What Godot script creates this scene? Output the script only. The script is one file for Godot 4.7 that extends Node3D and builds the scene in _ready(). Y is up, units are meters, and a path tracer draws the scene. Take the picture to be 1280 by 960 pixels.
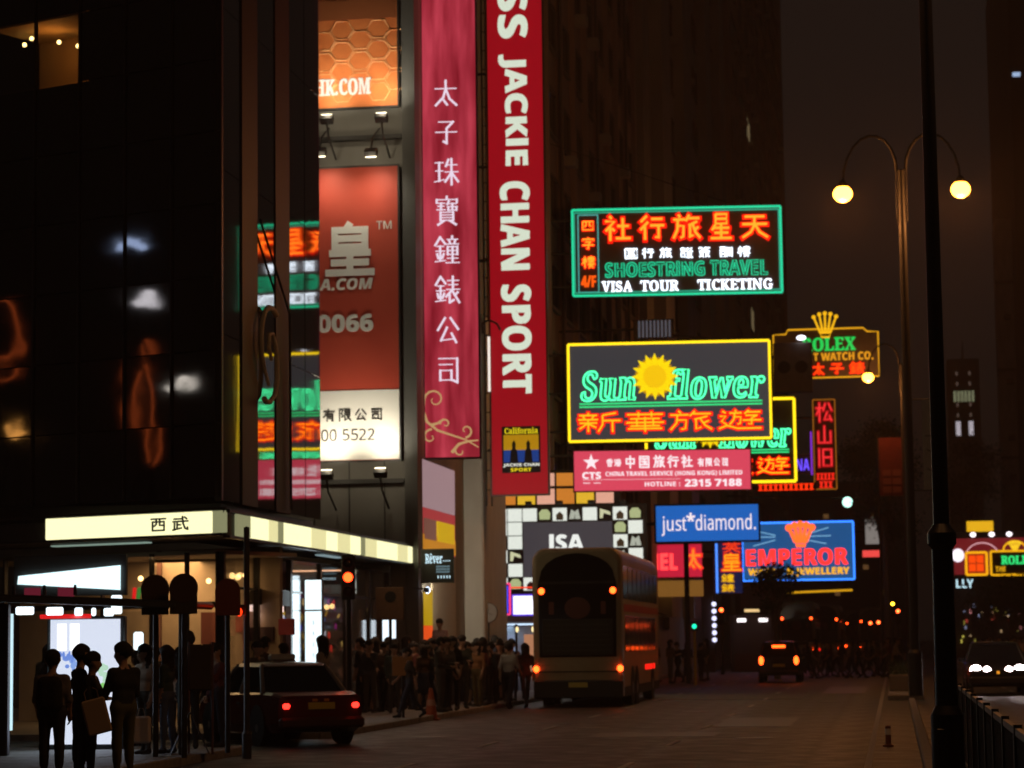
extends Node3D
# A city street at night: neon signs, banners, a department store, a double decker bus and a crowd.
# Units are metres. The street runs along -z, the camera stands on the median strip at x = 0.

class Mb:
	# collects triangles; every face is turned so that its front follows the normal given
	var v := PackedVector3Array()
	var n := PackedVector3Array()
	func tri3(a: Vector3, b: Vector3, c: Vector3, na: Vector3, nb: Vector3, nc: Vector3) -> void:
		if (b - a).cross(c - a).dot(na + nb + nc) > 0.0:
			v.append(a); v.append(c); v.append(b); n.append(na); n.append(nc); n.append(nb)
		else:
			v.append(a); v.append(b); v.append(c); n.append(na); n.append(nb); n.append(nc)
	func tri(a: Vector3, b: Vector3, c: Vector3, nn: Vector3) -> void:
		tri3(a, b, c, nn, nn, nn)
	func quad(a: Vector3, b: Vector3, c: Vector3, d: Vector3, nn: Vector3) -> void:
		tri3(a, b, c, nn, nn, nn); tri3(a, c, d, nn, nn, nn)
	func quad_out(a: Vector3, b: Vector3, c: Vector3, d: Vector3, inside: Vector3) -> void:
		var g := (c - a).cross(d - b).normalized()
		if g.dot((a + b + c + d) / 4.0 - inside) < 0.0:
			g = -g
		quad(a, b, c, d, g)
	func box(c: Vector3, s: Vector3, bas := Basis(), ch := 0.0) -> Mb:
		var h := s / 2.0
		if ch <= 0.0:
			for ax in 3:
				var u := (ax + 1) % 3
				var w := (ax + 2) % 3
				for sg in [-1.0, 1.0]:
					var p := Vector3(); p[ax] = sg * h[ax]
					var a := Vector3(); a[u] = h[u]
					var b := Vector3(); b[w] = h[w]
					var nn := Vector3(); nn[ax] = sg
					quad(c + bas * (p - a - b), c + bas * (p + a - b), c + bas * (p + a + b), c + bas * (p - a + b), bas * nn)
			return self
		for ax in 3:
			var u := (ax + 1) % 3
			var w := (ax + 2) % 3
			for sg in [-1.0, 1.0]:
				var p := Vector3(); p[ax] = sg * h[ax]
				var a := Vector3(); a[u] = h[u] - ch
				var b := Vector3(); b[w] = h[w] - ch
				var nn := Vector3(); nn[ax] = sg
				quad(c + bas * (p - a - b), c + bas * (p + a - b), c + bas * (p + a + b), c + bas * (p - a + b), bas * nn)
			for su in [-1.0, 1.0]:
				for sw in [-1.0, 1.0]:
					var e := Vector3(); e[ax] = h[ax] - ch
					var p1 := Vector3(); p1[u] = su * h[u]; p1[w] = sw * (h[w] - ch)
					var p2 := Vector3(); p2[u] = su * (h[u] - ch); p2[w] = sw * h[w]
					var nn := Vector3(); nn[u] = su; nn[w] = sw
					quad(c + bas * (p1 - e), c + bas * (p1 + e), c + bas * (p2 + e), c + bas * (p2 - e), (bas * nn).normalized())
		for sx in [-1.0, 1.0]:
			for sy in [-1.0, 1.0]:
				for sz in [-1.0, 1.0]:
					var q := Vector3(sx, sy, sz)
					tri(c + bas * (q * (h - Vector3(0, ch, ch))), c + bas * (q * (h - Vector3(ch, 0, ch))), c + bas * (q * (h - Vector3(ch, ch, 0))), (bas * q).normalized())
		return self
	func tube(pts: Array, r: float, r2 := -1.0, sides := 6, closed := false) -> Mb:
		var m := pts.size()
		if m < 2:
			return self
		if r2 < 0.0:
			r2 = r
		var up := Vector3.UP
		var rings := []
		for i in m:
			var a: Vector3 = pts[(i - 1 + m) % m] if closed or i > 0 else pts[i]
			var b: Vector3 = pts[(i + 1) % m] if closed or i < m - 1 else pts[i]
			var t := (b - a).normalized()
			if i == 0:
				up = Vector3.UP if absf(t.y) < 0.9 else Vector3.RIGHT
			var s := t.cross(up).normalized()
			if s.length() < 0.1:
				s = t.cross(Vector3(0.3, 0.2, 0.9)).normalized()
			up = s.cross(t).normalized()
			var rr: float = lerpf(r, r2, float(i) / maxf(1.0, m - 1))
			var ring := []
			for k in sides:
				var an := TAU * k / sides
				var d := s * cos(an) + up * sin(an)
				ring.append([pts[i] + d * rr, d])
			rings.append(ring)
		for i in (m if closed else m - 1):
			var p: Array = rings[i]
			var q: Array = rings[(i + 1) % m]
			for k in sides:
				var l := (k + 1) % sides
				tri3(p[k][0], p[l][0], q[l][0], p[k][1], p[l][1], q[l][1])
				tri3(p[k][0], q[l][0], q[k][0], p[k][1], q[l][1], q[k][1])
		if not closed:
			for e in [0, m - 1]:
				var nn: Vector3 = ((pts[0] - pts[1]) if e == 0 else (pts[m - 1] - pts[m - 2])).normalized()
				for k in sides:
					tri(pts[e], rings[e][k][0], rings[e][(k + 1) % sides][0], nn)
		return self
	func ball(c: Vector3, r: Vector3, seg := 10, rows := 7) -> Mb:
		var at := func(i: int, k: int) -> Vector3:
			var a := PI * i / rows
			var b := TAU * k / seg
			return Vector3(sin(a) * cos(b), cos(a), sin(a) * sin(b))
		for i in rows:
			for k in seg:
				var q := [at.call(i, k), at.call(i, k + 1), at.call(i + 1, k + 1), at.call(i + 1, k)]
				var nn := []
				for x in q:
					nn.append((x / r).normalized())
				if i > 0:
					tri3(c + q[0] * r, c + q[1] * r, c + q[2] * r, nn[0], nn[1], nn[2])
				if i < rows - 1:
					tri3(c + q[0] * r, c + q[2] * r, c + q[3] * r, nn[0], nn[2], nn[3])
		return self
	func lathe(c: Vector3, prof: Array, seg := 14, bas := Basis()) -> Mb:
		# prof: Vector2(radius, height) from bottom to top
		for i in prof.size() - 1:
			var p: Vector2 = prof[i]
			var q: Vector2 = prof[i + 1]
			var sl := Vector2(q.y - p.y, p.x - q.x).normalized()
			for k in seg:
				var a := TAU * k / seg
				var b := TAU * (k + 1) / seg
				var da := Vector3(cos(a), 0, sin(a))
				var db := Vector3(cos(b), 0, sin(b))
				var na := bas * (da * sl.x + Vector3.UP * sl.y)
				var nb := bas * (db * sl.x + Vector3.UP * sl.y)
				var p0 := c + bas * (da * p.x + Vector3.UP * p.y)
				var p1 := c + bas * (db * p.x + Vector3.UP * p.y)
				var q0 := c + bas * (da * q.x + Vector3.UP * q.y)
				var q1 := c + bas * (db * q.x + Vector3.UP * q.y)
				if p.x > 0.0001:
					tri3(p0, p1, q1, na, nb, nb)
				if q.x > 0.0001:
					tri3(p0, q1, q0, na, nb, na)
		return self
	func prism(poly: PackedVector2Array, z0: float, z1: float, xf := Transform3D()) -> Mb:
		var idx := Geometry2D.triangulate_polygon(poly)
		for z in [z0, z1]:
			var nn := xf.basis * Vector3(0, 0, 1.0 if z == maxf(z0, z1) else -1.0)
			for t in range(0, idx.size(), 3):
				tri(xf * Vector3(poly[idx[t]].x, poly[idx[t]].y, z), xf * Vector3(poly[idx[t + 1]].x, poly[idx[t + 1]].y, z), xf * Vector3(poly[idx[t + 2]].x, poly[idx[t + 2]].y, z), nn.normalized())
		var cw := Geometry2D.is_polygon_clockwise(poly)
		for i in poly.size():
			var a := poly[i]
			var b := poly[(i + 1) % poly.size()]
			var e := (b - a).normalized()
			var o := Vector3(e.y, -e.x, 0) if not cw else Vector3(-e.y, e.x, 0)
			quad(xf * Vector3(a.x, a.y, z0), xf * Vector3(b.x, b.y, z0), xf * Vector3(b.x, b.y, z1), xf * Vector3(a.x, a.y, z1), (xf.basis * o).normalized())
		return self
	func mesh(into: ArrayMesh = null) -> ArrayMesh:
		var m := into if into else ArrayMesh.new()
		if v.is_empty():
			return m
		var a := []
		a.resize(Mesh.ARRAY_MAX)
		a[Mesh.ARRAY_VERTEX] = v
		a[Mesh.ARRAY_NORMAL] = n
		m.add_surface_from_arrays(Mesh.PRIMITIVE_TRIANGLES, a)
		return m

var rng := RandomNumberGenerator.new()
var taken := {}
var mats := {}
var fonts := {}
var sun_color := Color(1, 1, 1)

# ---------------------------------------------------------------- materials
func lin(r: float, g: float, b: float) -> Color:
	return Color(r, g, b).linear_to_srgb()

func paint(r: float, g: float, b: float, rough := 0.8, metal := 0.0, spec := 0.5) -> StandardMaterial3D:
	# base colour as real-world linear values
	var key := "p%s %s %s %s %s %s" % [r, g, b, rough, metal, spec]
	if not mats.has(key):
		var m := StandardMaterial3D.new()
		m.albedo_color = lin(r, g, b); m.roughness = rough; m.metallic = metal; m.metallic_specular = spec
		mats[key] = m
	return mats[key]

func glow(r: float, g: float, b: float, e := 1.0) -> StandardMaterial3D:
	# something that gives off light; the colour is what the eye sees of it
	var key := "g%s %s %s %s" % [r, g, b, e]
	if not mats.has(key):
		var m := StandardMaterial3D.new()
		m.albedo_color = Color(r * 0.4, g * 0.4, b * 0.4); m.roughness = 0.6
		m.emission_enabled = true; m.emission = Color(r, g, b); m.emission_energy_multiplier = e
		mats[key] = m
	return mats[key]

func noise_tex(seed_: int, freq: float, c0: Color, c1: Color, stretch := 1.0, size := 256, kind := FastNoiseLite.TYPE_SIMPLEX_SMOOTH) -> NoiseTexture2D:
	var f := FastNoiseLite.new()
	f.seed = seed_; f.frequency = freq; f.noise_type = kind; f.fractal_octaves = 4
	var t := NoiseTexture2D.new()
	t.width = size; t.height = int(size * stretch); t.seamless = true; t.noise = f
	var g := Gradient.new()
	g.set_color(0, c0); g.set_color(1, c1)
	t.color_ramp = g
	return t

func grain(key: String, a: Color, b: Color, freq: float, scale: Vector3, rough := 0.85, spec := 0.5, stretch := 1.0) -> StandardMaterial3D:
	# stained, uneven surface: two linear tones of the same matter in patches
	if not mats.has(key):
		var m := StandardMaterial3D.new()
		m.albedo_texture = noise_tex(hash(key) % 1000, freq, lin(a.r, a.g, a.b), lin(b.r, b.g, b.b), stretch)
		m.uv1_triplanar = true; m.uv1_world_triplanar = true; m.uv1_scale = scale
		m.roughness = rough; m.metallic_specular = spec
		mats[key] = m
	return mats[key]

func glass(a := 0.15, r := 0.02, g := 0.02, b := 0.02) -> StandardMaterial3D:
	var key := "glass%s %s" % [a, r]
	if not mats.has(key):
		var m := StandardMaterial3D.new()
		m.transparency = BaseMaterial3D.TRANSPARENCY_ALPHA
		m.albedo_color = Color(r, g, b, a); m.roughness = 0.03; m.metallic_specular = 0.5
		mats[key] = m
	return mats[key]

# ---------------------------------------------------------------- objects
func numbered(called: String) -> String:
	if not taken.has(called):
		taken[called] = 0
		return called
	taken[called] += 1
	return "%s_%03d" % [called, taken[called]]

func tag(o: Node3D, label: String, category: String, group := "", kind := "") -> Node3D:
	if label: o.set_meta("label", label)
	if category: o.set_meta("category", category)
	if group: o.set_meta("group", group)
	if kind: o.set_meta("kind", kind)
	return o

func thing(called: String, label: String, category: String, at := Vector3.ZERO, yaw := 0.0, group := "") -> Node3D:
	var o := Node3D.new()
	o.name = numbered(called)
	add_child(o)
	o.position = at; o.rotation.y = yaw
	return tag(o, label, category, group)

func part(parent: Node3D, called: String, what, m: Material, at := Vector3.ZERO) -> MeshInstance3D:
	var o := MeshInstance3D.new()
	o.name = called if parent != self else numbered(called)
	o.mesh = what.mesh() if what is Mb else what
	if m:
		o.material_override = m
	parent.add_child(o, true)
	o.position = at
	return o

func struct(called: String, what, m: Material, parent: Node3D = self) -> MeshInstance3D:
	var o := part(parent, called, what, m)
	o.set_meta("kind", "structure")
	return o

func copy_of(o: Node3D, at: Vector3, yaw: float, label := "") -> Node3D:
	var base := String(o.name)
	var r := o.duplicate() as Node3D
	r.name = numbered(base)
	add_child(r)
	r.position = at; r.rotation.y = yaw
	if label: r.set_meta("label", label)
	return r

func nth(i: int) -> String:
	var w := ["first", "second", "third", "fourth", "fifth", "sixth", "seventh", "eighth", "ninth", "tenth", "eleventh", "twelfth"]
	if i <= w.size():
		return w[i - 1]
	return "%d%s" % [i, "th" if i % 10 > 3 or i % 10 == 0 or i / 10 == 1 else ["st", "nd", "rd"][i % 10 - 1]]

func bx(c: Vector3, s: Vector3, ch := 0.0) -> Mb:
	return Mb.new().box(c, s, Basis(), ch)

func omni(parent: Node3D, at: Vector3, c: Color, e: float, size := 0.1) -> void:
	var l := OmniLight3D.new()
	l.name = "bulb_light"
	l.light_color = c; l.light_energy = e; l.light_size = size; l.shadow_enabled = true
	l.omni_range = 120.0; l.omni_attenuation = 2.0
	parent.add_child(l, true)
	l.position = at

func spot(parent: Node3D, at: Vector3, to: Vector3, c: Color, e: float, angle := 50.0) -> void:
	var l := SpotLight3D.new()
	l.name = "flood_light"
	l.light_color = c; l.light_energy = e; l.light_size = 0.12; l.shadow_enabled = true
	l.spot_range = 60.0; l.spot_angle = angle; l.spot_attenuation = 2.0
	parent.add_child(l, true)
	l.position = at
	var d := (to - at).normalized()
	l.basis = Basis.looking_at(d, Vector3.UP if absf(d.y) < 0.95 else Vector3.RIGHT)

func area(parent: Node3D, at: Vector3, dir: Vector3, size: Vector2, c: Color, e: float) -> void:
	var l := AreaLight3D.new()
	l.name = "panel_light"
	l.area_size = size; l.light_color = c; l.light_energy = e; l.shadow_enabled = true
	parent.add_child(l, true)
	l.position = at
	l.basis = Basis.looking_at(dir, Vector3.UP if absf(dir.y) < 0.95 else Vector3.RIGHT)

# ---------------------------------------------------------------- lettering
func font(called: String) -> Font:
	if not fonts.has(called):
		var f := SystemFont.new()
		f.font_names = PackedStringArray(["Droid Serif" if called.begins_with("serif") else "Droid Sans"])
		f.font_weight = 700 if called.contains("bold") or called.contains("black") else 400
		fonts[called] = f
	return fonts[called]

func fitted(pts: PackedVector3Array, w: float, h: float, shear: float) -> PackedVector3Array:
	# lays points out on a w by h board whose lower left corner is the origin
	var lo := Vector2(1e9, 1e9)
	var hi := Vector2(-1e9, -1e9)
	for i in pts.size():
		pts[i].x += pts[i].y * shear
		lo = lo.min(Vector2(pts[i].x, pts[i].y)); hi = hi.max(Vector2(pts[i].x, pts[i].y))
	for i in pts.size():
		pts[i] = Vector3((pts[i].x - lo.x) / (hi.x - lo.x) * w, (pts[i].y - lo.y) / (hi.y - lo.y) * h, pts[i].z)
	return pts

func text_mesh(words: String, f: String, w: float, h: float, depth := 0.03, shear := 0.0) -> ArrayMesh:
	var t := TextMesh.new()
	t.text = words; t.font = font(f); t.font_size = 48; t.pixel_size = 0.01; t.depth = 1.0; t.curve_step = 3.0
	var a := t.get_mesh_arrays()
	var p := fitted(a[Mesh.ARRAY_VERTEX], w, h, shear)
	for i in p.size():
		p[i].z = depth * (p[i].z + 0.5)
	var b := []
	b.resize(Mesh.ARRAY_MAX)
	b[Mesh.ARRAY_VERTEX] = p; b[Mesh.ARRAY_NORMAL] = a[Mesh.ARRAY_NORMAL]; b[Mesh.ARRAY_INDEX] = a[Mesh.ARRAY_INDEX]
	var m := ArrayMesh.new()
	m.add_surface_from_arrays(Mesh.PRIMITIVE_TRIANGLES, b)
	if f.contains("black"):
		# heavy letters: a rounded bead along every edge thickens the strokes
		var r := h * 0.035
		var edge := neon_text(words, f, w, h, r, shear)
		for i in edge.v.size():
			edge.v[i].z = edge.v[i].z / r * depth * 0.45 + depth * 0.5
		edge.mesh(m)
	return m

func neon_text(words: String, f: String, w: float, h: float, r: float, shear := 0.0) -> Mb:
	# glass tubes bent along the outlines of the letters
	var ts := TextServerManager.get_primary_interface()
	var base: Font = font(f)
	var rid: RID = base.get_rids()[0]
	var all := PackedVector3Array()
	var lengths := []
	var pen := 0.0
	for ch in words:
		var g: int = ts.font_get_glyph_index(rid, 64, ch.unicode_at(0), 0)
		var c: Dictionary = ts.font_get_glyph_contours(rid, 64, g)
		var from := 0
		for e in c.get("contours", []):
			for i in range(from, e + 1):
				var q: Vector3 = c.points[i]
				all.append(Vector3(q.x + pen, -q.y, 0))
			lengths.append(e + 1 - from)
			from = e + 1
		pen += ts.font_get_glyph_advance(rid, 64, g).x
	all = fitted(all, w, h, shear)
	var mb := Mb.new()
	var at := 0
	for l in lengths:
		var path := []
		for i in l:
			var q := all[at + i]
			if path.is_empty() or q.distance_to(path[-1]) > maxf(r * 1.3, h * 0.06):
				path.append(q)
		at += l
		if path.size() > 2:
			mb.tube(path, r, -1.0, 5, true)
	return mb

# strokes of the written characters on a 100 by 100 board, y down
const HAN := {
	"tai": "8 35 92 35|50 8 50 35 40 65 10 92|52 40 65 70 92 92|42 75 55 90",
	"zi": "20 15 78 15 52 38|52 38 52 88 40 82|8 50 92 50",
	"zhu": "5 20 38 20|7 48 36 48|2 85 40 78|21 20 21 82|58 10 48 32|52 28 92 28|44 52 96 52|70 8 70 95|70 54 45 85|70 54 96 85",
	"bao": "50 2 50 10|10 22 10 12 90 12 90 22|12 24 42 24|14 34 40 34|10 46 44 46|27 24 27 46|58 18 52 28|55 26 88 26|52 36 92 36|72 26 72 47|56 40 56 48 88 48 88 40|25 55 25 82 75 82 75 55 25 55|25 64 75 64|25 73 75 73|38 84 15 97|62 84 86 97",
	"zhong": "22 5 3 32|22 5 42 28|10 36 36 36|5 52 40 52|22 36 22 84|10 62 14 76|36 62 30 76|2 88 42 84|70 3 70 10|50 13 92 13|58 17 62 26|82 17 78 26|46 29 96 29|52 38 52 64 90 64 90 38 52 38|52 51 90 51|71 38 71 90|50 77 92 77|44 92 98 92",
	"biao": "22 5 3 32|22 5 42 28|10 36 36 36|5 52 40 52|22 36 22 84|10 62 14 76|36 62 30 76|2 88 42 84|50 18 94 18|54 32 90 32|46 48 98 48|71 5 71 48|70 48 44 72|58 62 58 92 74 84|68 52 96 92|90 58 78 68",
	"gong": "38 10 10 50|60 10 90 48|46 42 22 85 75 80|64 62 82 92",
	"si": "12 12 85 12 85 92 70 86|14 32 66 32|18 52 18 84 62 84 62 52 18 52",
	"huang": "48 0 42 9|18 10 18 44 82 44 82 10 18 10|18 27 82 27|12 56 88 56|16 75 84 75|4 95 96 95|50 56 50 95",
	"you": "8 22 92 22|45 5 38 35 8 65|35 42 35 95|35 42 80 42 80 92 70 92|35 58 80 58|35 74 80 74",
	"xian": "8 8 8 96|8 10 36 10 22 38 36 58 26 66|50 10 50 90 66 80|50 10 86 10 86 46 50 46|50 28 86 28|64 46 76 74 96 92|90 56 74 68",
	"xi": "6 14 94 14|14 34 14 92 86 92 86 34 14 34|38 14 38 50 26 62|60 14 60 58 76 58",
	"wu": "10 20 50 20|4 38 94 36|28 40 28 86|28 60 48 60|12 50 12 88|4 94 54 82|62 6 66 50 78 84 94 92 94 78|76 10 88 20",
	"she": "22 4 30 14|6 24 40 24 8 60|24 46 24 96|30 50 40 60|50 42 92 42|70 12 70 86|44 88 98 88",
	"xing": "32 5 8 28|36 28 6 58|24 46 24 95|48 18 92 18|44 42 98 42|76 42 76 90 62 84",
	"lv": "22 3 28 14|4 22 46 22|20 22 18 60 4 92|20 46 40 46 38 86 28 90|60 4 48 28|56 18 96 18|88 30 58 44|62 42 62 90 74 80|72 42 82 72 98 92|92 50 78 62",
	"star": "28 4 28 40 74 40 74 4 28 4|28 22 74 22|26 44 12 64|22 56 84 56|22 74 80 74|6 94 94 94|50 44 50 94",
	"tian": "16 16 84 16|8 44 92 44|50 16 48 50 36 74 8 94|52 48 66 74 94 94",
	"four": "12 20 12 88 88 88 88 20 12 20|38 20 36 50 24 64|62 20 62 56 76 56",
	"word": "50 2 50 12|10 26 10 14 90 14 90 26|28 36 72 36 52 52|52 52 52 92 38 86|8 62 92 62",
	"lou": "6 28 40 28|24 5 24 96|24 30 4 66|26 34 40 52|50 12 92 12 92 36 50 36 50 12|44 24 98 24|71 3 71 50|50 50 92 50|66 54 56 76 88 94|86 62 52 96|44 68 98 68",
	"xin": "26 3 26 12|6 16 46 16|14 20 18 32|38 20 34 32|4 36 48 36|6 52 46 52|26 36 26 94|24 54 6 80|28 58 44 74|88 6 58 16|58 16 58 60 48 94|58 42 98 42|80 42 80 96",
	"hua": "6 16 94 16|34 4 34 28|66 4 66 28|14 36 86 36|4 54 96 54|50 28 50 98|30 36 30 70|70 36 70 70|14 70 86 70|8 83 92 83",
	"yo": "10 8 18 18|4 32 18 32 8 56 20 72|2 90 20 76 44 90 98 90|38 4 42 12|26 18 54 18|38 18 36 48 26 72|38 36 52 36 50 68 44 70|70 4 60 22|66 14 96 14|62 30 90 30 76 42|76 42 76 72 68 68|56 52 98 52",
	"xiang": "78 4 24 12|6 24 94 24|50 10 50 48|48 26 10 48|52 26 92 46|28 54 28 94 74 94 74 54 28 54|28 74 74 74",
	"gang": "8 10 18 20|4 34 16 44|6 90 24 60|32 20 94 20|28 42 98 42|48 6 48 42|76 6 76 42|44 44 28 64|80 44 98 62|44 60 76 60 76 74 44 74|44 60 44 92 80 92 88 80",
	"mid": "12 26 12 64 88 64 88 26 12 26|50 4 50 98",
	"guo": "10 8 10 94 90 94 90 8 10 8|26 26 74 26|28 48 72 48|22 72 78 72|50 26 50 72|60 56 68 66",
	"zheng": "22 4 22 12|4 16 42 16|8 28 38 28|8 40 38 40|10 54 10 90 36 90 36 54 10 54|50 14 68 10 46 40|92 8 78 26 98 44|58 46 86 46|56 56 56 72 88 72 88 56 56 56|62 78 66 90|82 78 78 90|48 94 98 94",
	"qian": "16 4 6 20|12 12 36 12|60 4 50 20|56 12 92 12|50 22 10 46|50 22 90 46|34 44 66 44|18 54 18 68 40 68 40 54 18 54|60 54 60 68 82 68 82 54 60 54|28 72 12 94|30 80 42 94|72 72 56 94|74 80 88 94",
	"chou": "6 10 50 10|10 26 10 94 46 94 46 26 10 26|22 10 22 48|36 10 36 48|10 70 46 70|60 10 58 94|76 10 76 90|94 8 94 96|66 40 70 54|84 40 88 54",
	"ying": "6 18 94 18|34 4 34 30|66 4 66 30|24 40 24 62|24 40 76 40 76 62|4 62 96 62|50 32 50 62 34 84 8 98|54 64 70 84 94 98",
	"song": "4 30 44 30|24 5 24 96|24 32 6 62|58 8 46 44|78 8 96 44|70 48 52 86 90 84|82 66 94 92",
	"shan": "50 8 50 84|14 34 14 88 86 88 86 34",
	"jiu": "16 8 16 94|40 12 40 90 88 90 88 12 40 12|40 50 88 50",
}

func han(ch: String, w: float, h: float, sw: float, depth: float, style := "block") -> Mb:
	# one written character, lower left corner at the origin; sw: stroke width
	var mb := Mb.new()
	var lift := 0.0
	for s in String(HAN[ch]).split("|"):
		var q := s.split_floats(" ")
		var pts := []
		for i in range(0, q.size(), 2):
			pts.append(Vector3(q[i] / 100.0 * w, (100.0 - q[i + 1]) / 100.0 * h, 0))
		if style == "neon":
			var path := []
			for i in pts.size():
				path.append(pts[i] + Vector3(0, 0, lift))
			mb.tube(path, sw / 2.0, -1.0, 5)
			lift += sw * 0.03
			continue
		for i in pts.size() - 1:
			var a: Vector3 = pts[i]
			var b: Vector3 = pts[i + 1]
			var d := b - a
			var t := sw
			if style == "song" and absf(d.y) < absf(d.x) * 0.25:
				t = sw * 0.5
			var x := d.normalized()
			var bas := Basis(x, Vector3(-x.y, x.x, 0), Vector3(0, 0, 1))
			mb.box((a + b) / 2.0 + Vector3(0, 0, depth / 2.0 + lift), Vector3(d.length() + t * 0.9, t, depth), bas)
			lift += depth * 0.06
	return mb

# ---------------------------------------------------------------- the setting
func build_ground() -> void:
	var asphalt := StandardMaterial3D.new()
	asphalt.albedo_texture = noise_tex(11, 0.03, lin(0.027, 0.026, 0.025), lin(0.048, 0.045, 0.043), 1.0, 512)
	asphalt.roughness_texture = noise_tex(12, 0.012, Color(0.42, 0.42, 0.42), Color(0.7, 0.7, 0.7), 1.0, 256)
	asphalt.normal_enabled = true
	var nt := NoiseTexture2D.new()
	nt.width = 512; nt.height = 512; nt.seamless = true; nt.as_normal_map = true; nt.bump_strength = 4.0
	var nf := FastNoiseLite.new()
	nf.frequency = 0.15; nf.seed = 3
	nt.noise = nf
	asphalt.normal_texture = nt; asphalt.normal_scale = 0.5
	asphalt.uv1_triplanar = true; asphalt.uv1_world_triplanar = true; asphalt.uv1_scale = Vector3.ONE * 0.35
	struct("ground", bx(Vector3(0, -0.06, -700), Vector3(1600, 0.1, 1640)), grain("ground", Color(0.05, 0.047, 0.043), Color(0.07, 0.065, 0.06), 0.02, Vector3.ONE * 0.2))
	struct("road", bx(Vector3(0, -0.02, -190), Vector3(22.0, 0.04, 480)), asphalt)
	# side street that opens on the left before the department store
	struct("side_road", bx(Vector3(-32, -0.022, -44.0), Vector3(42.0, 0.04, 6.0)), asphalt)
	# paler concrete patch across the road by the crossing
	struct("road_patch", bx(Vector3(-5.6, 0.002, -79.0), Vector3(5.6, 0.008, 7.0)), grain("patch", Color(0.075, 0.07, 0.064), Color(0.11, 0.1, 0.09), 0.02, Vector3.ONE * 0.3, 0.7))
	var white := grain("lane_paint", Color(0.2, 0.19, 0.17), Color(0.5, 0.48, 0.45), 0.05, Vector3.ONE * 0.8, 0.7)
	var lanes := struct("lane_marking", bx(Vector3(-0.42, 0.003, -120), Vector3(0.1, 0.008, 300)), white)
	for i in 24:
		part(lanes, "lane_dash", bx(Vector3(-3.9, 0.003, -36 - i * 8.0), Vector3(0.1, 0.008, 2.2)), white)
		part(lanes, "lane_dash", bx(Vector3(-7.2, 0.003, -36 - i * 8.0), Vector3(0.1, 0.008, 2.2)), white)
		part(lanes, "lane_dash", bx(Vector3(3.75, 0.003, -46 - i * 9.0), Vector3(0.12, 0.008, 5.5)), white)
	# iron covers and darker repairs in the carriageway
	var iron := grain("iron", Color(0.02, 0.02, 0.02), Color(0.05, 0.045, 0.04), 0.08, Vector3.ONE * 2.0, 0.45)
	for e in [[-2.6, -46.0], [-6.3, -52.0], [-5.0, -63.0], [-8.9, -47.5], [-1.9, -72.0]]:
		struct("manhole_cover", Mb.new().lathe(Vector3(e[0], 0.0, e[1]), [Vector2(0.36, 0.0), Vector2(0.35, 0.008), Vector2(0.0, 0.009)], 20), iron)
	var tar := grain("tar", Color(0.014, 0.014, 0.014), Color(0.028, 0.027, 0.026), 0.04, Vector3.ONE * 0.6, 0.5)
	for e in [[-3.0, -55.0, 1.6, 6.0], [-7.4, -60.0, 1.1, 9.0], [-4.6, -48.0, 2.4, 2.2], [-1.7, -88.0, 1.4, 12.0]]:
		struct("road_repair", bx(Vector3(e[0], 0.001, e[1]), Vector3(e[2], 0.006, e[3])), tar)
	# pavements with kerb stones
	var slab := grain("paving", Color(0.16, 0.15, 0.14), Color(0.24, 0.225, 0.21), 0.03, Vector3.ONE * 0.5, 0.75)
	var stone := grain("kerb_stone", Color(0.2, 0.19, 0.17), Color(0.3, 0.28, 0.26), 0.05, Vector3.ONE * 0.7, 0.8)
	var pl := struct("pavement", bx(Vector3(-30.0, 0.05, -230.0), Vector3(38.0, 0.14, 366.0)), slab)
	var kerb := bx(Vector3.ZERO, Vector3(0.24, 0.17, 0.96), 0.02).mesh()
	for i in 70:
		part(pl, "kerb_stone", kerb, stone, Vector3(-10.88, 0.045, -47.6 - i))
	var flag := bx(Vector3.ZERO, Vector3(0.97, 0.03, 0.97), 0.008).mesh()
	for i in 28:
		for k in 2:
			part(pl, "paving_slab", flag, slab, Vector3(-11.52 - k, 0.112, -47.6 - i))
	var pn := struct("pavement", bx(Vector3(-30.0, 0.05, -22.0), Vector3(38.0, 0.14, 38.0)), slab)
	for i in 22:
		part(pn, "kerb_stone", kerb, stone, Vector3(-10.88, 0.045, -19.6 - i))
	for i in 14:
		for k in 3:
			part(pn, "paving_slab", flag, slab, Vector3(-11.52 - k, 0.112, -27.6 - i))
	struct("pavement", bx(Vector3(-10.2, 0.048, -20.0), Vector3(1.9, 0.144, 25.0), 0.03), slab)
	struct("pavement", bx(Vector3(31.0, 0.05, -190.0), Vector3(40.0, 0.14, 480.0)), slab)
	# median: a kerb line, then a raised island round the lamp posts
	var md := struct("median", bx(Vector3(0.62, 0.03, -38.0), Vector3(0.5, 0.1, 64.0)), asphalt)
	for i in 44:
		part(md, "kerb_stone", bx(Vector3(0.43, 0.06, -26.4 - i), Vector3(0.17, 0.16, 0.97), 0.02), stone)
	struct("median", bx(Vector3(0.28, 0.07, -96.0), Vector3(1.05, 0.18, 46.0), 0.03), stone)

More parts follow.
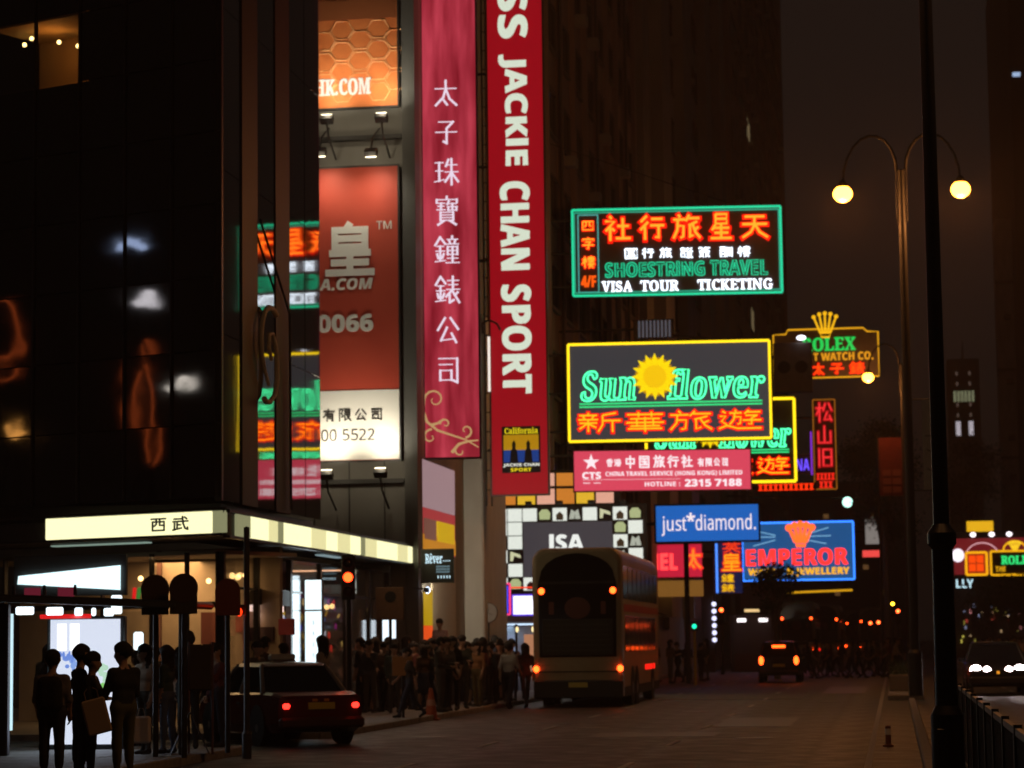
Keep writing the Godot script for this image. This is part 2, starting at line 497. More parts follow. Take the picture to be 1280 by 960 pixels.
func facade(o: Node3D, x: float, z0: float, z1: float, y0: float, y1: float, bay: float, storey: float, frame: Material, pane: Material, aircon: Material, lit: Material) -> void:
	# rows of windows on a wall that looks along +x; each window is a frame with a pane set in it
	var wm := Mb.new()
	var ww := bay * 0.56
	var wh := storey * 0.52
	for e in [[Vector3(0.03, wh / 2, 0), Vector3(0.12, 0.1, ww)], [Vector3(0.03, -wh / 2, 0), Vector3(0.2, 0.12, ww + 0.2)], [Vector3(0.03, 0, ww / 2), Vector3(0.12, wh, 0.1)], [Vector3(0.03, 0, -ww / 2), Vector3(0.12, wh, 0.1)], [Vector3(0.02, 0, 0), Vector3(0.06, wh, 0.06)]]:
		wm.box(e[0], e[1])
	var fm := wm.mesh()
	var pm := bx(Vector3(0.0, 0, 0), Vector3(0.03, wh - 0.08, ww - 0.08)).mesh()
	var am := bx(Vector3(0.28, 0, 0), Vector3(0.5, 0.42, 0.66), 0.03).mesh()
	var nb := int((z0 - z1) / bay)
	var ny := int((y1 - y0) / storey)
	for i in nb:
		for j in ny:
			var p := Vector3(x + 0.02, y0 + (j + 0.55) * storey, z0 - (i + 0.5) * bay)
			var w := part(o, "window", fm, frame, p)
			part(w, "pane", pm, lit if rng.randf() < 0.025 else pane)
			if rng.randf() < 0.3:
				part(o, "air_conditioner", am, aircon, p + Vector3(0, -wh / 2 - 0.35, ww * 0.2))

func build_towers() -> void:
	var pane := paint(0.012, 0.012, 0.014, 0.08, 0.0, 0.5)
	var lit := glow(0.85, 0.75, 0.55, 0.25)
	var rust := grain("brown_wall", Color(0.24, 0.17, 0.15), Color(0.4, 0.3, 0.26), 0.012, Vector3(0.12, 0.04, 0.12), 0.9)
	var grey := grain("grey_wall", Color(0.26, 0.24, 0.22), Color(0.38, 0.35, 0.32), 0.015, Vector3(0.12, 0.05, 0.12), 0.9)
	var trim := paint(0.1, 0.085, 0.075, 0.8)
	var ac := paint(0.3, 0.28, 0.26, 0.7)
	# tenement block behind the neon signs
	var o := thing("tenement_block", "tall brown tenement facade with rows of windows behind the neon signs", "building", Vector3(0, 0, 0))
	part(o, "wall", bx(Vector3(-22.2, 30, -104.0), Vector3(20.0, 60.0, 34.0)), rust)
	for i in 9:
		part(o, "pilaster", bx(Vector3(-12.12, 33.0, -88.5 - i * 4.0), Vector3(0.3, 54, 0.4)), rust)
	facade(o, -12.2, -88.6, -121.0, 6.5, 56.0, 4.0, 3.3, trim, pane, ac, lit)
	for i in 3:
		part(o, "drain_pipe", Mb.new().tube([Vector3(-12.0, 5, -92.2 - i * 12.0), Vector3(-12.0, 58, -92.2 - i * 12.0)], 0.07, -1.0, 6), trim)
	o = thing("tower_block", "dark slab tower with projecting bays beyond the brown tenement", "building", Vector3(0, 0, 0))
	part(o, "wall", bx(Vector3(-22.0, 36, -151.0), Vector3(20.6, 72.0, 58.0)), grey)
	for e in [-128.0, -142.0, -160.0, -174.0]:
		part(o, "bay_projection", bx(Vector3(-11.5, 36, e), Vector3(0.9, 66, 5.0)), grey)
	facade(o, -11.7, -130.9, -180.0, 8.0, 62.0, 5.5, 3.4, trim, pane, ac, lit)
	o = thing("tower_block", "farthest dark tower on the left side of the street", "building", Vector3(0, 0, 0))
	part(o, "wall", bx(Vector3(-21.5, 40, -232.0), Vector3(21.0, 80.0, 100.0)), rust)
	facade(o, -11.0, -183.0, -280.0, 10.0, 70.0, 9.0, 4.0, trim, pane, ac, lit)
	# right of the road
	o = thing("pale_building", "pale narrow building strip with air conditioners at the right edge", "building", Vector3(12.8, 0, -290.0))
	part(o, "wall", bx(Vector3(0.95, 25, -3), Vector3(1.9, 50.0, 6.0)), grain("pale_wall", Color(0.42, 0.34, 0.3), Color(0.6, 0.5, 0.44), 0.02, Vector3(0.2, 0.06, 0.2), 0.9))
	for y in [20.0, 24.5, 31.0, 38.5]:
		part(o, "air_conditioner", bx(Vector3(1.2, y, 0.3), Vector3(0.8, 0.6, 0.6), 0.03), paint(0.06, 0.05, 0.05))
	for y in [12.0, 22.2, 32.4, 42.6]:
		part(o, "ledge", bx(Vector3(0.95, y, 0.15), Vector3(2.1, 0.3, 0.4)), trim)
	o = thing("tower_block", "black tower at the upper right edge with one small lit window", "building", Vector3(15.2, 0, -300.0))
	part(o, "wall", bx(Vector3(12, 45, -20), Vector3(24.0, 90.0, 60.0)), paint(0.03, 0.027, 0.025, 0.8))
	part(o, "lit_window", bx(Vector3(0.7, 67.0, 10.05), Vector3(0.9, 0.5, 0.12)), glow(0.7, 0.8, 0.95, 1.0))
	o = thing("low_building", "low dark shop building under the signs on the right", "building", Vector3(4.4, 0, -208.0))
	part(o, "wall", bx(Vector3(10.0, 5.2, -10.0), Vector3(20.0, 10.4, 20.0)), paint(0.07, 0.055, 0.05, 0.9))
	var sparks := [Color(0.9, 0.75, 0.55), Color(0.8, 0.3, 0.25), Color(0.6, 0.62, 0.75), Color(0.75, 0.7, 0.3), Color(0.8, 0.5, 0.5)]
	for i in 60:
		var sc: Color = sparks[i % 5]
		part(o, "small_lamp", bx(Vector3(rng.randf_range(0.6, 9.0), rng.randf_range(1.2, 4.4), 0.2), Vector3(rng.randf_range(0.08, 0.22), rng.randf_range(0.12, 0.4), 0.1), 0.02), glow(sc.r, sc.g, sc.b, 0.5 if i % 4 else 1.2))
	# far end of the street
	o = thing("distant_tower", "distant tower with a few bright white windows, right of the lamp post", "building", Vector3(14.5, 0, -600.0))
	part(o, "wall", bx(Vector3(3.5, 34, -5), Vector3(7.6, 68.0, 10.0)), paint(0.04, 0.035, 0.03, 0.9))
	part(o, "spire", Mb.new().tube([Vector3(3.6, 68, -3), Vector3(3.6, 73, -3)], 0.4, 0.1, 6), paint(0.2, 0.19, 0.18))
	for i in 6:
		part(o, "lit_window", bx(Vector3(1.4 + i * 0.85, 59.0, 0.05), Vector3(0.55, 2.6, 0.12)), glow(0.7, 0.72, 0.56, 0.6))
	for x in [2.0, 5.0]:
		part(o, "lit_window", bx(Vector3(x, 51.3, 0.05), Vector3(1.1, 3.4, 0.12)), glow(0.9, 0.86, 0.9, 0.9))
		for y in [54.5, 57.0, 62.0, 64.5]:
			part(o, "lit_window", bx(Vector3(x, y, 0.05), Vector3(0.5, 0.9, 0.12)), glow(0.6, 0.5, 0.45, 0.35))
	o = thing("distant_block", "dark block closing the far end of the street", "building", Vector3(-12.0, 0, -420.0))
	part(o, "wall", bx(Vector3(0, 14, -10), Vector3(30, 28.0, 20.0)), paint(0.05, 0.04, 0.036, 0.9))
	for i in 14:
		part(o, "lit_window", bx(Vector3(-10 + i * 1.6, 5.0 + (i * 7 % 5) * 4.3, 0.05), Vector3(0.9, 0.8, 0.12)), glow(0.7, 0.5, 0.3, 0.3))

func build_billboard_block() -> void:
	var wall := grain("ad_wall", Color(0.2, 0.195, 0.18), Color(0.31, 0.3, 0.28), 0.012, Vector3(0.15, 0.06, 0.15), 0.85)
	var dark := paint(0.04, 0.04, 0.04, 0.5, 0.3)
	var o := thing("billboard_building", "grey building whose side wall carries the orange and red billboards", "building", Vector3(0, 0, 0))
	part(o, "wall", bx(Vector3(-30.0, 22.0, -73.9), Vector3(34.0, 44.0, 12.6)), wall)
	part(o, "corner_pilaster", bx(Vector3(-13.05, 22.0, -67.45), Vector3(0.36, 44.0, 0.7)), paint(0.1, 0.1, 0.095, 0.6))
	part(o, "column", bx(Vector3(-12.85, 6.0, -77.6), Vector3(0.9, 12.0, 4.6), 0.05), grain("column", Color(0.5, 0.47, 0.42), Color(0.6, 0.57, 0.52), 0.02, Vector3(0.3, 0.1, 0.3), 0.8))
	for y in [6.3, 16.0]:
		part(o, "ledge", bx(Vector3(-15.0, y, -67.5), Vector3(3.4, 0.12, 0.3)), dark)
	for x in [-15.9, -14.9, -13.9]:
		part(o, "wall_joint", bx(Vector3(x, 5.6, -67.59), Vector3(0.03, 2.6, 0.04)), dark)
	# street side wall and posters; where they glow, it replaces light falling on them
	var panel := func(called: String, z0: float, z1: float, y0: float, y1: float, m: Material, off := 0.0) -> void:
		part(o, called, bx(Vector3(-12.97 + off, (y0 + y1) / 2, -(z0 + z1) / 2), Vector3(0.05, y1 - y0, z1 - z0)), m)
	panel.call("glowing_wall_panel", 67.85, 73.4, 5.62, 6.95, glow(0.68, 0.56, 0.58, 0.75))  # plain wall surface, given a glow instead of lamplight
	panel.call("glowing_poster", 67.85, 73.4, 4.36, 5.6, glow(0.72, 0.24, 0.25, 0.7))
	panel.call("glowing_poster_band", 68.0, 73.3, 4.4, 4.85, glow(0.8, 0.52, 0.12, 0.8), 0.03)
	panel.call("glowing_poster_square", 70.3, 73.0, 4.72, 5.3, glow(0.85, 0.68, 0.05, 0.8), 0.05)
	panel.call("glowing_poster_square", 68.3, 70.0, 4.72, 5.3, glow(0.55, 0.36, 0.3, 0.6), 0.05)
	panel.call("light_panel", 67.85, 69.6, 2.3, 3.3, glow(0.72, 0.58, 0.03, 0.85))
	panel.call("light_panel", 67.85, 69.6, 1.5, 2.3, glow(0.92, 0.32, 0.1, 0.9))
	panel.call("light_panel", 67.85, 69.6, 0.7, 1.5, glow(0.95, 0.72, 0.66, 0.9))
	panel.call("wall_panel", 69.6, 73.4, 0.13, 4.3, paint(0.42, 0.36, 0.28, 0.8))

	# hexagon billboard
	var orange := grain("orange_print", Color(0.6, 0.15, 0.035), Color(0.74, 0.22, 0.06), 0.02, Vector3.ONE * 0.3, 0.6)
	var s := board("billboard", "orange billboard with a honeycomb pattern and white lettering, top left", "wall billboards", Vector3(-16.24, 16.81, -67.2), 0, 2.9, 3.54, 0.2, orange, dark, 0.05)
	var hexm := paint(0.85, 0.45, 0.2, 0.6)
	for i in 6:
		for j in 5:
			var c := Vector3(0.25 + i * 0.52, 0.45 + j * 0.6 + (0.3 if i % 2 else 0.0), 0.012)
			var pts := []
			for q in 6:
				pts.append(c + Vector3(cos(TAU * q / 6.0) * 0.33, sin(TAU * q / 6.0) * 0.29, 0))
			if c.y < 2.3:
				part(s, "hexagon_line", Mb.new().tube(pts, 0.012, -1.0, 4, true), hexm)
	bar(s, "dark_band", paint(0.3, 0.08, 0.02, 0.7), [0.02, 0.12, 0.98, 0.28], 0.012, 0.012)
	put_text(s, "letters", "THK.COM", "serifblack", glow(1.0, 0.98, 0.92, 0.85), [0.08, 0.76, 0.725, 0.89], 0.012, 0.02)
	# red billboard
	s = board("billboard", "tall red billboard with white lower panel and one large white character", "wall billboards", Vector3(-16.27, 6.85, -67.2), 0, 2.91, 8.29, 0.35, grain("red_print", Color(0.5, 0.055, 0.03), Color(0.58, 0.075, 0.04), 0.01, Vector3.ONE * 0.2, 0.6), dark, 0.05)
	var cream := paint(0.8, 0.79, 0.76, 0.7)
	bar(s, "white_panel", cream, [0.008, 0.762, 0.992, 0.995], 0.012, 0.014)
	put_han(s, "huang", cream, [0.29, 0.2, 0.75, 0.37], 0.14, 0.012, 0.02)
	put_text(s, "letters", "TM", "sans", cream, [0.78, 0.19, 0.93, 0.218], 0.012, 0.02)
	put_text(s, "letters", "A.COM", "sansblack", cream, [0.22, 0.382, 0.74, 0.42], 0.012, 0.02, 0.15)
	put_text(s, "letters", "3 0066", "sansblack", cream, [-0.0, 0.505, 0.74, 0.562], 0.012, 0.02)
	var ink := paint(0.03, 0.03, 0.03, 0.7)
	var k := 0
	for ch in ["you", "xian", "gong", "si"]:
		put_han(s, ch, ink, [0.245 + 0.155 * k, 0.822, 0.37 + 0.155 * k, 0.866], 0.1, 0.022, 0.01)
		k += 1
	put_text(s, "letters", "00 5522", "sans", ink, [0.23, 0.892, 0.75, 0.931], 0.022, 0.01)
	# flood lamps on arms, below and above the billboards
	for e in [[-15.2, 16.62, 1.0], [-13.65, 16.6, 1.0], [-15.4, 15.12, -1.0], [-13.95, 15.05, -1.0], [-15.25, 6.72, 1.0], [-13.75, 6.74, 1.0]]:
		var up: bool = e[2] > 0.0
		var words := {16.62: "under the orange billboard, left", 16.6: "under the orange billboard, right", 15.12: "above the red billboard, left", 15.05: "above the red billboard, right", 6.72: "under the red billboard, left", 6.74: "under the red billboard, right"}
		var l := thing("flood_lamp", "small flood lamp on a bent arm " + words[e[1]], "lamp", Vector3(e[0], e[1] - 0.3 * e[2], -66.3), 0, "flood lamps")
		var tilt := Basis(Vector3.RIGHT, -0.6 if up else 0.6)
		part(l, "housing", Mb.new().box(Vector3(0, 0, 0), Vector3(0.36, 0.18, 0.24), tilt, 0.02), dark)
		part(l, "lamp_glass", Mb.new().box(tilt * Vector3(0, 0.1 * e[2], 0), Vector3(0.3, 0.03, 0.2), tilt), glow(1.0, 0.95, 0.8, 5.0))
		part(l, "arm", Mb.new().tube([Vector3(0, -0.1 * e[2], 0), Vector3(0, -0.45 * e[2], -0.2), Vector3(0, -0.9 * e[2], -1.15)], 0.03, -1.0, 5), dark)
		spot(l, Vector3(0, 0.16 * e[2], 0), Vector3(0, 2.6 * e[2], -0.9), Color(1.0, 0.95, 0.84), 6.2 if up else 3.0, 66.0)
		omni(l, Vector3(0, 0.3 * e[2], 0.05), Color(1.0, 0.92, 0.78), 0.35, 0.08)

	# spot lamp under the end of the canopy that lights the column
	var sl := thing("spot_lamp", "small bluish white spot lamp at the end of the canopy", "lamp", Vector3(-12.62, 3.25, -67.0))
	part(sl, "housing", Mb.new().box(Vector3(0, 0, 0.05), Vector3(0.14, 0.14, 0.2), Basis(), 0.02), dark)
	part(sl, "lamp_glass", Mb.new().ball(Vector3(0, 0, -0.08), Vector3(0.08, 0.09, 0.05), 10, 7), glow(0.8, 0.88, 1.0, 6.0))
	part(sl, "arm", bx(Vector3(-0.2, 0.05, 0.05), Vector3(0.34, 0.04, 0.04)), dark)
	spot(sl, Vector3(0.1, 0, -0.2), Vector3(0.3, 1.2, -9.0), Color(1.0, 0.94, 0.82), 16.0, 42.0)
	# small black sign at the corner
	s = board("shop_sign", "small black sign with white lettering at the corner beyond the canopy", "", Vector3(-12.76, 3.46, -67.0), 0, 0.89, 0.9, 0.12, paint(0.008, 0.01, 0.01, 0.4), dark, 0.03)
	var wl := glow(0.82, 0.95, 1.0, 1.2)
	put_text(s, "letters", "Rêver", "serifbold", wl, [0.12, 0.12, 0.66, 0.42], 0.012, 0.01)
	put_text(s, "letters", "....", "sans", wl, [0.68, 0.33, 0.9, 0.37], 0.012, 0.008)
	for y in [0.5, 0.58, 0.66]:
		put_text(s, "letters", "IIIIIIII", "sans", glow(0.6, 0.75, 0.8, 0.9), [0.46, y, 0.88, y + 0.045], 0.012, 0.008)
	put_text(s, "letters", "'''''", "sans", wl, [0.5, 0.8, 0.9, 0.88], 0.012, 0.008)
	part(s, "support_arm", bx(Vector3(0.0, 0.45, -0.2), Vector3(0.1, 0.1, 0.5)), dark)

# ---------------------------------------------------------------- signs
var bw := 1.0
var bh := 1.0

func board(called: String, label: String, group: String, at: Vector3, yaw: float, w: float, h: float, depth: float, face: Material, casing: Material, frame := 0.05) -> Node3D:
	# a hanging sign: casing, face; the lower left corner of the face is the origin and the face looks along +z
	bw = w; bh = h
	var s := thing(called, label, "sign", at, yaw, group)
	part(s, "casing", bx(Vector3(w / 2, h / 2, -depth / 2 - 0.01), Vector3(w, h, depth), 0.02), casing)
	part(s, "sign_face", bx(Vector3(w / 2, h / 2, -0.0025), Vector3(w - frame, h - frame, 0.015)), face)
	if frame > 0.0:
		var f := frame
		for e in [[Vector3(w / 2, h, 0.01), Vector3(w + f, f, 0.05)], [Vector3(w / 2, 0, 0.01), Vector3(w + f, f, 0.05)], [Vector3(0, h / 2, 0.01), Vector3(f, h - f, 0.05)], [Vector3(w, h / 2, 0.01), Vector3(f, h - f, 0.05)]]:
			part(s, "frame_bar", bx(e[0], e[1]), casing)
	return s

func spot_at(fr: Array, z: float) -> Vector3:
	return Vector3(fr[0] * bw, (1.0 - fr[3]) * bh, z)

func put_text(s: Node3D, called: String, words: String, f: String, m: Material, fr: Array, z := 0.012, depth := 0.03, shear := 0.0) -> MeshInstance3D:
	return part(s, called, text_mesh(words, f, (fr[2] - fr[0]) * bw, (fr[3] - fr[1]) * bh, depth, shear), m, spot_at(fr, z))

func put_neon(s: Node3D, called: String, words: String, f: String, m: Material, fr: Array, r: float, z := 0.06, shear := 0.0) -> MeshInstance3D:
	return part(s, called, neon_text(words, f, (fr[2] - fr[0]) * bw, (fr[3] - fr[1]) * bh, r, shear), m, spot_at(fr, z))

func put_han(s: Node3D, ch: String, m: Material, fr: Array, sw := 0.1, z := 0.012, depth := 0.02, style := "block") -> MeshInstance3D:
	return part(s, "character", han(ch, (fr[2] - fr[0]) * bw, (fr[3] - fr[1]) * bh, sw * (fr[3] - fr[1]) * bh, depth, style), m, spot_at(fr, z))

func put_neon_han(s: Node3D, ch: String, face: Material, tube: Material, fr: Array, sw := 0.14, tr := 0.05) -> void:
	# a letter whose face material glows too, with a neon tube along each stroke
	var c := put_han(s, ch, face, fr, sw, 0.02, 0.04)
	part(c, "neon_tube", han(ch, (fr[2] - fr[0]) * bw, (fr[3] - fr[1]) * bh, tr * (fr[3] - fr[1]) * bh, 0.0, "neon"), tube, Vector3(0, 0, 0.1))

func tube_frame(s: Node3D, called: String, m: Material, fr: Array, r: float, z := 0.05) -> void:
	# four straight neon tubes round a rectangle
	var a := Vector3(fr[0] * bw, (1.0 - fr[1]) * bh, z)
	var b := Vector3(fr[2] * bw, (1.0 - fr[1]) * bh, z)
	var c := Vector3(fr[2] * bw, (1.0 - fr[3]) * bh, z)
	var d := Vector3(fr[0] * bw, (1.0 - fr[3]) * bh, z)
	for e in [[a, b], [b, c], [c, d], [d, a]]:
		part(s, called, Mb.new().tube([e[0], e[1]], r, -1.0, 6), m)

func bar(s: Node3D, called: String, m: Material, fr: Array, z := 0.02, depth := 0.02) -> MeshInstance3D:
	return part(s, called, bx(Vector3((fr[0] + fr[2]) / 2 * bw, (1.0 - (fr[1] + fr[3]) / 2) * bh, z), Vector3((fr[2] - fr[0]) * bw, (fr[3] - fr[1]) * bh, depth)), m)

func hangers(s: Node3D, wall_x: float, m: Material) -> void:
	# steel arms from the sign back to the wall that carries it, in the sign's own axes
	var reach := (s.position.x - wall_x) + 0.1
	for y in [0.12, 0.5, 0.88]:
		part(s, "support_arm", Mb.new().tube([Vector3(-reach, y * bh, -0.12), Vector3(bw * 0.97, y * bh, -0.12)], 0.05, -1.0, 5), m)
	if bh < 3.3 and bh > 3.22:
		part(s, "stay_cable", Mb.new().tube([Vector3(-reach, bh + 2.6, -0.1), Vector3(bw * 0.8, bh, -0.1)], 0.02, -1.0, 4), m)

func crown_mesh(w: float, h: float, r: float) -> Mb:
	# five pointed crown out of bent tubes, beads on the points
	var mb := Mb.new()
	var pts := []
	for i in 5:
		var t := (i - 2) / 2.0
		var top := Vector3(w / 2 + t * w * 0.46, h * (0.98 - 0.14 * t * t), 0)
		mb.tube([Vector3(w / 2 + t * w * 0.2, h * 0.2, 0), top], r * 1.3, r, 5)
		mb.ball(top, Vector3.ONE * r * 2.2, 8, 6)
	mb.tube([Vector3(w * 0.28, h * 0.2, 0), Vector3(w * 0.34, h * 0.03, 0), Vector3(w * 0.66, h * 0.03, 0), Vector3(w * 0.72, h * 0.2, 0)], r, -1.0, 5, true)
	return mb

func build_signs() -> void:
	var steel := paint(0.05, 0.048, 0.045, 0.6, 0.4)
	var dark := paint(0.03, 0.025, 0.025, 0.7)
	var red_face := glow(0.95, 0.08, 0.03, 1.4)
	var orange_tube := glow(1.0, 0.45, 0.1, 3.0)
	var white_neon := glow(0.9, 0.95, 1.0, 3.0)
	var green_neon := glow(0.12, 0.8, 0.58, 1.3)
	var yellow_neon := glow(0.98, 0.82, 0.1, 1.8)

	# --- travel agent sign with green border
	var s := board("neon_sign", "green bordered neon sign with five large red characters, highest of the lettered signs", "neon signs over the road", Vector3(-11.2, 14.24, -88.6), 0.106, 7.6, 3.23, 0.3, paint(0.1, 0.075, 0.075, 0.7), steel)
	tube_frame(s, "border_tube", green_neon, [0.003, 0.012, 0.997, 0.988], 0.045)
	tube_frame(s, "border_tube", glow(0.2, 0.75, 0.6, 0.8), [0.012, 0.045, 0.988, 0.955], 0.025)
	tube_frame(s, "border_tube", glow(0.35, 0.8, 0.75, 0.8), [0.03, 0.07, 0.125, 0.95], 0.02)
	var k := 0
	for ch in ["four", "word", "lou"]:
		put_neon_han(s, ch, red_face, orange_tube, [0.045, 0.12 + 0.21 * k, 0.11, 0.26 + 0.21 * k], 0.2, 0.12)
		k += 1
	put_text(s, "neon_letters", "4/F", "sansblack", glow(1.0, 0.36, 0.06, 1.2), [0.042, 0.76, 0.112, 0.89], 0.02, 0.05)
	k = 0
	for e in [["she", 0.152, 0.284], ["xing", 0.32, 0.445], ["lv", 0.48, 0.616], ["star", 0.655, 0.77], ["tian", 0.803, 0.943]]:
		put_neon_han(s, e[0], red_face, orange_tube, [e[1], 0.08, e[2], 0.385], 0.2, 0.1)
	for e in [["guo", 0.247, 0.317], ["xing", 0.332, 0.392], ["lv", 0.418, 0.476], ["zheng", 0.515, 0.577], ["qian", 0.601, 0.663], ["chou", 0.702, 0.766], ["lou", 0.788, 0.85]]:
		put_han(s, e[0], white_neon, [e[1], 0.455, e[2], 0.58], 0.12, 0.03, 0.03, "neon")
	for e in [["SHOESTRlNG", 0.158, 0.63], ["TRAVEL", 0.658, 0.93]]:
		var fr := [e[1], 0.615, e[2], 0.785]
		var l := put_text(s, "letter_faces", e[0], "sansbold", paint(0.01, 0.06, 0.045, 0.5), fr, 0.012, 0.02)
		part(l, "neon_tube", neon_text(e[0], "sansbold", (fr[2] - fr[0]) * bw, 0.17 * bh, 0.022), green_neon, Vector3(0, 0, 0.06))
	for e in [["VISA", 0.139, 0.285], ["TOUR", 0.324, 0.506], ["TICKETING", 0.596, 0.952]]:
		put_text(s, "neon_letters", e[0], "serifbold", white_neon, [e[1], 0.83, e[2], 0.95], 0.03, 0.03)
	hangers(s, -12.2, steel)

	# --- sunflower sign and the one behind it
	for which in 2:
		if which == 0:
			s = board("neon_sign", "large grey neon sign with a yellow flower and yellow tube border", "neon signs over the road", Vector3(-11.29, 8.81, -87.3), 0.069, 7.26, 3.6, 0.3, glow(0.235, 0.24, 0.26, 0.9), steel)  # grey face glows in place of street light falling on it
		else:
			s = board("neon_sign", "neon sign with yellow border half hidden behind the large flower sign", "neon signs over the road", Vector3(-9.0, 7.56, -92.0), 0.071, 5.61, 3.2, 0.3, paint(0.03, 0.032, 0.034, 0.6), steel)
		tube_frame(s, "border_tube", yellow_neon, [0.008, 0.018, 0.992, 0.982], 0.05 if which == 0 else 0.06)
		for e in [["Sun", 0.07, 0.335], ["flower", 0.49, 0.965]]:
			var fr := [e[1], 0.29, e[2], 0.585]
			var l := put_text(s, "letter_faces", e[0], "serifbold", glow(0.1, 0.52, 0.32, 0.8), fr, 0.012, 0.03, 0.16)
			part(l, "neon_tube", neon_text(e[0], "serifbold", (fr[2] - fr[0]) * bw, 0.295 * bh, 0.034, 0.16), glow(0.3, 1.0, 0.66, 2.2), Vector3(0, 0, 0.07))
		for y in [0.612, 0.642]:
			part(s, "neon_tube", Mb.new().tube([Vector3(0.06 * bw, (1 - y) * bh, 0.04), Vector3(0.952 * bw, (1 - y) * bh, 0.04)], 0.03), glow(0.2, 0.95, 0.55, 1.0))
		k = 0
		for e in [["xin", 0.045, 0.265], ["hua", 0.28, 0.48], ["lv", 0.495, 0.71], ["yo", 0.735, 0.95]]:
			put_neon_han(s, e[0], red_face, glow(1.0, 0.5, 0.06, 3.0), [e[1], 0.695, e[2], 0.905], 0.21, 0.08)
		# the flower: two rings of petals and a disc
		var c := Vector3(0.432 * bw, 0.645 * bh, 0.1)
		var r := 0.235 * bh
		var fl := part(s, "flower_disc", Mb.new().lathe(c, [Vector2(r * 0.5, 0), Vector2(r * 0.48, 0.05), Vector2(0.0, 0.07)], 20, Basis(Vector3.RIGHT, PI / 2)), glow(1.0, 0.8, 0.06, 1.0))
		for p in 32:
			var a := TAU * p / 32.0
			var d := Vector3(cos(a), sin(a), 0)
			var q := Vector3(-d.y, d.x, 0)
			var out := r * (1.0 if p % 2 == 0 else 0.86)
			var mb := Mb.new()
			var z := Vector3(0, 0, 0.03 if p % 2 == 0 else 0.0)
			var base := c + d * r * 0.42
			var wide := r * 0.14
			mb.tri(base - q * wide * 0.5 + z, base + q * wide * 0.5 + z, c + d * out + z, Vector3(0, 0, 1))
			mb.tri(base - q * wide * 0.5 + z, c + d * r * 0.66 - q * wide + z + Vector3(0, 0, 0.015), c + d * out + z, Vector3(0, 0, 1))
			mb.tri(base + q * wide * 0.5 + z, c + d * r * 0.66 + q * wide + z + Vector3(0, 0, 0.015), c + d * out + z, Vector3(0, 0, 1))
			part(fl, "petal", mb, glow(1.0, 0.86, 0.05, 1.1) if p % 2 == 0 else glow(0.85, 0.62, 0.03, 0.8))
		hangers(s, -12.2, steel)

	# --- red light box of the other travel service
	s = board("light_box_sign", "pinkish red light box with white star, lettering and phone number", "neon signs over the road", Vector3(-10.94, 7.01, -86.0), 0.161, 6.22, 1.44, 0.35, glow(0.84, 0.27, 0.36, 1.1), paint(0.2, 0.05, 0.06, 0.5))
	var wl := glow(1.0, 0.93, 0.95, 1.1)
	var star := PackedVector2Array()
	for i in 10:
		var rr := 0.3 if i % 2 == 0 else 0.115
		star.append(Vector2(0.1 * bw + sin(TAU * i / 10.0) * rr, 0.71 * bh + cos(TAU * i / 10.0) * rr))
	part(s, "star_emblem", Mb.new().prism(star, 0.01, 0.03), wl)
	put_text(s, "letters", "CTS", "sansblack", wl, [0.05, 0.53, 0.153, 0.69])
	put_text(s, "letters", "....  ....", "sansbold", wl, [0.055, 0.775, 0.15, 0.81], 0.012, 0.01)
	for e in [["xiang", 0.186, 0.222, 0.21, 0.4], ["gang", 0.23, 0.267, 0.21, 0.4], ["mid", 0.292, 0.348, 0.14, 0.44], ["guo", 0.368, 0.43, 0.14, 0.44], ["lv", 0.452, 0.512, 0.14, 0.44], ["xing", 0.53, 0.592, 0.14, 0.44], ["she", 0.608, 0.67, 0.14, 0.44], ["you", 0.70, 0.736, 0.21, 0.42], ["xian", 0.745, 0.781, 0.21, 0.42], ["gong", 0.79, 0.826, 0.21, 0.42], ["si", 0.836, 0.872, 0.21, 0.42]]:
		put_han(s, e[0], wl, [e[1], e[3], e[2], e[4]], 0.13, 0.012, 0.01)
	put_text(s, "letters", "CHlNA TRAVEL SERVlCE (HONG KONG) LlMlTED", "sansbold", wl, [0.18, 0.515, 0.95, 0.65])
	bar(s, "rule", wl, [0.05, 0.71, 0.6, 0.717], 0.012, 0.008)
	put_text(s, "letters", "HOTLlNE :", "sansbold", wl, [0.40, 0.775, 0.6, 0.89])
	put_text(s, "letters", "2315 7188", "sansblack", wl, [0.625, 0.73, 0.945, 0.905])
	hangers(s, -12.2, steel)

	# --- board with glow put in its stripes, yellow tube, above the flower sign
	s = board("striped_sign", "small pale striped board with a bent yellow tube above the flower sign", "", Vector3(-9.35, 13.05, -92.0), 0, 1.5, 0.72, 0.15, paint(0.1, 0.1, 0.11, 0.7), steel, 0.02)
	for i in 9:
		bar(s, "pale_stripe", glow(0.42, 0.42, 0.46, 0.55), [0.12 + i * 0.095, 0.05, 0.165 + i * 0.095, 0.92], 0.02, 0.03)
	part(s, "neon_tube", Mb.new().tube([Vector3(-0.02, -0.9, 0.03), Vector3(-0.02, -0.2, 0.03), Vector3(0.7, -0.2, 0.03)], 0.03, -1.0, 6), glow(0.85, 0.6, 0.08, 0.9))
	part(s, "support_arm", Mb.new().tube([Vector3(0.2, 0.4, -0.2), Vector3(-2.9, 0.4, -0.2)], 0.05, -1.0, 5), steel)

	# --- watch shop sign with crown, out over the road
	s = thing("neon_sign", "dark neon sign topped by a yellow crown, with green lettering", "sign", Vector3(-5.76, 15.16, -128.0), 0.0, "neon signs over the road")
	bw = 5.36; bh = 2.57
	var outline := PackedVector2Array([Vector2(0, 0), Vector2(5.36, 0), Vector2(5.36, 2.3), Vector2(4.8, 2.33), Vector2(4.6, 2.52), Vector2(0.75, 2.52), Vector2(0.65, 2.3), Vector2(0, 2.28)])
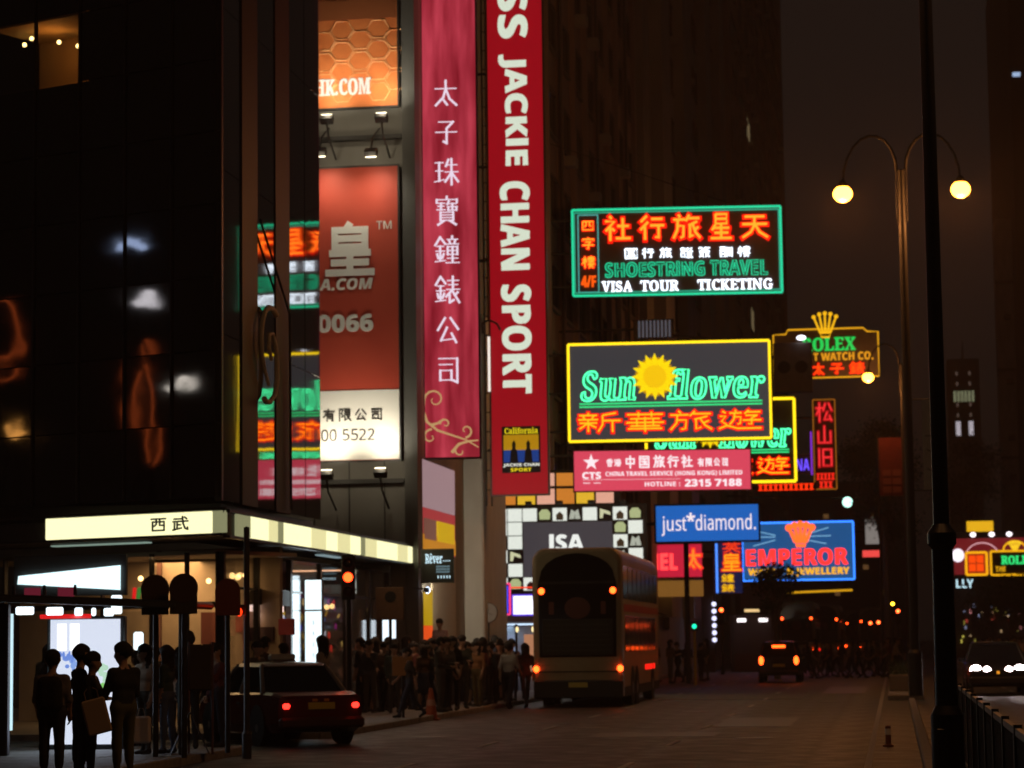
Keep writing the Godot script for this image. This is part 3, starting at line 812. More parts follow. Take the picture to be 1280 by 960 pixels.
	part(s, "sign_face", Mb.new().prism(outline, -0.25, 0.0), paint(0.05, 0.04, 0.035, 0.7))
	var path := []
	for p in outline:
		path.append(Vector3(p.x, p.y, 0.06))
	part(s, "border_tube", Mb.new().tube(path, 0.045, -1.0, 6, true), glow(0.95, 0.68, 0.1, 1.0))
	part(s, "crown_emblem", crown_mesh(1.25, 1.3, 0.05), glow(1.0, 0.75, 0.1, 1.1), Vector3(2.05, 2.05, 0.1))
	put_text(s, "neon_letters", "ROLEX", "serifblack", glow(0.1, 0.85, 0.35, 1.0), [0.27, 0.2, 0.785, 0.46], 0.02, 0.06)
	put_text(s, "neon_letters", "T WATCH CO.", "sansblack", glow(0.9, 0.62, 0.12, 1.0), [0.38, 0.5, 0.95, 0.66], 0.02, 0.05)
	for e in [["biao", 0.04, 0.17], ["zhong", 0.21, 0.34], ["tai", 0.37, 0.48], ["zi", 0.53, 0.67], ["biao", 0.725, 0.86]]:
		put_neon_han(s, e[0], red_face, glow(1.0, 0.35, 0.05, 1.2), [e[1], 0.7, e[2], 0.95], 0.2, 0.09)
	for x in [0.9, 4.4]:
		part(s, "support_arm", Mb.new().tube([Vector3(x, 1.3, -0.3), Vector3(-6.5, 1.3 + x * 0.3, -0.3)], 0.07, -1.0, 5), steel)

	# --- unlit grey box with two round openings in front of it
	s = thing("equipment_box", "unlit grey metal box with two round openings before the crowned sign", "box", Vector3(-4.56, 11.79, -101.0))
	var gm := grain("greybox", Color(0.13, 0.11, 0.10), Color(0.19, 0.165, 0.15), 0.02, Vector3.ONE * 0.4)
	part(s, "casing", bx(Vector3(0.775, 1.015, -0.3), Vector3(1.55, 2.03, 0.6), 0.03), gm)
	for x in [0.42, 1.12]:
		part(s, "round_opening", Mb.new().lathe(Vector3(x, 1.02, 0.0), [Vector2(0.26, 0), Vector2(0.26, 0.02), Vector2(0.0, 0.012)], 18, Basis(Vector3.RIGHT, PI / 2)), paint(0.02, 0.018, 0.017))
	part(s, "support_arm", Mb.new().tube([Vector3(0.2, 1.5, -0.5), Vector3(-7.7, 1.5, -0.5)], 0.07, -1.0, 6), steel)
	part(s, "spot_lamp", Mb.new().ball(Vector3(1.15, 2.2, 0.1), Vector3(0.2, 0.11, 0.15)), glow(0.95, 0.95, 1.0, 2.5))

	# --- tall red sign, violet sign, red number strip
	s = board("neon_sign", "narrow upright neon sign with red outlined characters and gold edge", "neon signs over the road", Vector3(-4.13, 9.98, -138.0), 0, 1.23, 5.02, 0.25, paint(0.05, 0.008, 0.01, 0.6), steel)
	tube_frame(s, "border_tube", glow(0.75, 0.45, 0.12, 0.7), [0.01, 0.005, 0.99, 0.995], 0.03)
	k = 0
	for ch in ["song", "shan", "jiu"]:
		put_neon_han(s, ch, glow(0.75, 0.05, 0.1, 0.7), glow(1.0, 0.2, 0.22, 1.3), [0.12, 0.03 + 0.25 * k, 0.88, 0.26 + 0.25 * k], 0.16, 0.06)
		k += 1
	for y in [0.82, 0.91]:
		put_text(s, "neon_letters", "IIIII" if y < 0.9 else "III", "sansblack", glow(1.0, 0.16, 0.1, 1.1), [0.1 if y < 0.9 else 0.22, y, 0.9 if y < 0.9 else 0.8, y + 0.07], 0.02, 0.05)
	part(s, "support_arm", Mb.new().tube([Vector3(0.2, 4.0, -0.3), Vector3(-8.2, 4.4, -0.3)], 0.07, -1.0, 5), steel)
	part(s, "support_arm", Mb.new().tube([Vector3(0.2, 1.0, -0.3), Vector3(-8.2, 1.2, -0.3)], 0.07, -1.0, 5), steel)
	s = board("neon_sign", "small violet neon sign beside the narrow upright red sign", "neon signs over the road", Vector3(-5.87, 10.51, -132.0), 0, 1.77, 1.02, 0.2, paint(0.02, 0.01, 0.04, 0.6), steel)
	put_text(s, "neon_letters", "CHINA", "sansbold", glow(0.42, 0.3, 1.0, 1.5), [0.05, 0.25, 0.95, 0.85], 0.02, 0.05)
	part(s, "neon_tube", Mb.new().tube([Vector3(1.8, -0.1, 0.1), Vector3(1.8, 2.2, 0.1)], 0.05), glow(0.55, 0.2, 0.85, 1.0))
	part(s, "support_arm", Mb.new().tube([Vector3(0.2, 0.5, -0.3), Vector3(-6.4, 0.5, -0.3)], 0.06, -1.0, 5), steel)
	s = board("number_sign", "thin strip of glowing red digits under the yellow bordered signs", "neon signs over the road", Vector3(-6.4, 8.88, -120.0), 0, 2.88, 0.39, 0.2, paint(0.05, 0.005, 0.005, 0.6), steel, 0.02)
	put_text(s, "neon_letters", "IIIIIIIIIII", "sansblack", glow(1.0, 0.2, 0.05, 1.4), [0.04, 0.12, 0.96, 0.88], 0.02, 0.04)
	part(s, "support_arm", Mb.new().tube([Vector3(0.2, 0.2, -0.3), Vector3(-5.8, 0.2, -0.3)], 0.05, -1.0, 5), steel)

	# --- blue jeweller sign
	s = board("light_box_sign", "blue light box with plain white lettering and an asterisk", "neon signs over the road", Vector3(-9.8, 5.89, -104.0), 0, 4.36, 1.57, 0.4, glow(0.12, 0.38, 0.72, 1.1), paint(0.05, 0.1, 0.18, 0.5), 0.08)
	put_text(s, "letters", "just", "sans", wl, [0.06, 0.3, 0.3, 0.82])
	put_text(s, "letters", "*", "sansbold", wl, [0.3, 0.22, 0.385, 0.46])
	put_text(s, "letters", "diamond.", "sans", wl, [0.39, 0.27, 0.965, 0.7])
	part(s, "support_arm", Mb.new().tube([Vector3(0.2, 0.8, -0.25), Vector3(-2.5, 0.8, -0.25)], 0.08, -1.0, 5), steel)
	part(s, "post", Mb.new().tube([Vector3(1.25, 0, -0.3), Vector3(1.25, -5.89, -0.3)], 0.11, -1.0, 10), paint(0.02, 0.015, 0.015, 0.6))

	# --- jewellery sign with crown and rays
	s = board("neon_sign", "wide blue neon sign with orange crown, rays and red lettering", "neon signs over the road", Vector3(-8.9, 5.31, -150.0), 0, 6.64, 3.45, 0.4, glow(0.12, 0.34, 0.56, 1.0), paint(0.03, 0.06, 0.1, 0.5))
	tube_frame(s, "border_tube", glow(0.2, 0.5, 1.0, 2.4), [0.0, 0.0, 1.0, 1.0], 0.06)
	put_text(s, "neon_letters", "EMPEROR", "sansblack", glow(1.0, 0.18, 0.16, 2.2), [0.035, 0.46, 0.945, 0.74], 0.03, 0.08)
	put_text(s, "neon_letters", "WATCH & JEWELLERY", "sansblack", glow(0.95, 0.68, 0.1, 1.4), [0.05, 0.79, 0.955, 0.94], 0.03, 0.05)
	part(s, "crown_emblem", crown_mesh(1.5, 1.35, 0.1), glow(1.0, 0.38, 0.14, 2.0), Vector3(2.75, 2.0, 0.1))
	for e in [[0.04, 0.1, 0.3, 0.22], [0.04, 0.24, 0.3, 0.25], [0.1, 0.4, 0.3, 0.3], [0.56, 0.22, 0.78, 0.1], [0.56, 0.25, 0.8, 0.24], [0.56, 0.3, 0.76, 0.38]]:
		part(s, "ray_tube", Mb.new().tube([Vector3(e[0] * bw, (1 - e[1]) * bh, 0.06), Vector3(e[2] * bw, (1 - e[3]) * bh, 0.06)], 0.025, -1.0, 5), glow(0.6, 0.85, 1.0, 0.9))
	part(s, "neon_tube", Mb.new().tube([Vector3(2.6, -0.75, 0), Vector3(6.5, -0.65, 0)], 0.07), glow(0.9, 0.65, 0.08, 1.0))
	for x in [1.5, 5.5]:
		part(s, "support_arm", Mb.new().tube([Vector3(x, 1.7, -0.4), Vector3(-3.5, 1.8, -0.4)], 0.09, -1.0, 5), steel)
	s = board("neon_sign", "upright blue edged neon sign with red and yellow characters beside the crown sign", "neon signs over the road", Vector3(-10.54, 4.54, -149.0), 0, 1.67, 3.06, 0.4, glow(0.1, 0.14, 0.32, 0.6), steel)
	part(s, "neon_tube", Mb.new().tube([Vector3(0.15, 0.05, 0.08), Vector3(0.15, 3.0, 0.08)], 0.07), glow(0.3, 0.55, 1.0, 1.6))
	put_neon_han(s, "ying", glow(0.9, 0.1, 0.1, 0.9), glow(1.0, 0.3, 0.1, 1.2), [0.3, 0.0, 0.97, 0.2], 0.18, 0.08)
	put_neon_han(s, "huang", glow(0.95, 0.15, 0.1, 1.0), glow(1.0, 0.65, 0.1, 1.3), [0.25, 0.22, 1.0, 0.56], 0.2, 0.1)
	put_neon_han(s, "zhong", glow(0.8, 0.5, 0.04, 0.9), glow(1.0, 0.8, 0.1, 1.2), [0.25, 0.62, 0.7, 0.78], 0.16, 0.08)
	put_neon_han(s, "biao", glow(0.8, 0.5, 0.04, 0.9), glow(1.0, 0.8, 0.1, 1.2), [0.25, 0.81, 0.7, 0.97], 0.16, 0.08)
	part(s, "support_arm", Mb.new().tube([Vector3(0.2, 1.7, -0.4), Vector3(-1.7, 1.8, -0.4)], 0.09, -1.0, 5), steel)

	# --- red shop fascia between bus and blue sign
	s = board("neon_sign", "pinkish red shop sign with red letters behind the blue light box", "neon signs over the road", Vector3(-12.59, 4.94, -125.0), 0, 3.15, 1.69, 0.3, glow(0.8, 0.13, 0.24, 1.0), paint(0.2, 0.1, 0.05, 0.5))
	put_text(s, "neon_letters", "NEL", "sansblack", glow(1.0, 0.24, 0.24, 2.4), [0.12, 0.28, 0.6, 0.76], 0.03, 0.06)
	put_neon_han(s, "tai", glow(1.0, 0.2, 0.15, 1.2), glow(1.0, 0.5, 0.15, 1.4), [0.72, 0.12, 1.0, 0.78], 0.2, 0.1)
	part(s, "fascia_board", bx(Vector3(1.58, -0.55, -0.1), Vector3(3.15, 0.8, 0.3)), glow(0.62, 0.42, 0.18, 0.6))

	# --- small lit boards beyond the jewellery sign
	s = board("light_box_sign", "small dull white light box just right of the crowned jewellery sign", "neon signs over the road", Vector3(-1.98, 8.84, -190.0), 0, 1.23, 2.07, 0.3, glow(0.55, 0.52, 0.5, 0.9), steel, 0.05)
	part(s, "red_light_strip", bx(Vector3(0.5, -0.7, 0), Vector3(1.45, 0.5, 0.15), 0.02), glow(0.95, 0.3, 0.28, 1.2))
	part(s, "support_arm", Mb.new().tube([Vector3(0.2, 1.0, -0.4), Vector3(-9.0, 1.0, -0.4)], 0.09, -1.0, 5), steel)
	s = thing("spot_lamp", "greenish white lamp above the top right corner of the jewellery sign", "lamp", Vector3(-2.9, 11.0, -170.0))
	part(s, "lamp_globe", Mb.new().ball(Vector3.ZERO, Vector3(0.34, 0.36, 0.3)), glow(0.75, 1.0, 0.92, 2.5))
	part(s, "support_arm", Mb.new().tube([Vector3(0, 0.3, -0.2), Vector3(-8.2, 0.6, -0.2)], 0.06, -1.0, 5), steel)
	for e in [[-10.6, 7.2, -132.0, 0.9, 1.6, Color(1.0, 0.15, 0.3), "pink"], [-11.35, 1.9, -116.0, 0.28, 2.9, Color(1.0, 0.16, 0.16), "slim red"]]:  # the pink sign is added to brighten the dark far end
		var cc: Color = e[5]
		s = board("light_box_sign", "small %s lit shop sign beyond the blue light box, along the far pavement" % e[6], "neon signs over the road", Vector3(e[0], e[1], e[2]), 0, e[3], e[4], 0.2, glow(cc.r, cc.g, cc.b, 1.0), steel, 0.06)
		part(s, "support_arm", Mb.new().tube([Vector3(0.1, e[4] / 2, -0.25), Vector3(-11.3 - e[0], e[4] / 2, -0.25)], 0.05, -1.0, 5), steel)

	# --- lit signs across the road, far right
	s = board("neon_sign", "square orange neon sign of four blocks on the right side", "signs on the right of the road", Vector3(5.74, 6.63, -200.0), 0, 1.68, 1.83, 0.3, glow(0.75, 0.25, 0.08, 0.8), steel)
	tube_frame(s, "border_tube", glow(1.0, 0.7, 0.08, 1.3), [0.02, 0.02, 0.98, 0.98], 0.1)
	for q in 4:
		bar(s, "neon_block", glow(1.0, 0.3, 0.05, 1.3), [0.16 + 0.36 * (q % 2), 0.16 + 0.36 * (q / 2), 0.46 + 0.36 * (q % 2), 0.46 + 0.36 * (q / 2)], 0.04, 0.06)
	s = board("neon_sign", "gold bordered neon sign with green letters at the right edge", "signs on the right of the road", Vector3(7.67, 6.58, -200.0), 0, 3.84, 1.95, 0.3, paint(0.08, 0.05, 0.01, 0.6), steel)
	tube_frame(s, "border_tube", glow(1.0, 0.72, 0.08, 1.2), [0.01, 0.02, 0.99, 0.98], 0.09)
	put_text(s, "neon_letters", "ROLEX", "serifblack", glow(0.2, 0.95, 0.5, 1.2), [0.22, 0.22, 0.9, 0.55], 0.03, 0.06)
	put_text(s, "neon_letters", "THE", "sansblack", glow(0.95, 0.7, 0.1, 1.0), [0.1, 0.64, 0.3, 0.84], 0.03, 0.05)
	var arch := []
	for i in 9:
		arch.append(Vector3(1.92 - cos(PI * i / 8.0) * 0.9, 1.95 + sin(PI * i / 8.0) * 0.75, 0.05))
	part(s, "border_tube", Mb.new().tube(arch, 0.08), glow(1.0, 0.72, 0.08, 1.2))
	part(s, "crown_emblem", crown_mesh(0.9, 0.7, 0.06), glow(1.0, 0.8, 0.15, 1.2), Vector3(1.47, 1.95, 0.1))
	s = board("light_box_sign", "red shop sign with white arch and lamps behind the orange sign", "signs on the right of the road", Vector3(4.96, 6.81, -206.0), 0, 6.91, 2.99, 0.4, glow(0.5, 0.12, 0.14, 0.8), steel)
	arch = []
	for i in 11:
		arch.append(Vector3(2.3 - cos(PI * i / 10.0) * 1.4, 1.3 + sin(PI * i / 10.0) * 1.3, 0.08))
	part(s, "arch_tube", Mb.new().tube(arch, 0.05), glow(1.0, 0.75, 0.78, 1.0))
	part(s, "round_lamp", Mb.new().ball(Vector3(0.35, 1.6, 0.15), Vector3(0.5, 0.55, 0.15)), glow(1.0, 0.95, 1.0, 1.5))
	for x in [1.6, 3.1, 4.5]:
		part(s, "flood_lamp", Mb.new().ball(Vector3(x, 3.25, 0.3), Vector3(0.24, 0.2, 0.2)), glow(1.0, 0.95, 0.98, 2.5))
	put_text(s, "letters", "LLY", "sansbold", glow(0.8, 0.95, 1.0, 1.3), [0.02, 1.12, 0.22, 1.35], 0.05, 0.05)
	s = board("light_box_sign", "plain yellow light box above the red shop sign, right", "signs on the right of the road", Vector3(6.32, 10.18, -215.0), 0, 2.28, 1.43, 0.3, glow(0.95, 0.72, 0.12, 1.1), steel)

	build_banners()

func build_banners() -> void:
	var steel := paint(0.05, 0.048, 0.045, 0.6, 0.4)
	var white := glow(0.93, 0.86, 0.93, 1.05)
	# --- pink upright banner with eight written characters
	var silk := StandardMaterial3D.new()
	silk.albedo_color = Color(0.3, 0.1, 0.12); silk.roughness = 0.7
	silk.emission_enabled = true
	silk.emission_operator = BaseMaterial3D.EMISSION_OP_MULTIPLY
	silk.emission = Color(1, 1, 1)
	silk.emission_texture = noise_tex(5, 0.011, Color(0.48, 0.08, 0.13), Color(0.8, 0.27, 0.34), 1.0, 512, FastNoiseLite.TYPE_PERLIN)
	silk.uv1_triplanar = true; silk.uv1_scale = Vector3(0.42, 0.06, 0.42)
	var s := board("banner_sign", "tall pink banner with eight white characters and gold scrolls at the foot", "upright banners", Vector3(-13.15, 7.01, -69.0), 0.087, 1.72, 13.98, 0.3, silk, paint(0.09, 0.08, 0.08, 0.4, 0.5), 0.06)
	var y := 133.0
	for ch in ["tai", "zi", "zhu", "bao", "zhong", "biao", "gong", "si"]:
		put_han(s, ch, white, [0.27, y / 603.0 - 0.005, 0.69, y / 603.0 + 0.056], 0.075, 0.012, 0.01, "song")
		y += 49.4
	var gold := glow(0.78, 0.62, 0.42, 0.9)
	var spiral := func(c: Vector2, r: float, a0: float, turns: float) -> Array:
		var p := []
		for i in 15:
			var t := i / 14.0
			var a := a0 + TAU * turns * t
			p.append(Vector3(c.x + cos(a) * r * (1.0 - 0.8 * t), c.y + sin(a) * r * (1.0 - 0.8 * t), 0.012))
		return p
	var stems := [[Vector3(0.12, 1.75, 0.012), Vector3(0.1, 1.35, 0.012), Vector3(0.2, 1.05, 0.012), Vector3(0.5, 0.8, 0.012), Vector3(0.9, 0.66, 0.012), Vector3(1.3, 0.52, 0.012), Vector3(1.66, 0.3, 0.012)], [Vector3(0.9, 0.16, 0.012), Vector3(1.1, 0.4, 0.012), Vector3(1.4, 0.48, 0.012), Vector3(1.66, 0.5, 0.012)], [Vector3(0.3, 0.95, 0.012), Vector3(0.5, 1.0, 0.012), Vector3(0.66, 1.12, 0.012)]]
	for st in stems:
		part(s, "gold_scroll", Mb.new().tube(st, 0.05, 0.018, 5), gold)
	for e in [[Vector2(0.42, 1.68), 0.3, PI, -1.1], [Vector2(0.3, 0.62), 0.22, 1.4, 0.9], [Vector2(0.72, 0.98), 0.16, PI, -0.9], [Vector2(1.3, 0.78), 0.2, -1.6, 0.9], [Vector2(1.15, 0.2), 0.2, 1.6, 0.8]]:
		part(s, "gold_scroll", Mb.new().tube(spiral.call(e[0], e[1], e[2], e[3]), 0.035, 0.012, 5), gold)
	for yy in [1.5, 4.5, 7.5, 10.5, 13.5]:
		part(s, "support_arm", Mb.new().tube([Vector3(0.1, yy, -0.3), Vector3(0.1, yy, -1.8), Vector3(-0.5, yy, -1.8)], 0.05, -1.0, 5), steel)
	part(s, "edge_lamp", Mb.new().tube([Vector3(-0.12, 2.55, 0.0), Vector3(-0.12, 4.1, 0.0)], 0.045), glow(0.95, 0.95, 0.9, 1.5))
	part(s, "edge_lamp", Mb.new().tube([Vector3(-0.12, 1.3, 0.0), Vector3(-0.12, 2.2, 0.0)], 0.045), glow(0.95, 0.95, 0.9, 0.9))
	area(s, Vector3(0.86, 7.0, 0.2), Vector3(0, 0, 1), Vector2(1.6, 13.5), Color(0.9, 0.4, 0.5), 1.2)

	# --- red upright banner, letters turned on their side
	s = board("banner_sign", "tall red banner with pale letters turned sideways and a small picture at the foot", "upright banners", Vector3(-12.08, 6.28, -75.0), 0, 1.78, 16.24, 0.3, glow(0.62, 0.04, 0.1, 0.85), paint(0.12, 0.1, 0.1, 0.4, 0.5), 0.06)
	var pale := glow(0.86, 0.9, 0.82, 1.0)
	for e in [["ESS", -48, 48], ["JACKlE", 70, 210], ["CHAN", 231, 340], ["SPORT", 360, 494]]:
		var y0: float = (e[1] + 30.0) / 649.0
		var y1: float = (e[2] + 30.0) / 649.0
		var l := part(s, "letters", text_mesh(e[0], "sansblack", (y1 - y0) * bh, 0.5 * bw, 0.02), pale, Vector3(0.22 * bw, (1.0 - y0) * bh, 0.012))
		l.rotation.z = -PI / 2
	# the small picture: two figures under an arched heading
	bar(s, "picture_board", paint(0.02, 0.02, 0.03), [0.19, 0.87, 0.86, 0.958], 0.012, 0.012)
	bar(s, "picture_field", glow(0.75, 0.55, 0.05, 0.8), [0.22, 0.886, 0.83, 0.915], 0.021, 0.006)
	bar(s, "picture_field", glow(0.08, 0.24, 0.55, 0.8), [0.22, 0.915, 0.83, 0.938], 0.021, 0.006)
	put_text(s, "letters", "California", "serifbold", glow(0.95, 0.85, 0.1, 1.0), [0.24, 0.872, 0.82, 0.884], 0.021, 0.008)
	put_text(s, "letters", "JACKlE CHAN", "sansblack", glow(0.9, 0.9, 0.85, 1.0), [0.21, 0.94, 0.84, 0.947], 0.021, 0.008)
	put_text(s, "letters", "SPORT", "sansblack", glow(0.9, 0.8, 0.1, 1.0), [0.34, 0.949, 0.7, 0.9555], 0.021, 0.008)
	for x in [0.4, 0.65]:
		part(s, "figure_outline", Mb.new().prism(PackedVector2Array([Vector2(x * bw - 0.13, 0.062 * bh), Vector2(x * bw + 0.13, 0.062 * bh), Vector2(x * bw + 0.1, 0.083 * bh), Vector2(x * bw + 0.05, 0.088 * bh), Vector2(x * bw + 0.06, 0.098 * bh), Vector2(x * bw, 0.104 * bh), Vector2(x * bw - 0.06, 0.098 * bh), Vector2(x * bw - 0.05, 0.088 * bh), Vector2(x * bw - 0.1, 0.083 * bh)]), 0.025, 0.031), paint(0.01, 0.01, 0.012))
	for yy in [1.5, 4.5, 7.5, 10.5, 13.5]:
		part(s, "support_arm", Mb.new().tube([Vector3(0.2, yy, -0.3), Vector3(0.2, yy, -1.4), Vector3(-1.0, yy, -1.4)], 0.05, -1.0, 5), steel)
	for x in [-0.22, -0.05]:
		part(s, "ladder_rail", Mb.new().tube([Vector3(x, -0.3, -0.35), Vector3(x, 16.0, -0.35)], 0.03, -1.0, 5), steel)
	for i in 26:
		part(s, "ladder_rung", Mb.new().tube([Vector3(-0.22, 0.2 + i * 0.6, -0.35), Vector3(-0.05, 0.2 + i * 0.6, -0.35)], 0.018, -1.0, 4), steel)
	area(s, Vector3(0.89, 8.0, 0.2), Vector3(0, 0, 1), Vector2(1.6, 15.5), Color(0.85, 0.1, 0.15), 1.2)
	# swan neck lamp reaching over the banner's edge
	part(s, "swan_neck", Mb.new().tube([Vector3(-0.2, 5.0, 0.1), Vector3(-0.2, 5.3, 0.25), Vector3(0.05, 5.38, 0.4), Vector3(0.3, 5.25, 0.45), Vector3(0.4, 5.05, 0.45)], 0.035, -1.0, 6), paint(0.03, 0.03, 0.03, 0.5))
	part(s, "edge_lamp", Mb.new().tube([Vector3(-0.02, 3.2, 0.08), Vector3(-0.02, 4.9, 0.08)], 0.04), glow(0.95, 0.9, 0.85, 1.2))

# ---------------------------------------------------------------- the department store on the left corner
func build_store() -> void:
	var a := 0.4
	var fb := Basis(Vector3.UP, -a)
	var corner := Vector3(-13.75, 0, -50.0)
	var o := thing("department_store", "black glass department store with a lit white canopy at the left corner", "building", corner)
	var mirror := StandardMaterial3D.new()
	mirror.albedo_color = lin(0.32, 0.31, 0.3); mirror.metallic = 1.0; mirror.roughness = 0.035
	mirror.normal_enabled = true
	var nt := NoiseTexture2D.new()
	nt.width = 256; nt.height = 256; nt.seamless = true; nt.as_normal_map = true; nt.bump_strength = 1.5
	var nf := FastNoiseLite.new()
	nf.frequency = 0.012; nf.seed = 9; nf.fractal_octaves = 2
	nt.noise = nf
	mirror.normal_texture = nt; mirror.normal_scale = 0.02
	mirror.uv1_triplanar = true; mirror.uv1_world_triplanar = true; mirror.uv1_scale = Vector3(0.8, 0.12, 0.8)
	var wavy := mirror.duplicate() as StandardMaterial3D
	wavy.albedo_color = lin(0.09, 0.085, 0.08); wavy.normal_scale = 0.08; wavy.uv1_scale = Vector3(0.25, 0.25, 0.25)
	var black := paint(0.012, 0.011, 0.01, 0.35)
	var bronze := paint(0.02, 0.016, 0.013, 0.5, 0.2)
	# core behind the glass
	part(o, "core_wall", bx(Vector3(-1.9, 22.0, -5.6), Vector3(3.4, 34.0, 7.0)), black)
	part(o, "core_wall", Mb.new().box(fb * Vector3(-12.6, 14.4, -4.2), Vector3(17.0, 19.0, 4.0), fb), black)
	part(o, "core_wall", bx(Vector3(-14.0, 4.62, -4.9), Vector3(27.6, 0.34, 8.4)), black)
	# front: a grid of dark reflecting panes, one of them a lit window
	for i in 8:
		for j in 8:
			var u := -(0.65 + i * 1.3)
			var y := 5.65 + j * 1.55
			if j == 6 and (i == 3 or i == 4):
				continue
			var tilt := Basis(Vector3.UP, rng.randf_range(-0.004, 0.004)) * Basis(Vector3.RIGHT, rng.randf_range(-0.004, 0.004))
			part(o, "glass_pane", Mb.new().box(fb * Vector3(u, y, 0.0), Vector3(1.27, 1.52, 0.05), fb * tilt), wavy)
		part(o, "mullion", Mb.new().box(fb * Vector3(-1.3 * i - 1.3, 11.1, 0.02), Vector3(0.04, 12.4, 0.1), fb), black)
	part(o, "lit_room_back", Mb.new().box(fb * Vector3(-5.2, 14.95, -1.6), Vector3(2.7, 1.7, 0.05), fb), paint(0.3, 0.19, 0.09, 0.8))
	part(o, "lit_room_ceiling", Mb.new().box(fb * Vector3(-5.2, 15.72, -0.8), Vector3(2.7, 0.05, 1.6), fb), paint(0.4, 0.26, 0.12, 0.8))
	part(o, "lit_room_floor", Mb.new().box(fb * Vector3(-5.2, 14.1, -0.8), Vector3(2.7, 0.05, 1.6), fb), paint(0.1, 0.07, 0.05, 0.8))
	part(o, "glass_pane", Mb.new().box(fb * Vector3(-5.2, 14.95, 0.0), Vector3(2.56, 1.52, 0.02), fb), glass(0.1))
	for e in [[-5.9, 15.55, -0.6], [-5.35, 15.45, -0.9], [-5.05, 15.38, -1.2], [-6.3, 15.5, -0.8]]:
		var bp := fb * Vector3(e[0], e[1], e[2])
		part(o, "ceiling_bulb", Mb.new().ball(bp, Vector3.ONE * 0.05, 8, 6), glow(1.0, 0.85, 0.5, 6.0))
	omni(o, fb * Vector3(-5.35, 15.3, -0.7), Color(1.0, 0.66, 0.3), 0.25, 0.05)
	# street side: panes between bronze piers
	var side := [[0.15, 1.55], [2.95, 4.55], [5.95, 7.5], [7.53, 9.1]]
	for e in side:
		for j in 4:
			var zc: float = -(e[0] + e[1]) / 2
			var tilt := Basis(Vector3.UP, rng.randf_range(-0.0012, 0.0012)) * Basis(Vector3.BACK, rng.randf_range(-0.001, 0.001))
			part(o, "glass_pane", Mb.new().box(Vector3(-0.02, 4.82 + 1.75 + j * 3.5, zc), Vector3(0.05, 3.48, e[1] - e[0] - 0.03), tilt), mirror)
	for e in [[1.58, 2.92, bronze, 0.08], [4.58, 5.92, bronze, 0.06], [0.0, 0.14, black, 0.03]]:
		part(o, "pier", bx(Vector3(-0.06, 11.8, -(e[0] + e[1]) / 2), Vector3(0.12 + e[3], 14.0, e[1] - e[0]), 0.01), e[2])
	# curl emblem in pale metal and the rod of its bracket
	var gold := paint(0.8, 0.7, 0.5, 0.6)
	part(o, "curl_emblem", Mb.new().tube([Vector3(0.17, 9.21, -4.03), Vector3(0.17, 9.30, -3.73), Vector3(0.17, 9.29, -3.33), Vector3(0.17, 9.15, -3.01), Vector3(0.17, 8.86, -2.77), Vector3(0.17, 8.56, -2.71), Vector3(0.17, 8.19, -2.76), Vector3(0.17, 7.88, -2.97), Vector3(0.17, 7.55, -3.35)], 0.075, 0.04, 6), gold)
	part(o, "curl_emblem", Mb.new().tube([Vector3(0.19, 8.13, -3.53), Vector3(0.19, 8.40, -3.30), Vector3(0.19, 8.69, -3.33), Vector3(0.19, 8.73, -3.63), Vector3(0.19, 8.47, -3.90), Vector3(0.19, 8.11, -4.02), Vector3(0.19, 7.73, -4.01), Vector3(0.19, 7.38, -3.83), Vector3(0.19, 7.18, -3.40), Vector3(0.19, 7.15, -3.08), Vector3(0.19, 7.20, -2.87)], 0.04, 0.07, 6), gold)
	part(o, "bracket_rod", Mb.new().tube([Vector3(0.1, 11.2, -2.9), Vector3(0.1, 9.45, -5.6), Vector3(0.1, 4.9, -5.7)], 0.03, -1.0, 5), black)

	# canopy: slab, lit fascia panels, soffit
	var slab := paint(0.05, 0.048, 0.044, 0.6)
	# footprint of the slab, corner outermost; laid flat it is 0.4 thick
	var foot := PackedVector2Array([Vector2(0.64, -1.9), Vector2(0.64, 18.8), Vector2(-0.9, 18.8), Vector2(-0.9, 1.2), Vector2(-6.44, 3.35), Vector2(-7.26, 1.4)])
	part(o, "canopy_slab", Mb.new().prism(foot, 4.0, 4.42, Transform3D(Basis(Vector3.RIGHT, -PI / 2), Vector3.ZERO)), slab)
	part(o, "canopy_rim", bx(Vector3(0.66, 4.48, -8.5), Vector3(0.14, 0.06, 21.0)), black)
	part(o, "canopy_rim", bx(Vector3(0.66, 3.97, -8.5), Vector3(0.14, 0.05, 21.0)), black)
	var cream := glow(0.98, 0.96, 0.74, 1.35)
	var dim := glow(0.62, 0.62, 0.46, 0.7)
	var z := 0.6
	var k := 0
	var older := glow(0.93, 0.9, 0.66, 1.0)
	for w in [1.1, 1.5, 0.8, 0.5, 1.4, 1.2, 1.5, 1.2, 1.4, 1.2, 0.55, 1.4, 1.4, 1.3, 1.4, 1.4]:
		part(o, "light_panel", bx(Vector3(0.69, 4.225, 2.0 - z - w / 2), Vector3(0.06, 0.44, w - 0.04), 0.01), dim if k in [0, 3, 10] else (older if k in [2, 6, 8, 11, 14] else cream))
		z += w
		k += 1
	var fc := Vector3(0.69, 0, 2.0)
	part(o, "light_panel", Mb.new().box(fc + fb * Vector3(-2.6, 4.27, 0.0), Vector3(4.4, 0.44, 0.06), fb, 0.01), cream)
	part(o, "light_panel", Mb.new().box(fc + fb * Vector3(-0.2, 4.27, 0.0), Vector3(0.34, 0.44, 0.06), fb, 0.01), dim)
	part(o, "canopy_rim", Mb.new().box(fc + fb * Vector3(-4.4, 4.53, 0.0), Vector3(8.6, 0.06, 0.14), fb), black)
	part(o, "canopy_rim", Mb.new().box(fc + fb * Vector3(-4.4, 4.02, 0.0), Vector3(8.6, 0.05, 0.14), fb), black)
	k = 0
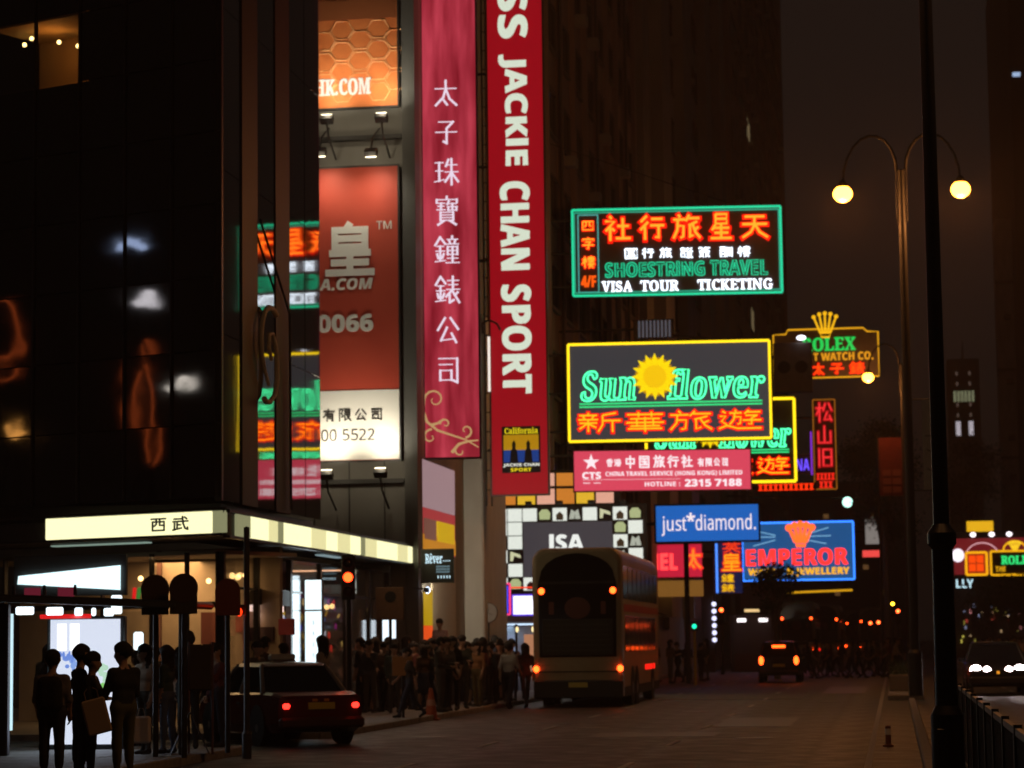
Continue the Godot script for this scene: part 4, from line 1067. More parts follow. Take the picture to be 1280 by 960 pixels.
	for ch in ["xi", "wu"]:
		var c := part(o, "character", han(ch, 0.42, 0.3, 0.035, 0.02), paint(0.02, 0.02, 0.02), fc + fb * Vector3(-1.95 + 0.58 * k, 4.12, 0.04))
		c.basis = fb
		k += 1
	part(o, "soffit_sheen", Mb.new().box(fc + fb * Vector3(-4.0, 3.955, -0.8), Vector3(2.6, 0.03, 0.2), fb), glow(0.62, 0.72, 0.66, 0.6))  # glowing strips stand in for light reflected on the soffit
	part(o, "soffit_sheen", bx(Vector3(0.1, 3.955, -9.6), Vector3(0.2, 0.03, 2.2)), glow(0.62, 0.72, 0.75, 0.6))
	area(o, Vector3(0.85, 4.22, -8.4), Vector3(1, 0, 0), Vector2(19.0, 0.4), Color(1.0, 0.96, 0.78), 2.5)
	area(o, fc + fb * Vector3(-2.6, 4.27, 0.15), fb * Vector3(0, 0, 1), Vector2(4.3, 0.4), Color(1.0, 0.96, 0.78), 0.4)

	# ground floor: shop rooms behind glass
	var beige := grain("shop_wall", Color(0.5, 0.4, 0.29), Color(0.6, 0.49, 0.36), 0.02, Vector3.ONE * 0.4, 0.8)
	part(o, "shop_back_wall", Mb.new().box(fb * Vector3(-4.5, 2.0, -3.0), Vector3(7.6, 3.9, 0.1), fb), beige)
	part(o, "shop_ceiling", Mb.new().box(fb * Vector3(-4.5, 3.75, -1.5), Vector3(8.6, 0.08, 2.8), fb), paint(0.5, 0.42, 0.32, 0.8))
	part(o, "shop_back_wall", bx(Vector3(-2.6, 2.0, -10.6), Vector3(0.1, 3.9, 12.8)), paint(0.2, 0.1, 0.08, 0.8))
	part(o, "shop_ceiling", bx(Vector3(-1.4, 3.75, -10.0), Vector3(2.6, 0.08, 14.0)), paint(0.14, 0.1, 0.09, 0.7))
	part(o, "shop_end_wall", bx(Vector3(-1.3, 2.0, -17.1), Vector3(2.8, 3.9, 0.1)), paint(0.35, 0.38, 0.36, 0.8))
	for u in [0.08, 0.9, 1.85, 3.2, 4.6, 6.0]:
		part(o, "window_post", Mb.new().box(fb * Vector3(-u, 1.95, 0.0), Vector3(0.06, 3.6, 0.1), fb), black)
	part(o, "window_rail", Mb.new().box(fb * Vector3(-4.0, 2.66, 0.0), Vector3(8.0, 0.12, 0.1), fb), black)
	for u in [0.65, 1.35, 2.3, 3.35]:
		part(o, "window_glass", Mb.new().box(fb * Vector3(-u, 1.35, 0.0), Vector3(0.8, 2.4, 0.02), fb), glass(0.08))
	for zz in [0.1, 2.9, 5.9, 8.9, 11.8, 14.6, 17.0]:
		part(o, "window_post", bx(Vector3(0.0, 1.95, -zz), Vector3(0.12, 3.6, 0.16)), black)
	for zz in [1.5, 7.4, 10.35, 13.2, 15.8]:
		part(o, "window_glass", bx(Vector3(0.0, 1.95, -zz), Vector3(0.02, 3.6, 2.5)), glass(0.08))
	part(o, "window_rail", bx(Vector3(0.0, 3.02, -8.6), Vector3(0.06, 0.05, 17.0)), black)
	for e in [[-1.6, 3.2], [-2.6, 3.1], [-3.5, 3.3], [-0.6, 3.3], [-4.6, 3.2]]:
		part(o, "ceiling_bulb", Mb.new().ball(fb * Vector3(e[0], e[1], -1.6), Vector3.ONE * 0.06, 8, 6), glow(1.0, 0.8, 0.5, 4.0))
	area(o, fb * Vector3(-3.0, 3.68, -1.6), Vector3.DOWN, Vector2(4.0, 1.2), Color(1.0, 0.78, 0.52), 9.0)
	area(o, Vector3(-1.3, 3.68, -12.0), Vector3.DOWN, Vector2(1.4, 8.0), Color(1.0, 0.74, 0.56), 7.0)
	area(o, Vector3(-0.1, 2.5, -4.4), Vector3(0.2, -1.0, 0).normalized(), Vector2(2.6, 0.12), Color(1.0, 0.85, 0.8), 0.5)
	# goods and pictures on the shop walls
	for e in [[-1.2, 2.05, 0.7, 0.3, Color(0.12, 0.07, 0.07)], [-1.75, 2.35, 0.25, 0.5, Color(0.5, 0.1, 0.08)], [-2.6, 2.2, 0.5, 0.7, Color(0.15, 0.04, 0.03)], [-0.5, 2.2, 0.4, 0.35, Color(0.4, 0.05, 0.08)]]:
		var cc: Color = e[4]
		part(o, "wall_picture", Mb.new().box(fb * Vector3(e[0], e[1], -2.92), Vector3(e[2], e[3], 0.06), fb), paint(cc.r, cc.g, cc.b, 0.7))
	for i in 7:
		var cs := [Color(0.9, 0.1, 0.12), Color(0.2, 0.5, 0.2), Color(0.4, 0.2, 0.7), Color(0.85, 0.2, 0.25), Color(0.7, 0.75, 0.8), Color(0.8, 0.15, 0.3), Color(0.75, 0.6, 0.3)]
		var c2: Color = cs[i]
		part(o, "glowing_goods", Mb.new().box(fb * Vector3(-2.75 + i * 0.13, 2.95, -0.5), Vector3(0.08, 0.24, 0.03), fb * Basis(Vector3.BACK, rng.randf_range(-0.3, 0.3))), glow(c2.r, c2.g, c2.b, 0.8))  # coloured goods, lit look put into their own glow
	# pink shop entrance with a bright strip, then a sparkling window
	part(o, "entrance_wall", bx(Vector3(-0.3, 1.4, -4.4), Vector3(0.08, 2.5, 2.8)), paint(0.6, 0.3, 0.26, 0.7))
	part(o, "strip_lamp", bx(Vector3(-0.16, 2.62, -4.4), Vector3(0.12, 0.14, 2.7)), glow(1.0, 0.85, 0.8, 1.8))
	part(o, "round_poster", Mb.new().lathe(Vector3(-0.25, 1.75, -4.4), [Vector2(0.55, 0.0), Vector2(0.55, 0.03), Vector2(0.3, 0.04), Vector2(0.28, 0.02)], 20, Basis(Vector3.BACK, -PI / 2)), glow(0.9, 0.42, 0.38, 0.7))
	part(o, "entrance_header", bx(Vector3(-0.1, 2.86, -4.4), Vector3(0.3, 0.34, 2.8)), paint(0.015, 0.012, 0.012, 0.5))
	for i in 80:
		var hues := [Color(0.9, 0.2, 0.15), Color(0.3, 0.25, 0.9), Color(0.9, 0.75, 0.4), Color(0.2, 0.35, 0.6), Color(0.85, 0.85, 0.9), Color(0.6, 0.15, 0.5), Color(0.7, 0.55, 0.15)]
		var hc: Color = hues[rng.randi() % 7]
		var pos := Vector3(-rng.randf_range(0.3, 1.8), rng.randf_range(1.6, 3.1), -rng.randf_range(9.3, 14.4))
		part(o, "glowing_goods", Mb.new().box(pos, Vector3(0.03, rng.randf_range(0.05, 0.16), rng.randf_range(0.1, 0.3)), Basis(Vector3.RIGHT, rng.randf_range(-0.5, 0.5))), glow(hc.r, hc.g, hc.b, 0.7))  # goods and small lights alike get a glow of their own
	for e in [[-0.3, 3.3, -2.0], [-0.5, 3.3, -3.2], [-0.6, 3.15, -6.8], [-0.5, 2.75, -11.9], [-0.5, 2.78, -12.5]]:
		part(o, "ceiling_bulb", Mb.new().ball(Vector3(e[0], e[1], e[2]), Vector3.ONE * 0.07, 8, 6), glow(1.0, 0.8, 0.5, 3.0))
	for e in [[1.7, 2.0, 0.55, -14.6], [2.2, 1.6, 0.5, -16.4]]:
		part(o, "window_poster", bx(Vector3(-0.12, e[0], e[3]), Vector3(0.03, e[1], 1.2)), paint(0.32, 0.3, 0.26, 0.7))

	# free standing light boxes under the canopy
	var dk := paint(0.05, 0.05, 0.05, 0.5)
	var s := board("totem_sign", "tall white lit box standing by the store's glass wall", "", Vector3(-13.7, 0.13, -57.2), 0, 0.42, 3.2, 0.2, glow(0.9, 0.98, 1.0, 1.5), dk, 0.02)
	bar(s, "joint_line", dk, [0.02, 0.22, 0.98, 0.232], 0.012, 0.012)
	for i in 4:
		put_text(s, "letters", "S", "serif", paint(0.1, 0.12, 0.15), [0.44, 0.3 + 0.08 * i, 0.56, 0.33 + 0.08 * i], 0.012, 0.006)
	area(s, Vector3(0.21, 2.0, 0.12), Vector3(0, 0, 1), Vector2(0.4, 2.6), Color(0.9, 0.97, 1.0), 0.8)
	for i in 2:
		s = board("totem_sign", "narrow white lit box at the far end of the canopy, " + ["left", "right"][i] + " of a pair", "", Vector3(-13.66 + 0.24 * i, 1.0, -66.0), 0, 0.2 if i == 0 else 0.14, 1.45, 0.1, glow(0.9, 0.96, 1.0, 1.5), dk, 0.01)
		part(s, "post", bx(Vector3(0.08, -0.45, -0.06), Vector3(0.06, 0.85, 0.06)), dk)
	# tapered ceiling light at the side street end
	s = thing("ceiling_light", "large tapering white ceiling light over the side street shop", "light", Vector3(-17.06, 2.92, -47.0))
	var trap := PackedVector2Array([Vector2(0, 0.14), Vector2(0.02, 0.3), Vector2(2.09, 0.48), Vector2(2.09, 0.0)])
	part(s, "light_panel", Mb.new().prism(trap, -0.05, 0.0), glow(0.86, 0.98, 1.0, 1.6))
	part(s, "casing", bx(Vector3(1.05, 0.3, -0.12), Vector3(2.3, 0.8, 0.1)), dk)
	area(s, Vector3(1.2, 0.25, 0.1), Vector3(0, -0.3, 1).normalized(), Vector2(1.8, 0.3), Color(0.85, 0.97, 1.0), 0.9)
	# things down the side street that only the dark glass mirrors
	for e in [[-68.8, 17.2, -23.9, "hooked", Color(0.95, 0.95, 1.0)], [-67.7, 13.7, -22.7, "bright", Color(0.95, 0.93, 0.9)], [-73.3, 11.9, -27.5, "warm", Color(1.0, 0.7, 0.35)], [-69.0, 20.2, -24.4, "highest", Color(0.7, 0.8, 1.0)]]:
		var cc: Color = e[4]
		var l := thing("street_lamp", "%s street lamp down the side street, mirrored in the black glass" % e[3], "lamp", Vector3(e[0], 0.0, e[2]))
		part(l, "pole", Mb.new().tube([Vector3(0, 0, 0), Vector3(0, e[1] - 0.2, 0)], 0.12, 0.07, 8), dk)
		part(l, "lamp_head", Mb.new().ball(Vector3(0, e[1], 0), Vector3(0.5, 0.22, 0.5), 10, 7), glow(cc.r, cc.g, cc.b, 8.0))
	for e in [[-73.7, 15.9, -28.1, "round"], [-68.9, 12.6, -23.7, "slender"]]:
		var l := thing("neon_sign", "%s orange neon ring sign down the side street, mirrored in the black glass" % e[3], "sign", Vector3(e[0], 0, e[2]), 1.2)
		part(l, "post", Mb.new().tube([Vector3(0, 0, 0), Vector3(0, e[1] - 1.4, 0)], 0.1, -1.0, 8), dk)
		var ring := []
		for i in 18:
			ring.append(Vector3(cos(TAU * i / 18.0) * (1.3 if e[3] == "round" else 0.5), e[1] + sin(TAU * i / 18.0) * (1.5 if e[3] == "round" else 2.6), 0))
		part(l, "neon_tube", Mb.new().tube(ring, 0.06, -1.0, 6, true), glow(0.95, 0.42, 0.2, 3.5))

	build_gallery()

func build_gallery() -> void:
	# lit shop board of many small panes on the corner of the tenement, and the shop below
	var dk := paint(0.03, 0.03, 0.03, 0.5)
	var s := board("shop_sign", "large lit board of white product panes round a dark grey field", "", Vector3(-13.92, 3.52, -86.0), 0, 5.49, 3.01, 0.35, paint(0.07, 0.07, 0.07, 0.6), dk, 0.06)
	s.set_meta("label", "large lit board of white product panes round a dark grey field")
	var white := glow(0.9, 0.92, 0.88, 1.05)
	var soft := glow(0.72, 0.74, 0.68, 0.9)
	var grey := paint(0.05, 0.05, 0.05, 0.6)
	for i in 10:
		for j in 6:
			if i >= 2 and i < 8 and j >= 1 and j < 5:
				continue
			var fr := [0.02 + i * 0.0965, 0.025 + j * 0.16, 0.02 + (i + 0.93) * 0.0965, 0.025 + (j + 0.93) * 0.16]
			var plain: bool = [0, 1, 0, 1, 0, 0, 1, 0, 0, 1, 0][(i * 4 + j * 7) % 11] == 0
			var p := bar(s, "light_panel", white if plain else grey, fr, 0.03, 0.04)
			var c := Vector3((fr[0] + fr[2]) / 2 * bw, (1.0 - (fr[1] + fr[3]) / 2) * bh, 0.055)
			if not plain:
				# pale wares on the dark panes: bag, shoe, flask shapes
				var kind := (i + j) % 3
				if kind == 0:
					part(p, "bag_picture", Mb.new().prism(PackedVector2Array([Vector2(c.x - 0.18, c.y - 0.17), Vector2(c.x + 0.18, c.y - 0.17), Vector2(c.x + 0.2, c.y + 0.06), Vector2(c.x + 0.1, c.y + 0.18), Vector2(c.x - 0.1, c.y + 0.18), Vector2(c.x - 0.2, c.y + 0.06)]), 0.05, 0.06), glow(0.72, 0.76, 0.55, 0.9))
				elif kind == 1:
					part(p, "shoe_picture", Mb.new().prism(PackedVector2Array([Vector2(c.x - 0.17, c.y + 0.18), Vector2(c.x - 0.18, c.y - 0.16), Vector2(c.x - 0.08, c.y - 0.16), Vector2(c.x - 0.04, c.y + 0.02), Vector2(c.x + 0.2, c.y - 0.06), Vector2(c.x + 0.18, c.y + 0.06)]), 0.05, 0.06), glow(0.85, 0.85, 0.68, 0.9))
				else:
					part(p, "jacket_picture", Mb.new().prism(PackedVector2Array([Vector2(c.x - 0.2, c.y - 0.17), Vector2(c.x - 0.02, c.y - 0.17), Vector2(c.x, c.y + 0.02), Vector2(c.x + 0.02, c.y - 0.17), Vector2(c.x + 0.2, c.y - 0.17), Vector2(c.x + 0.12, c.y + 0.17), Vector2(c.x, c.y + 0.08), Vector2(c.x - 0.12, c.y + 0.17)]), 0.05, 0.06), soft)
			elif (i + 2 * j) % 4 == 0:
				part(p, "ware_picture", Mb.new().prism(PackedVector2Array([Vector2(c.x - 0.12, c.y - 0.2), Vector2(c.x + 0.12, c.y - 0.2), Vector2(c.x + 0.13, c.y - 0.02), Vector2(c.x, c.y + 0.1), Vector2(c.x - 0.13, c.y - 0.02)]), 0.051, 0.06), paint(0.3, 0.1, 0.12) if j % 2 else paint(0.4, 0.42, 0.36))
	bar(s, "name_field", glow(0.27, 0.255, 0.275, 0.9), [0.215, 0.19, 0.785, 0.82], 0.02, 0.03)
	put_text(s, "letters", "lSA", "sansblack", glow(0.93, 0.94, 0.92, 1.1), [0.385, 0.33, 0.6, 0.52], 0.04, 0.02)
	area(s, Vector3(2.7, 1.5, 0.2), Vector3(0, 0, 1), Vector2(5.3, 2.9), Color(0.95, 0.97, 0.92), 1.4)
	for x in [0.3, 1.4, 2.5, 3.6, 4.7]:
		part(s, "top_lamp", bx(Vector3(x, 3.12, 0.2), Vector3(0.22, 0.12, 0.2), 0.02), dk)
	# warm lit upper window strip above it
	var w := thing("shop_window", "warm yellow lit first floor window strip above the product board", "window", Vector3(-13.9, 6.6, -86.9))
	part(w, "frame", bx(Vector3(2.2, 0.6, -0.04), Vector3(4.6, 1.3, 0.1)), dk)
	for i in 6:
		part(w, "lit_pane", bx(Vector3(0.45 + i * 0.7, 0.6, 0.03), Vector3(0.62, 1.1, 0.05)), [glow(0.9, 0.55, 0.2, 0.8), glow(0.95, 0.75, 0.2, 0.9), glow(0.95, 0.7, 0.6, 0.9)][i % 3])
	# two small signs under the board
	s = board("neon_sign", "small red lettered neon sign in a pink and blue frame under the product board", "", Vector3(-13.83, 2.74, -85.0), 0, 0.76, 1.1, 0.15, paint(0.02, 0.01, 0.03), dk, 0.0)
	tube_frame(s, "border_tube", glow(1.0, 0.25, 0.5, 1.3), [0.02, 0.02, 0.98, 0.98], 0.035)
	tube_frame(s, "border_tube", glow(0.25, 0.3, 1.0, 1.2), [0.13, 0.1, 0.87, 0.92], 0.022)
	for y in [0.2, 0.45, 0.7]:
		put_text(s, "neon_letters", "VAN" if y < 0.4 else "IIII", "sansblack", glow(1.0, 0.15, 0.08, 1.5), [0.25, y, 0.75, y + 0.16], 0.02, 0.03)
	s = board("light_box_sign", "small glaring white light box beside the pink framed neon sign", "", Vector3(-13.0, 2.73, -85.0), 0, 0.84, 0.69, 0.15, glow(0.95, 0.95, 1.0, 1.6), dk, 0.0)
	tube_frame(s, "border_tube", glow(0.35, 0.2, 0.9, 1.0), [0.0, 0.0, 1.0, 1.0], 0.03)
	part(s, "neon_tube", Mb.new().tube([Vector3(-0.1, 0.95, 0.03), Vector3(0.8, 0.95, 0.03)], 0.03), glow(1.0, 0.25, 0.1, 1.2))
	# ground floor shop: awning, glass, bluish light inside
	var o := thing("corner_shop", "small shop with dark awning and bluish lit window under the product board", "shop", Vector3(-14.6, 0.12, -84.4))
	part(o, "awning", Mb.new().prism(PackedVector2Array([Vector2(0, 2.35), Vector2(0.9, 2.2), Vector2(0.9, 2.3), Vector2(0, 2.7)]), 0.0, 2.9, Transform3D(Basis(Vector3.UP, PI / 2) * Basis(Vector3.UP, PI), Vector3(0, 0, -0.6))), paint(0.05, 0.02, 0.02, 0.9))
	part(o, "back_wall", bx(Vector3(1.3, 1.2, -2.0), Vector3(2.8, 2.4, 0.1)), paint(0.4, 0.45, 0.5, 0.8))
	for i in 4:
		part(o, "window_post", bx(Vector3(0.1 + i * 0.8, 1.15, -0.7), Vector3(0.08, 2.3, 0.1)), dk)
	for i in 3:
		part(o, "window_glass", bx(Vector3(0.5 + i * 0.8, 1.15, -0.7), Vector3(0.72, 2.2, 0.02)), glass(0.08))
		part(o, "display_panel", bx(Vector3(0.5 + i * 0.8, 1.2, -1.5), Vector3(0.5, 1.5, 0.06)), glow([0.5, 0.62, 0.9][i], [0.6, 0.68, 0.62][i], [0.75, 0.8, 0.45][i], 0.7))
	part(o, "ceiling_lamp", bx(Vector3(1.2, 2.3, -1.2), Vector3(2.2, 0.05, 0.3)), glow(0.8, 0.9, 1.0, 1.5))
	area(o, Vector3(1.2, 2.24, -1.2), Vector3.DOWN, Vector2(2.2, 0.4), Color(0.8, 0.9, 1.0), 1.0)
	for i in 5:
		part(o, "hanging_lamp", Mb.new().ball(Vector3(0.1 + i * 0.55, 2.12, -0.55), Vector3(0.05, 0.1, 0.05), 8, 6), glow(1.0, 0.9, 0.65, 1.5))
	# shop fronts along the street beyond
	for i in 6:
		var zz := -89.5 - i * 9.0
		var f := thing("corner_store", "%s reddish lit street shop along the pavement, counted from the product board" % ["first", "second", "third", "fourth", "fifth", "sixth"][i], "shop", Vector3(-12.0, 0.12, zz), 0, "shop fronts along the far pavement")
		part(f, "fascia", bx(Vector3(0, 3.5, -4.0), Vector3(0.3, 0.9, 7.8)), [paint(0.3, 0.05, 0.05), paint(0.1, 0.1, 0.12), paint(0.35, 0.2, 0.05)][i % 3])
		part(f, "lit_window", bx(Vector3(-0.05, 1.6, -4.0), Vector3(0.1, 2.4, 7.0)), glow([0.45, 0.5, 0.4][i % 3], [0.2, 0.34, 0.24][i % 3], [0.2, 0.26, 0.16][i % 3], 0.35))
		for q in 4:
			part(f, "window_post", bx(Vector3(0.05, 1.6, -0.5 - q * 2.33), Vector3(0.15, 2.6, 0.15)), paint(0.05, 0.04, 0.04))

# ---------------------------------------------------------------- vehicles
func loft(mb: Mb, rings: Array) -> void:
	# rings of equal size, each an Array of Vector3; caps on both ends; normals by face
	var mid := Vector3.ZERO
	for r in rings:
		for p in r:
			mid += p
	mid /= float(rings.size() * rings[0].size())
	for i in rings.size() - 1:
		var a: Array = rings[i]
		var b: Array = rings[i + 1]
		var m := a.size()
		var ca := Vector3.ZERO
		for p in a:
			ca += p
		ca /= m
		for k in m:
			var l := (k + 1) % m
			mb.quad_out(a[k], a[l], b[l], b[k], Vector3(ca.x, ca.y, (a[k].z + b[k].z) / 2))
	for e in [0, rings.size() - 1]:
		var r: Array = rings[e]
		var c := Vector3.ZERO
		for p in r:
			c += p
		c /= r.size()
		var nn := Vector3(0, 0, 1) if (c.z > mid.z) else Vector3(0, 0, -1)
		for k in r.size():
			mb.tri(c, r[k], r[(k + 1) % r.size()], nn)

func wheel(parent: Node3D, at: Vector3, r: float, w: float, side: float) -> void:
	var rot := Basis(Vector3.BACK, PI / 2)
	var t := part(parent, "wheel", Mb.new().lathe(Vector3.ZERO, [Vector2(r * 0.6, -w / 2), Vector2(r * 0.92, -w / 2), Vector2(r, -w * 0.32), Vector2(r, w * 0.32), Vector2(r * 0.92, w / 2), Vector2(r * 0.6, w / 2)], 20, rot), paint(0.012, 0.012, 0.012, 0.8), at)
	part(t, "rim", Mb.new().lathe(Vector3(side * w * 0.36, 0, 0), [Vector2(r * 0.6, -0.02), Vector2(r * 0.58, 0.02), Vector2(r * 0.2, 0.05), Vector2(0.0, 0.05)], 16, Basis(Vector3.BACK, -PI / 2 * side)), paint(0.3, 0.3, 0.3, 0.4, 0.8))

func build_bus(label: String, at: Vector3, yaw := 0.0) -> Node3D:
	# origin under the middle of the rear face, driving along -z
	var o := thing("double_decker_bus", label, "bus", at, yaw, "double decker buses")
	var cream := grain("bus_cream", Color(0.28, 0.22, 0.13), Color(0.34, 0.27, 0.17), 0.02, Vector3.ONE * 0.3, 0.35, 0.5)
	var black := paint(0.008, 0.008, 0.008, 0.1, 0.0, 0.35)
	var dull := paint(0.02, 0.018, 0.016, 0.7)
	var ring := func(z: float, ins: float) -> Array:
		var r := []
		var w := 1.25 - ins
		var top := 4.38 - ins
		r.append(Vector3(-w, 0.3, z)); r.append(Vector3(-w, 2.2, z))
		for i in 7:
			var t := PI / 2 * i / 6.0
			r.append(Vector3(-w + 0.38 * (1 - cos(t)), top - 0.38 + 0.38 * sin(t), z))
		for i in 7:
			var t := PI / 2 * (6 - i) / 6.0
			r.append(Vector3(w - 0.38 * (1 - cos(t)), top - 0.38 + 0.38 * sin(t), z))
		r.append(Vector3(w, 2.2, z)); r.append(Vector3(w, 0.3, z))
		return r
	var mb := Mb.new()
	loft(mb, [ring.call(0.0, 0.12), ring.call(-0.04, 0.04), ring.call(-0.14, 0.0), ring.call(-11.7, 0.0), ring.call(-11.93, 0.06), ring.call(-12.0, 0.16)])
	part(o, "body", mb, cream)
	# rear: one tall dark glass panel with an arched head
	var arch := PackedVector2Array([Vector2(-1.06, 1.38), Vector2(1.06, 1.38), Vector2(1.08, 3.4)])
	for i in 11:
		var t := PI * i / 10.0
		arch.append(Vector2(cos(t) * 1.04, 3.55 + sin(t) * 0.68))
	arch.append(Vector2(-1.08, 3.4))
	part(o, "rear_window", Mb.new().prism(arch, -0.01, 0.025), black)
	part(o, "window_divider", bx(Vector3(0, 3.42, 0.035), Vector3(2.1, 0.07, 0.03)), dull)
	part(o, "engine_cover", bx(Vector3(0, 1.92, 0.035), Vector3(1.96, 1.0, 0.03), 0.012), dull)
	for i in 6:
		part(o, "vent_slat", bx(Vector3(0, 1.56 + i * 0.14, 0.056), Vector3(1.8, 0.05, 0.025)), paint(0.03, 0.028, 0.025, 0.6))
	for x in [-0.72, 0.72]:
		part(o, "side_mark", bx(Vector3(x, 2.72, 0.032), Vector3(0.14, 0.34, 0.015), 0.005), paint(0.13, 0.03, 0.015, 0.6))
	part(o, "round_mark", Mb.new().lathe(Vector3(0, 2.72, 0.026), [Vector2(0.3, 0), Vector2(0.3, 0.012), Vector2(0, 0.014)], 20, Basis(Vector3.RIGHT, PI / 2).scaled(Vector3(1.2, 1, 1))), paint(0.1, 0.02, 0.013, 0.6))
	part(o, "bumper", bx(Vector3(0, 0.5, 0.02), Vector3(2.46, 0.5, 0.14), 0.04), dull)
	part(o, "number_plate", bx(Vector3(0, 0.62, 0.1), Vector3(0.52, 0.13, 0.02)), paint(0.5, 0.4, 0.08, 0.6))
	part(o, "panel_seam", bx(Vector3(0, 0.98, 0.015), Vector3(2.2, 0.03, 0.02)), dull)
	var red := glow(1.0, 0.27, 0.08, 10.0)
	for x in [-0.99, 0.99]:
		part(o, "tail_light", Mb.new().ball(Vector3(x, 3.19, 0.04), Vector3(0.085, 0.09, 0.04)), red)
	for x in [-1.16, 1.16]:
		part(o, "tail_light", Mb.new().ball(Vector3(x, 1.06, 0.03), Vector3(0.085, 0.09, 0.06)), red)
	# sides: two rows of panes
	for sx in [-1.0, 1.0]:
		for i in 8:
			part(o, "side_window", bx(Vector3(sx * 1.252, 3.42, -0.75 - i * 1.42), Vector3(0.02, 0.92, 1.2), 0.008), black)
			if i < 7:
				part(o, "side_window", bx(Vector3(sx * 1.252, 2.0, -1.2 - i * 1.46), Vector3(0.02, 1.0, 1.22), 0.008), black)
		part(o, "side_stripe", bx(Vector3(sx * 1.253, 2.72, -6.0), Vector3(0.015, 0.2, 11.4)), paint(0.4, 0.06, 0.03, 0.5))
		part(o, "skirt", bx(Vector3(sx * 1.245, 0.42, -6.0), Vector3(0.04, 0.26, 11.5)), dull)
		for z in [-2.6, -3.95, -9.3]:
			part(o, "wheel_arch", Mb.new().lathe(Vector3(sx * 1.255, 0.5, z), [Vector2(0.6, 0.0), Vector2(0.6, 0.01), Vector2(0.0, 0.011)], 18, Basis(Vector3.BACK, -PI / 2 * sx)), dull)
			wheel(o, Vector3(sx * 1.12, 0.49, z), 0.49, 0.3, sx)
	for i in 4:
		part(o, "red_side_reflection", bx(Vector3(1.27, 1.02, -7.0 - i * 0.9), Vector3(0.03, 0.16, 0.3), 0.01), glow(1.0, 0.12, 0.08, 1.6))  # red reflections on the bus side, built as glowing boxes
	part(o, "windscreen", bx(Vector3(0, 2.5, -12.0), Vector3(2.1, 3.2, 0.05), 0.02), black)
	for sx in [-1.0, 1.0]:
		part(o, "mirror", bx(Vector3(sx * 1.5, 2.35, -12.1), Vector3(0.2, 0.4, 0.12), 0.03), dull)
		part(o, "mirror_arm", Mb.new().tube([Vector3(sx * 1.2, 2.7, -11.9), Vector3(sx * 1.5, 2.6, -12.1)], 0.02, -1.0, 5), dull)
	return o

